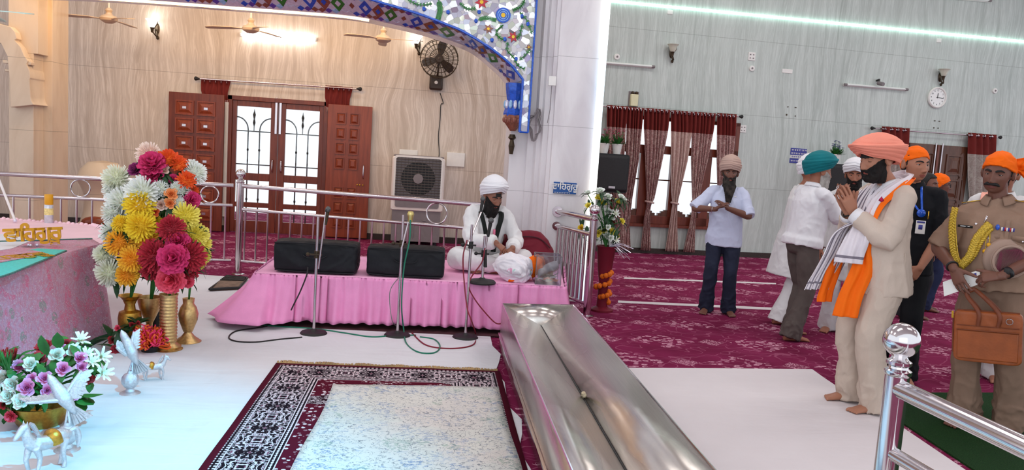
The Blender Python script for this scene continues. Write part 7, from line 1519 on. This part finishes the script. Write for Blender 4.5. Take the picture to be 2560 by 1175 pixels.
p.part('pocket_square', MB().loft([[p.at(2203, 502, -.168)+V((dx*w_, 0, dz+.008*s_)) for dx, s_ in ((-1, 0), (0, 1), (1, 0), (0, -1))] for w_, dz in ((.03, 0), (.02, .012), (.004, .024))]), plain('pink_silk', (226, 50, 110), .5, var=.1))
p.part('jacket_vent', MB().tube([p.U @ V((.19, .0, .8)), p.U @ V((.19, .01, .95)), p.U @ V((.185, .01, 1.05))], .004, 6), SUIT2)
m = MB()
for x_, z_ in ((.0, 1.0), (.0, 1.12)): m.sph((x_+.02, -.2, z_), (.011, .006, .011), 10, 6)
islands('jacket_button', m, MT['dark'], p.t, world=False)
SCW = cloth('white_scarf', (228, 220, 226), .85, 200, .04, .25); SCG = cloth('grey_scarf_stripe', (132, 124, 136), .85, 200, .06, .25)
nk = [(V((0, .085, 1.5)), (0, .02, .6)), (V((.06, .05, 1.51)), (.15, .45, .4)), (V((.085, -.04, 1.48)), (.7, .3, .1)), (V((.062, -.14, 1.38)), (.8, .1, .1)), (V((.05, -.195, 1.25)), (.8, .15, .1))]
mir = lambda pts: [(V((-a.x, a.y, a.z)), (-b[0], b[1], b[2])) for a, b in pts]
strp = lambda u, v: 1 if (.86 < u < .885 or (u > .3 and any(abs(v-c) < .02 for c in ())) ) else 0
lines = lambda u, v: 1 if (.9 < u < .93) or (int(v*44) % 6 in (1, 4) and u > .3) else 0
p.strip(nk+[(V((.085, -.25, 1.12)), (.8, .5, 0)), (V((.085, -.28, 1.02)), (.5, .8, 0)), (V((.085, -.29, .96)), (.4, .9, 0))], .17, [SCW, SCG], 'white_scarf_end', 3, .012, seed=1, mf=lambda u, v: 1 if .88 < u < .915 else 0)
p.strip(mir(nk)+[(V((-.05, -.24, 1.15)), (-.3, .9, 0)), (V((-.05, -.3, 1.0)), (-.3, .95, 0)), (V((-.06, -.36, .85)), (-.3, 1, 0)), (V((-.06, -.39, .76)), (-.3, 1.05, 0))], .23, [SCW, SCG], 'white_scarf_end', 5, .014, seed=4, mf=lines)
SCO = cloth('orange_scarf', (255, 112, 14), .7, 200, .05, .2)
no = [(V((0, .098, 1.48)), (0, .02, .5)), (V((.085, .06, 1.5)), (.15, .4, .3)), (V((.125, -.03, 1.462)), (.6, .3, .1)), (V((.115, -.135, 1.35)), (.5, .15, .05)), (V((.105, -.188, 1.22)), (.5, .15, .05)), (V((.105, -.205, 1.05)), (.4, .35, 0))]
p.strip(no+[(V((.1, -.2, .92)), (.4, .8, 0)), (V((.08, -.242, .75)), (.35, .9, 0)), (V((.07, -.26, .61)), (.35, .95, 0))], .15, SCO, 'orange_scarf_end', 2, .012, seed=2)
p.strip(mir(no[:4])+[(V((-.1, -.2, 1.18)), (-.3, .6, 0)), (V((-.07, -.27, .95)), (-.3, .9, 0)), (V((-.06, -.325, .76)), (-.3, .95, 0)), (V((-.06, -.335, .68)), (-.3, .95, 0))], .13, SCO, 'orange_scarf_end', 2, .01, seed=6)
p.part('ring', MB().torus(V((-.055, -.335, 1.43)), .011, .0025, M.Rotation(R(60), 3, 'X'), 14, 6), MT['steel']); p.part('wrist_thread', MB().torus(p.J['wrR']-V((0, .0, .0)), .034, .005, M.Rotation(R(30), 3, 'X'), 20, 6), MT['iron'])
# --- tall guard in black
x, y = stand(2226, 950); p = Person('tall guard in black shirt with orange head cloth and hanging identity card', x, y+.02, -32, 1.075, S4, vox=.0045)
p.pose(head=(38, 2, 0), L=dict(wrist=p.at(2304, 664, -.16), pole=(1, .6, -.2), hand=((-.55, -.1, -1), (-.6, .9, .2), .45)), feet=((.1, .0, 10), (-.1, .02, -6)))
p.build_body(lids=.3, jaw=.96); p.patka(SAF, zf=.05, zb=-.05); p.hair(.14, -.085, th=.005)
BLK = cloth('black_polo_knit', (20, 21, 26), .8, 240, .2, .3); p.shirt(BLK, TORSO(.82, 1.06, .01, .185, .135), .5, (.068, .066, .06), 21, .008); p.collar(BLK, .068, .035); p.trousers(cloth('black_trousers', (18, 18, 22), .8, 240, .2, .3), 1.0, .088, seed=22)
m = MB().tube([p.U @ V((-.06, .03, 1.48)), p.U @ V((-.05, -.09, 1.43)), p.at(2303, 535, -.15)], .008, 6, 0, 4, flat=.3); m.tube([p.U @ V((.06, .03, 1.48)), p.U @ V((.06, -.09, 1.43)), p.at(2305, 535, -.15)], .008, 6, 0, 4, flat=.3); p.part('blue_lanyard', m, MT['gblue'])
a = p.at(2301, 568, -.158); cd = p.part('identity_card', MB().box(a, (.062, .003, .095)), MT['white'], bevel=.002); p.part('card_photo', MB().box(a+V((0, -.003, .0)), (.026, .002, .032)).box(a+V((0, -.003, .036)), (.05, .002, .012)), MT['nblue'], cd); p.part('blue_badge', MB().lathe([(0, 0), (.03, 0), (.028, .006), (0, .008)], p.at(2303, 533, -.158), 18, 0, rq), MT['gblue'])
p.part('pen', MB().tube([p.at(2322, 528, -.15), p.at(2320, 548, -.155)], .004, 6), MT['gold'])
# --- man with glasses and orange head cloth, side view
q = D(2346, 458, 9.0); p = Person('man with glasses, orange head cloth and light blue shirt in profile, far behind the guard', q.x, q.y, 66, .965, S3, vox=.006)
p.pose(head=(-4, 2, 0)); p.build_body(lids=.3); p.patka(SAF, zf=.05, zb=-.085, th=.016, fall=.3); p.hair(.14, -.09, th=.004); p.shirt(cloth('light_blue_shirt', (150, 190, 226), .8, 240, .05), TORSO(.82), .55, seed=25); p.trousers(cloth('blue_jeans', (38, 46, 74), .8, 240, .15), 1.0, .09, seed=26)
m = MB()
for sg in (-1, 1): m.torus((sg*.032, -.1, -.004), .021, .0022, rq, 18, 6); m.tube([(sg*.053, -.1, 0), (sg*.078, -.04, .002), (sg*.08, .01, 0)], .002, 5)
m.tube([(-.011, -.102, 0), (.011, -.102, 0)], .002, 5); p.part('spectacles', m.xf(p.H), MT['iron'])
# --- dark haired man far behind the guard
q = D(2316, 455, 8.4); p = Person('dark haired man barely visible behind the guard in black', q.x, q.y, 30, .965, S3, vox=.007)
p.pose(); p.build_body(lids=.3); p.hair(.07, -.08, th=.012); p.shirt(cloth('dark_grey_shirt', (52, 52, 60), .8, 240), TORSO(.82), 1.0, seed=28); p.trousers(cloth('charcoal_trousers', (40, 40, 46), .8, 240), 1.0, .09, seed=29)
# --- tall man in white behind the officer
q = D(2514, 440, 6.0); p = Person('tall man in white with a peach scarf, standing right behind the khaki officer', q.x, q.y, -38, 1.055, S2, vox=.007)
p.pose(); p.build_body(lids=.4); p.hair(.08, -.08); p.shirt(WH2, TORSO(.75, 1.08), 1.0, seed=31, nm='kurta'); p.trousers(WH2, 1.05, .1, seed=32, nm='pyjama'); p.collar(WH2, .068, .03)
p.strip([(p.U @ V((-.1, .07, 1.46)), (1, 0, 0)), (p.U @ V((-.11, -.03, 1.465)), (1, 0, 0)), (p.U @ V((-.11, -.12, 1.38)), (1, 0, 0)), (p.U @ V((-.11, -.17, 1.1)), (1, 0, 0))], .07, cloth('peach_scarf', (246, 178, 160), .8, 240, .05), 'peach_scarf', 1, .004)
# --- police officer in khaki
cen = G(2462, 1072); p = Person('police officer in khaki uniform with moustache, orange head cloth and gold braid', cen.x, cen.y, -47, 1.03, S3, z=.011, vox=.0042); OFF = p
g = lambda a, b, c: p.at(a, b, c)
p.pose(lat=-5, pelvis=(-.05, 0, .95), head=(-6, 7, 4), headpos=(0, -.03, 1.645), L=dict(wrist=g(2508, 688, -.28), pole=(1, .5, -.4), hand=((-.97, -.16, -.22), (.05, .6, -.8), .75, .05, (.85, .35, -.1), .1, 1.05)), Rr=dict(wrist=g(2382, 668, -.275), pole=(-1, .7, -.1), hand=((.5, -.2, -.9), (.35, .85, .1), .22, .1, (.6, .7, .2), .1, 1.05)), feet=((.13, .03, 14), (-.13, -.02, -10)))
p.build_body(lids=.4, jaw=1.08, cheek=1.05, brow=1.35, nose=1.1, lipcol=(120, 66, 60)); p.moustache(MT['hair'], .036, 1.7, -.0545, .009)
p.patka(SAF, zf=.05, zb=-.04, th=.012, tail=[([V((.03, .09, .05)), V((.1, .115, .06)), V((.17, .12, .085)), V((.235, .12, .1))], .13), ([V((.04, .1, .03)), V((.1, .12, .0)), V((.16, .12, -.06)), V((.215, .12, -.1))], .06), ([V((.2, .12, -.07)), V((.23, .12, -.1)), V((.25, .12, -.14))], .07)]); p.hair(.14, -.1, th=.004)
KH = cloth('khaki_uniform_cotton', (150, 122, 104), .85, 240, .06, .3); KH2 = cloth('khaki_trouser_cotton', (136, 110, 94), .85, 240, .06, .3)
p.shirt(KH, TORSO(.9, 1.26, .03, .17, .13), .57, (.07, .07, .064), 41, .008); p.collar(KH, .07, .045, .9, flare=1.5); p.trousers(KH2, 1.14, .105, seed=42, amp=.012)
bel = lambda z: -.165 if z > 1.0 else -.17
m = MB()
for px, py in ((2458, 617), (2452, 672), (2440, 560)): m.sph(g(px, py, -.168), (.009, .005, .009), 12, 8)
islands('shirt_button', m, MT['steel'], p.t, world=False); p.part('placket', MB().grid(lambda u, v: V((-.012+.024*u, -.17+.02*max(0, (1.05+.35*v)-1.3), 1.0+.36*v)), 3, 16), KH, solid=.004)
for x_, nm in ((.09, 'L'), (-.09, 'R')):
    fl_ = p.part('breast_pocket', MB().loft([[V((x_+sx*.055, -.158-o_, 1.2+sz*.06)) for sx, sz in ((-1, -1), (1, -1), (1, 1), (-1, 1))] for o_ in (0, .008)]), KH, bevel=.003); p.part('pocket_flap', MB().prism([V((x_-.058, -.172, 1.265)), V((x_+.058, -.172, 1.265)), V((x_+.058, -.172, 1.24)), V((x_+.02, -.172, 1.228)), V((x_, -.172, 1.222)), V((x_-.02, -.172, 1.228)), V((x_-.058, -.172, 1.24))], (0, .006, 0)), KH, fl_); p.part('pocket_button', MB().sph((x_, -.175, 1.235), (.007, .004, .007), 10, 6), MT['steel'], fl_)
a = g(2413, 566, -.172); npl = p.part('name_plate', MB().box(a, (.085, .004, .016)), MT['black']); p.part('name_lettering', MB().box(a+V((-.012, -.003, .001)), (.03, .002, .004)).box(a+V((.02, -.003, .001)), (.012, .002, .004)), MT['white'], npl)
a = g(2520, 574, -.172); m = MB(); r_ = random.Random(1)
for i in range(8): m.box(a+V((-.032+i*.009, 0, 0)), (.008, .004, .022), i % 3)
p.part('ribbon_bar', m, [MT['white'], MT['nblue'], MT['gred']]); a = g(2494, 568, -.172); p.part('blue_badge', MB().sph(a, (.012, .005, .018), 12, 8), MT['gblue'])
p.part('silver_clip', MB().tube([g(2461, 556, -.176), g(2468, 540, -.172)], .006, 8), MT['steel'])
for sg in (1, -1):
    e = p.part('epaulette', MB().loft([[p.U @ V((sg*a_, yy, zz+o_)) for yy in (-.026, .026)]+[p.U @ V((sg*a_, yy, zz+o_+.005)) for yy in (.026, -.026)] for a_, zz, o_ in ((.09, 1.462, .006), (.13, 1.452, .006), (.19, 1.448, .007), (.2, 1.445, .006))]), KH, bevel=.002); p.part('epaulette_piping', MB().tube([p.U @ V((sg*.095, -.026, 1.472)), p.U @ V((sg*.2, -.026, 1.456)), p.U @ V((sg*.2, .026, 1.456))], .003, 6), MT['gold'], e)
MT['braid'] = plain('gold_braid', (198, 164, 56), .45, .25, var=.4, sc_=150)
def braid(m, pts, r_, turns, n=70):
    P = cat(pts, 12); Np = len(P)
    for k in range(3):
        Q_ = []
        for i in range(n+1):
            f = i/n*(Np-1); j = min(int(f), Np-2); q = P[j].lerp(P[j+1], f-j); d = (P[min(j+2, Np-1)]-P[max(j-1, 0)]).normalized(); s1 = d.cross(V((0, 1, 0))).normalized(); a = 2*PI*(turns*i/n+k/3); Q_.append(q+s1*math.sin(a)*r_*1.1+V((0, -1, 0))*(math.sin(2*a)*r_*.45))
        m.tube(Q_, r_*.62, 6)
m = MB(); braid(m, [g(2388, 520, -.13), g(2380, 560, -.165), g(2381, 610, -.18), g(2390, 650, -.19), g(2402, 662, -.195)], .013, 9); braid(m, [g(2402, 664, -.2), g(2424, 640, -.2), g(2440, 600, -.192), g(2462, 572, -.185), g(2474, 562, -.18)], .016, 10); braid(m, [g(2404, 668, -.19), g(2432, 640, -.192), g(2452, 602, -.186), g(2472, 575, -.18), g(2479, 570, -.176)], .012, 9); p.part('braided_aiguillette', m, MT['braid'])
m = MB(); m.tube([g(2391, 520, -.13), g(2389, 570, -.172), g(2396, 640, -.192), g(2412, 652, -.2), g(2440, 620, -.196), g(2466, 562, -.18)], .004, 6, 0, 6); m.tube([g(2476, 562, -.18), g(2474, 600, -.178), g(2472, 640, -.18)], .004, 6, 0, 4); m.tube([g(2466, 566, -.18), g(2464, 610, -.178), g(2462, 645, -.18)], .004, 6, 0, 4); p.part('aiguillette_cords', m, MT['braid'])
islands('toggle', MB().sph(g(2472, 612, -.19), (.014, .012, .014), 12, 8).sph(g(2462, 628, -.19), (.014, .012, .014), 12, 8), MT['yel'], p.t, world=False)
d = (p.J['wrL']-p.J['elL']).normalized(); c = p.J['wrL']-d*.035; q = M((frame_z(d)[0], frame_z(d)[1], d)).transposed(); wt = p.part('wrist_watch', MB().lathe([(.033, -.013), (.036, -.012), (.036, .012), (.033, .013)], c, 26, 0, q), MT['black']); p.part('watch_face', MB().box(c+V((-.0, -.034, .012)), (.034, .012, .036)), MT['iron'], wt, bevel=.004)
d = (p.J['wrR']-p.J['elR']).normalized(); q = M((frame_z(d)[0], frame_z(d)[1], d)).transposed(); p.part('black_wrist_thread', MB().torus(p.J['wrR']-d*.01, .033, .006, q, 24, 8), MT['iron'])
p.part('finger_ring', MB().torus(p.J['tipsR'][1][0]+V((-.015, -.0, .055)), .0105, .003, M.Rotation(R(30), 3, 'X'), 14, 6), MT['steel'])
# things the officer holds
W = lambda v: OFF.t.matrix_basis @ V(v)
cor = [W(g(*c, y_)) for c, y_ in (((2357, 705), -.262), ((2449, 674), -.262), ((2452, 709), -.275), ((2360, 741), -.275))]
t = thing('envelope', 'white envelope held between the hands of the khaki officer', 'envelope', cor[0]); n_ = (cor[1]-cor[0]).cross(cor[3]-cor[0]).normalized()*.003; e_ = obj('envelope_sheet', MB().prism(cor, n_), MT['white'], t)
c = cor[1].lerp(cor[2], .3).lerp(cor[0], .13); obj('stamp', MB().prism([c+(cor[1]-cor[0])*a*.04+(cor[3]-cor[0])*b*.12-n_*.1 for a, b in ((-1, -1), (1, -1), (1, 1), (-1, 1))], -n_*.2), MT['nblue'], e_)
# briefcase
LEA = plain('tan_leather', (146, 74, 32), .42, var=.14, sc_=14, bump=.2); LE2 = plain('dark_tan_leather', (110, 52, 24), .45, var=.15)
b0, b1_, b2_, b3_ = [g(*c, -.27) for c in ((2371, 775), (2544, 772), (2557, 905), (2382, 905))]
o_ = (b2_+b3_)/2; bw = (b1_-b0).length; bh = (b0.z-b3_.z); t = thing('briefcase', 'brown leather briefcase hanging from the left hand of the khaki officer', 'briefcase', W(o_), R(-40)); t.rotation_euler = (0, R(-5), R(-40))
def rrect(w_, h_, c_, y_): return [V((x_, y_, z_+h_)) for x_, z_ in [(sx*(w_-c_)+c_*math.cos(R(a0+a)), sz*(h_-c_)+c_*math.sin(R(a0+a))) for sx, sz, a0 in ((1, 1, 0), (-1, 1, 90), (-1, -1, 180), (1, -1, 270)) for a in (0, 30, 60, 90)]]
hw, hh = bw/2, bh/2
bd = obj('bag_body', wrinkle(remesh(MB().loft([rrect(hw*.97, hh*.97, .03, .04), rrect(hw, hh, .03, .03), rrect(hw, hh, .03, -.03), rrect(hw*.97, hh*.97, .03, -.042)]), .008, 2), .003, (9, 9, 9), 4), LEA, t, world=False, angle=0, fix=False)
obj('front_pocket', MB().loft([[V((sx*hw*.88, y_, z_)) for sx, z_ in ((-1, .02), (1, .02), (1, bh*.62), (-1, bh*.62))] for y_ in (-.04, -.05)]), LEA, t, world=False, bevel=.006)
m = MB(); m.tube([(-hw*.9, -.052, bh*.63), (hw*.9, -.052, bh*.63)], .004, 6); m.tube([(-hw*.9, -.05, bh*.72), (hw*.9, -.05, bh*.72)], .003, 6); m.tube([(-hw-.004, -.02, .05), (-hw-.004, -.02, bh-.06), (-hw*.9, -.02, bh+.002), (hw*.9, -.02, bh+.002)], .005, 6); obj('seams', m, LE2, t, world=False)
hp = g(2452, 722, -.265)-o_
for k, yy in enumerate((-.05, .045)):
    m = MB(); m.tube([(-hw*.28, yy, bh*.72), (-hw*.28, yy, bh), (hp.x-.035+.0*k, hp.y+yy*.2, hp.z-.025), (hp.x-.01, hp.y+yy*.1, hp.z+.008), (hp.x+.02, hp.y+yy*.1, hp.z+.004), (hw*.3, yy, bh), (hw*.3, yy, bh*.72)], .012, 10, 0, 5, flat=.5); obj('handle', m, LE2, t, world=False)
obj('zip_puller', MB().box((-hw-.008, -.03, bh-.03), (.012, .006, .045)), MT['gold'], t, world=False); obj('ring_clasp', MB().torus((hw*.62, -.056, bh*.85), .018, .003, rq, 16, 6), MT['steel'], t, world=False)
# cap under the arm
cc = g(2524, 652, -.19); ax = V((.45, -1, -.05)).normalized(); q = M((frame_z(ax)[0], frame_z(ax)[1], ax)).transposed()
t = thing('peaked_cap', 'khaki uniform cap with maroon lining held under the arm of the khaki officer', 'cap', W(cc), R(-47)); KC = cloth('khaki_cap_felt', (168, 142, 128), .85, 240, .05, .3)
obj('crown', MB().lathe([(0, -.09), (.09, -.09), (.128, -.075), (.14, -.05), (.128, -.028), (.1, -.012), (.098, .01), (.104, .014), (.104, .03), (.096, .034), (.09, .03)], (0, 0, 0), 40, 0, q), KC, t, world=False, angle=60)
ln = obj('lining', MB().lathe([(.0905, .03), (.088, .0), (.082, -.03), (.05, -.045), (0, -.048)], (0, 0, 0), 36, 0, q), plain('maroon_lining', (128, 52, 76), .25, var=.03), t, world=False); obj('lining_mark', MB().lathe([(.0, -.044), (.014, -.044), (.014, -.041), (0, -.041)], (0, 0, 0), 6, 0, q), MT['white'], ln, world=False)
obj('chin_strap', MB().torus(q @ V((0, 0, .014)), .106, .005, q, 36, 6), KC, t, world=False)
# --- seated man on the platform
q = G(1208, 676, .455); p = Person('man in white kurta and white turban sitting cross legged on the pink platform', q.x, q.y+.12, 14, 1.0, S1, z=.458, vox=.0042)
g = lambda a, b, c: p.at(a, b, c)
p.pose(lean=17, pelvis=(0, .05, .125), head=(16, 18, 0), headpos=(.0, -.05, 1.6), L=dict(wrist=g(1282, 620, -.42), pole=(.8, .6, -.6), hand=((-.35, -.5, -.6), (-.3, .5, -1), .6)), Rr=dict(wrist=g(1236, 606, -.43), pole=(-1, .5, -.5), hand=((.7, -.4, -.55), (.2, .3, -1), .6)))
for sd, sg in (('L', 1), ('R', -1)): p.J['kn'+sd] = V((sg*.33, -.22, .13)); p.J['an'+sd] = V((-sg*.02, -.3+.04*sg, .085)); p.J['fy'+sd] = R(-70*sg)
p.build_body(lids=.7, feet=True, brow=1.2); p.turban(WH, rx=.098, ry=.116, b=.22, top=.2, n=6, skew=1.4, zf=.06, zb=-.05, tilt=(-6, 0), pm=.48, amp=.004, dome=2.0); p.beard(MT['beardb'], .06, full=.016); p.part('under_turban', MB().grid(lambda u, v: head_pt(-.35+.7*u, .42+.3*v)*1.02, 20, 8).xf(p.H), MT['hair'], solid=.004)
p.shirt(WH2, [(.85, .23, .2, -.02), (.92, .22, .17, 0)]+TORSO(.95, 1.1, .03, .19, .145)[2:], 1.0, (.075, .075, .06), 51, .013, 'kurta', sc_=(6, 6, 4)); p.collar(WH2, .066, .03)
m = MB()
for sd in 'LR':
    hp, k, an = p.J['hip'+sd], p.J['kn'+sd], p.J['an'+sd]; m.tube([hp, hp.lerp(k, .5), k, k.lerp(an, .5), an], [.11, .115, .105, .095, .07], 20, 0, 3, round_=True)
m.sph((0, .02, .1), (.2, .17, .1), 20, 12)
for i in range(len(m.v)): m.v[i].z = max(m.v[i].z, .003)
p.part('pyjama', wrinkle(wrinkle(remesh(m, .01, 3), .012, (6, 6, 6), 53), .004, (14, 14, 14), 55), WH2)
DK = cloth('dark_green_band', (34, 38, 36), .8, 240)
p.strip([(p.U @ V((.1, .04, 1.46)), (1, 0, 0)), (p.U @ V((.1, -.1, 1.42)), (1, 0, 0)), (p.U @ V((.06, -.165, 1.25)), (1, 0, 0)), (p.U @ V((.04, -.2, 1.08)), (1, 0, 0))], .05, DK, 'dark_shawl_edge', 1, .004); p.strip([(p.U @ V((-.1, .04, 1.46)), (1, 0, 0)), (p.U @ V((-.1, -.1, 1.42)), (1, 0, 0)), (p.U @ V((-.05, -.165, 1.25)), (1, 0, 0)), (p.U @ V((-.04, -.2, 1.05)), (1, 0, 0))], .04, DK, 'dark_shawl_edge', 1, .004)
p.part('pink_tassel', MB().tube([p.U @ V((.03, -.16, 1.3)), p.U @ V((.03, -.19, 1.2)), p.U @ V((.035, -.2, 1.12))], .012, 8, 0, 3), MT['pinkbl'])
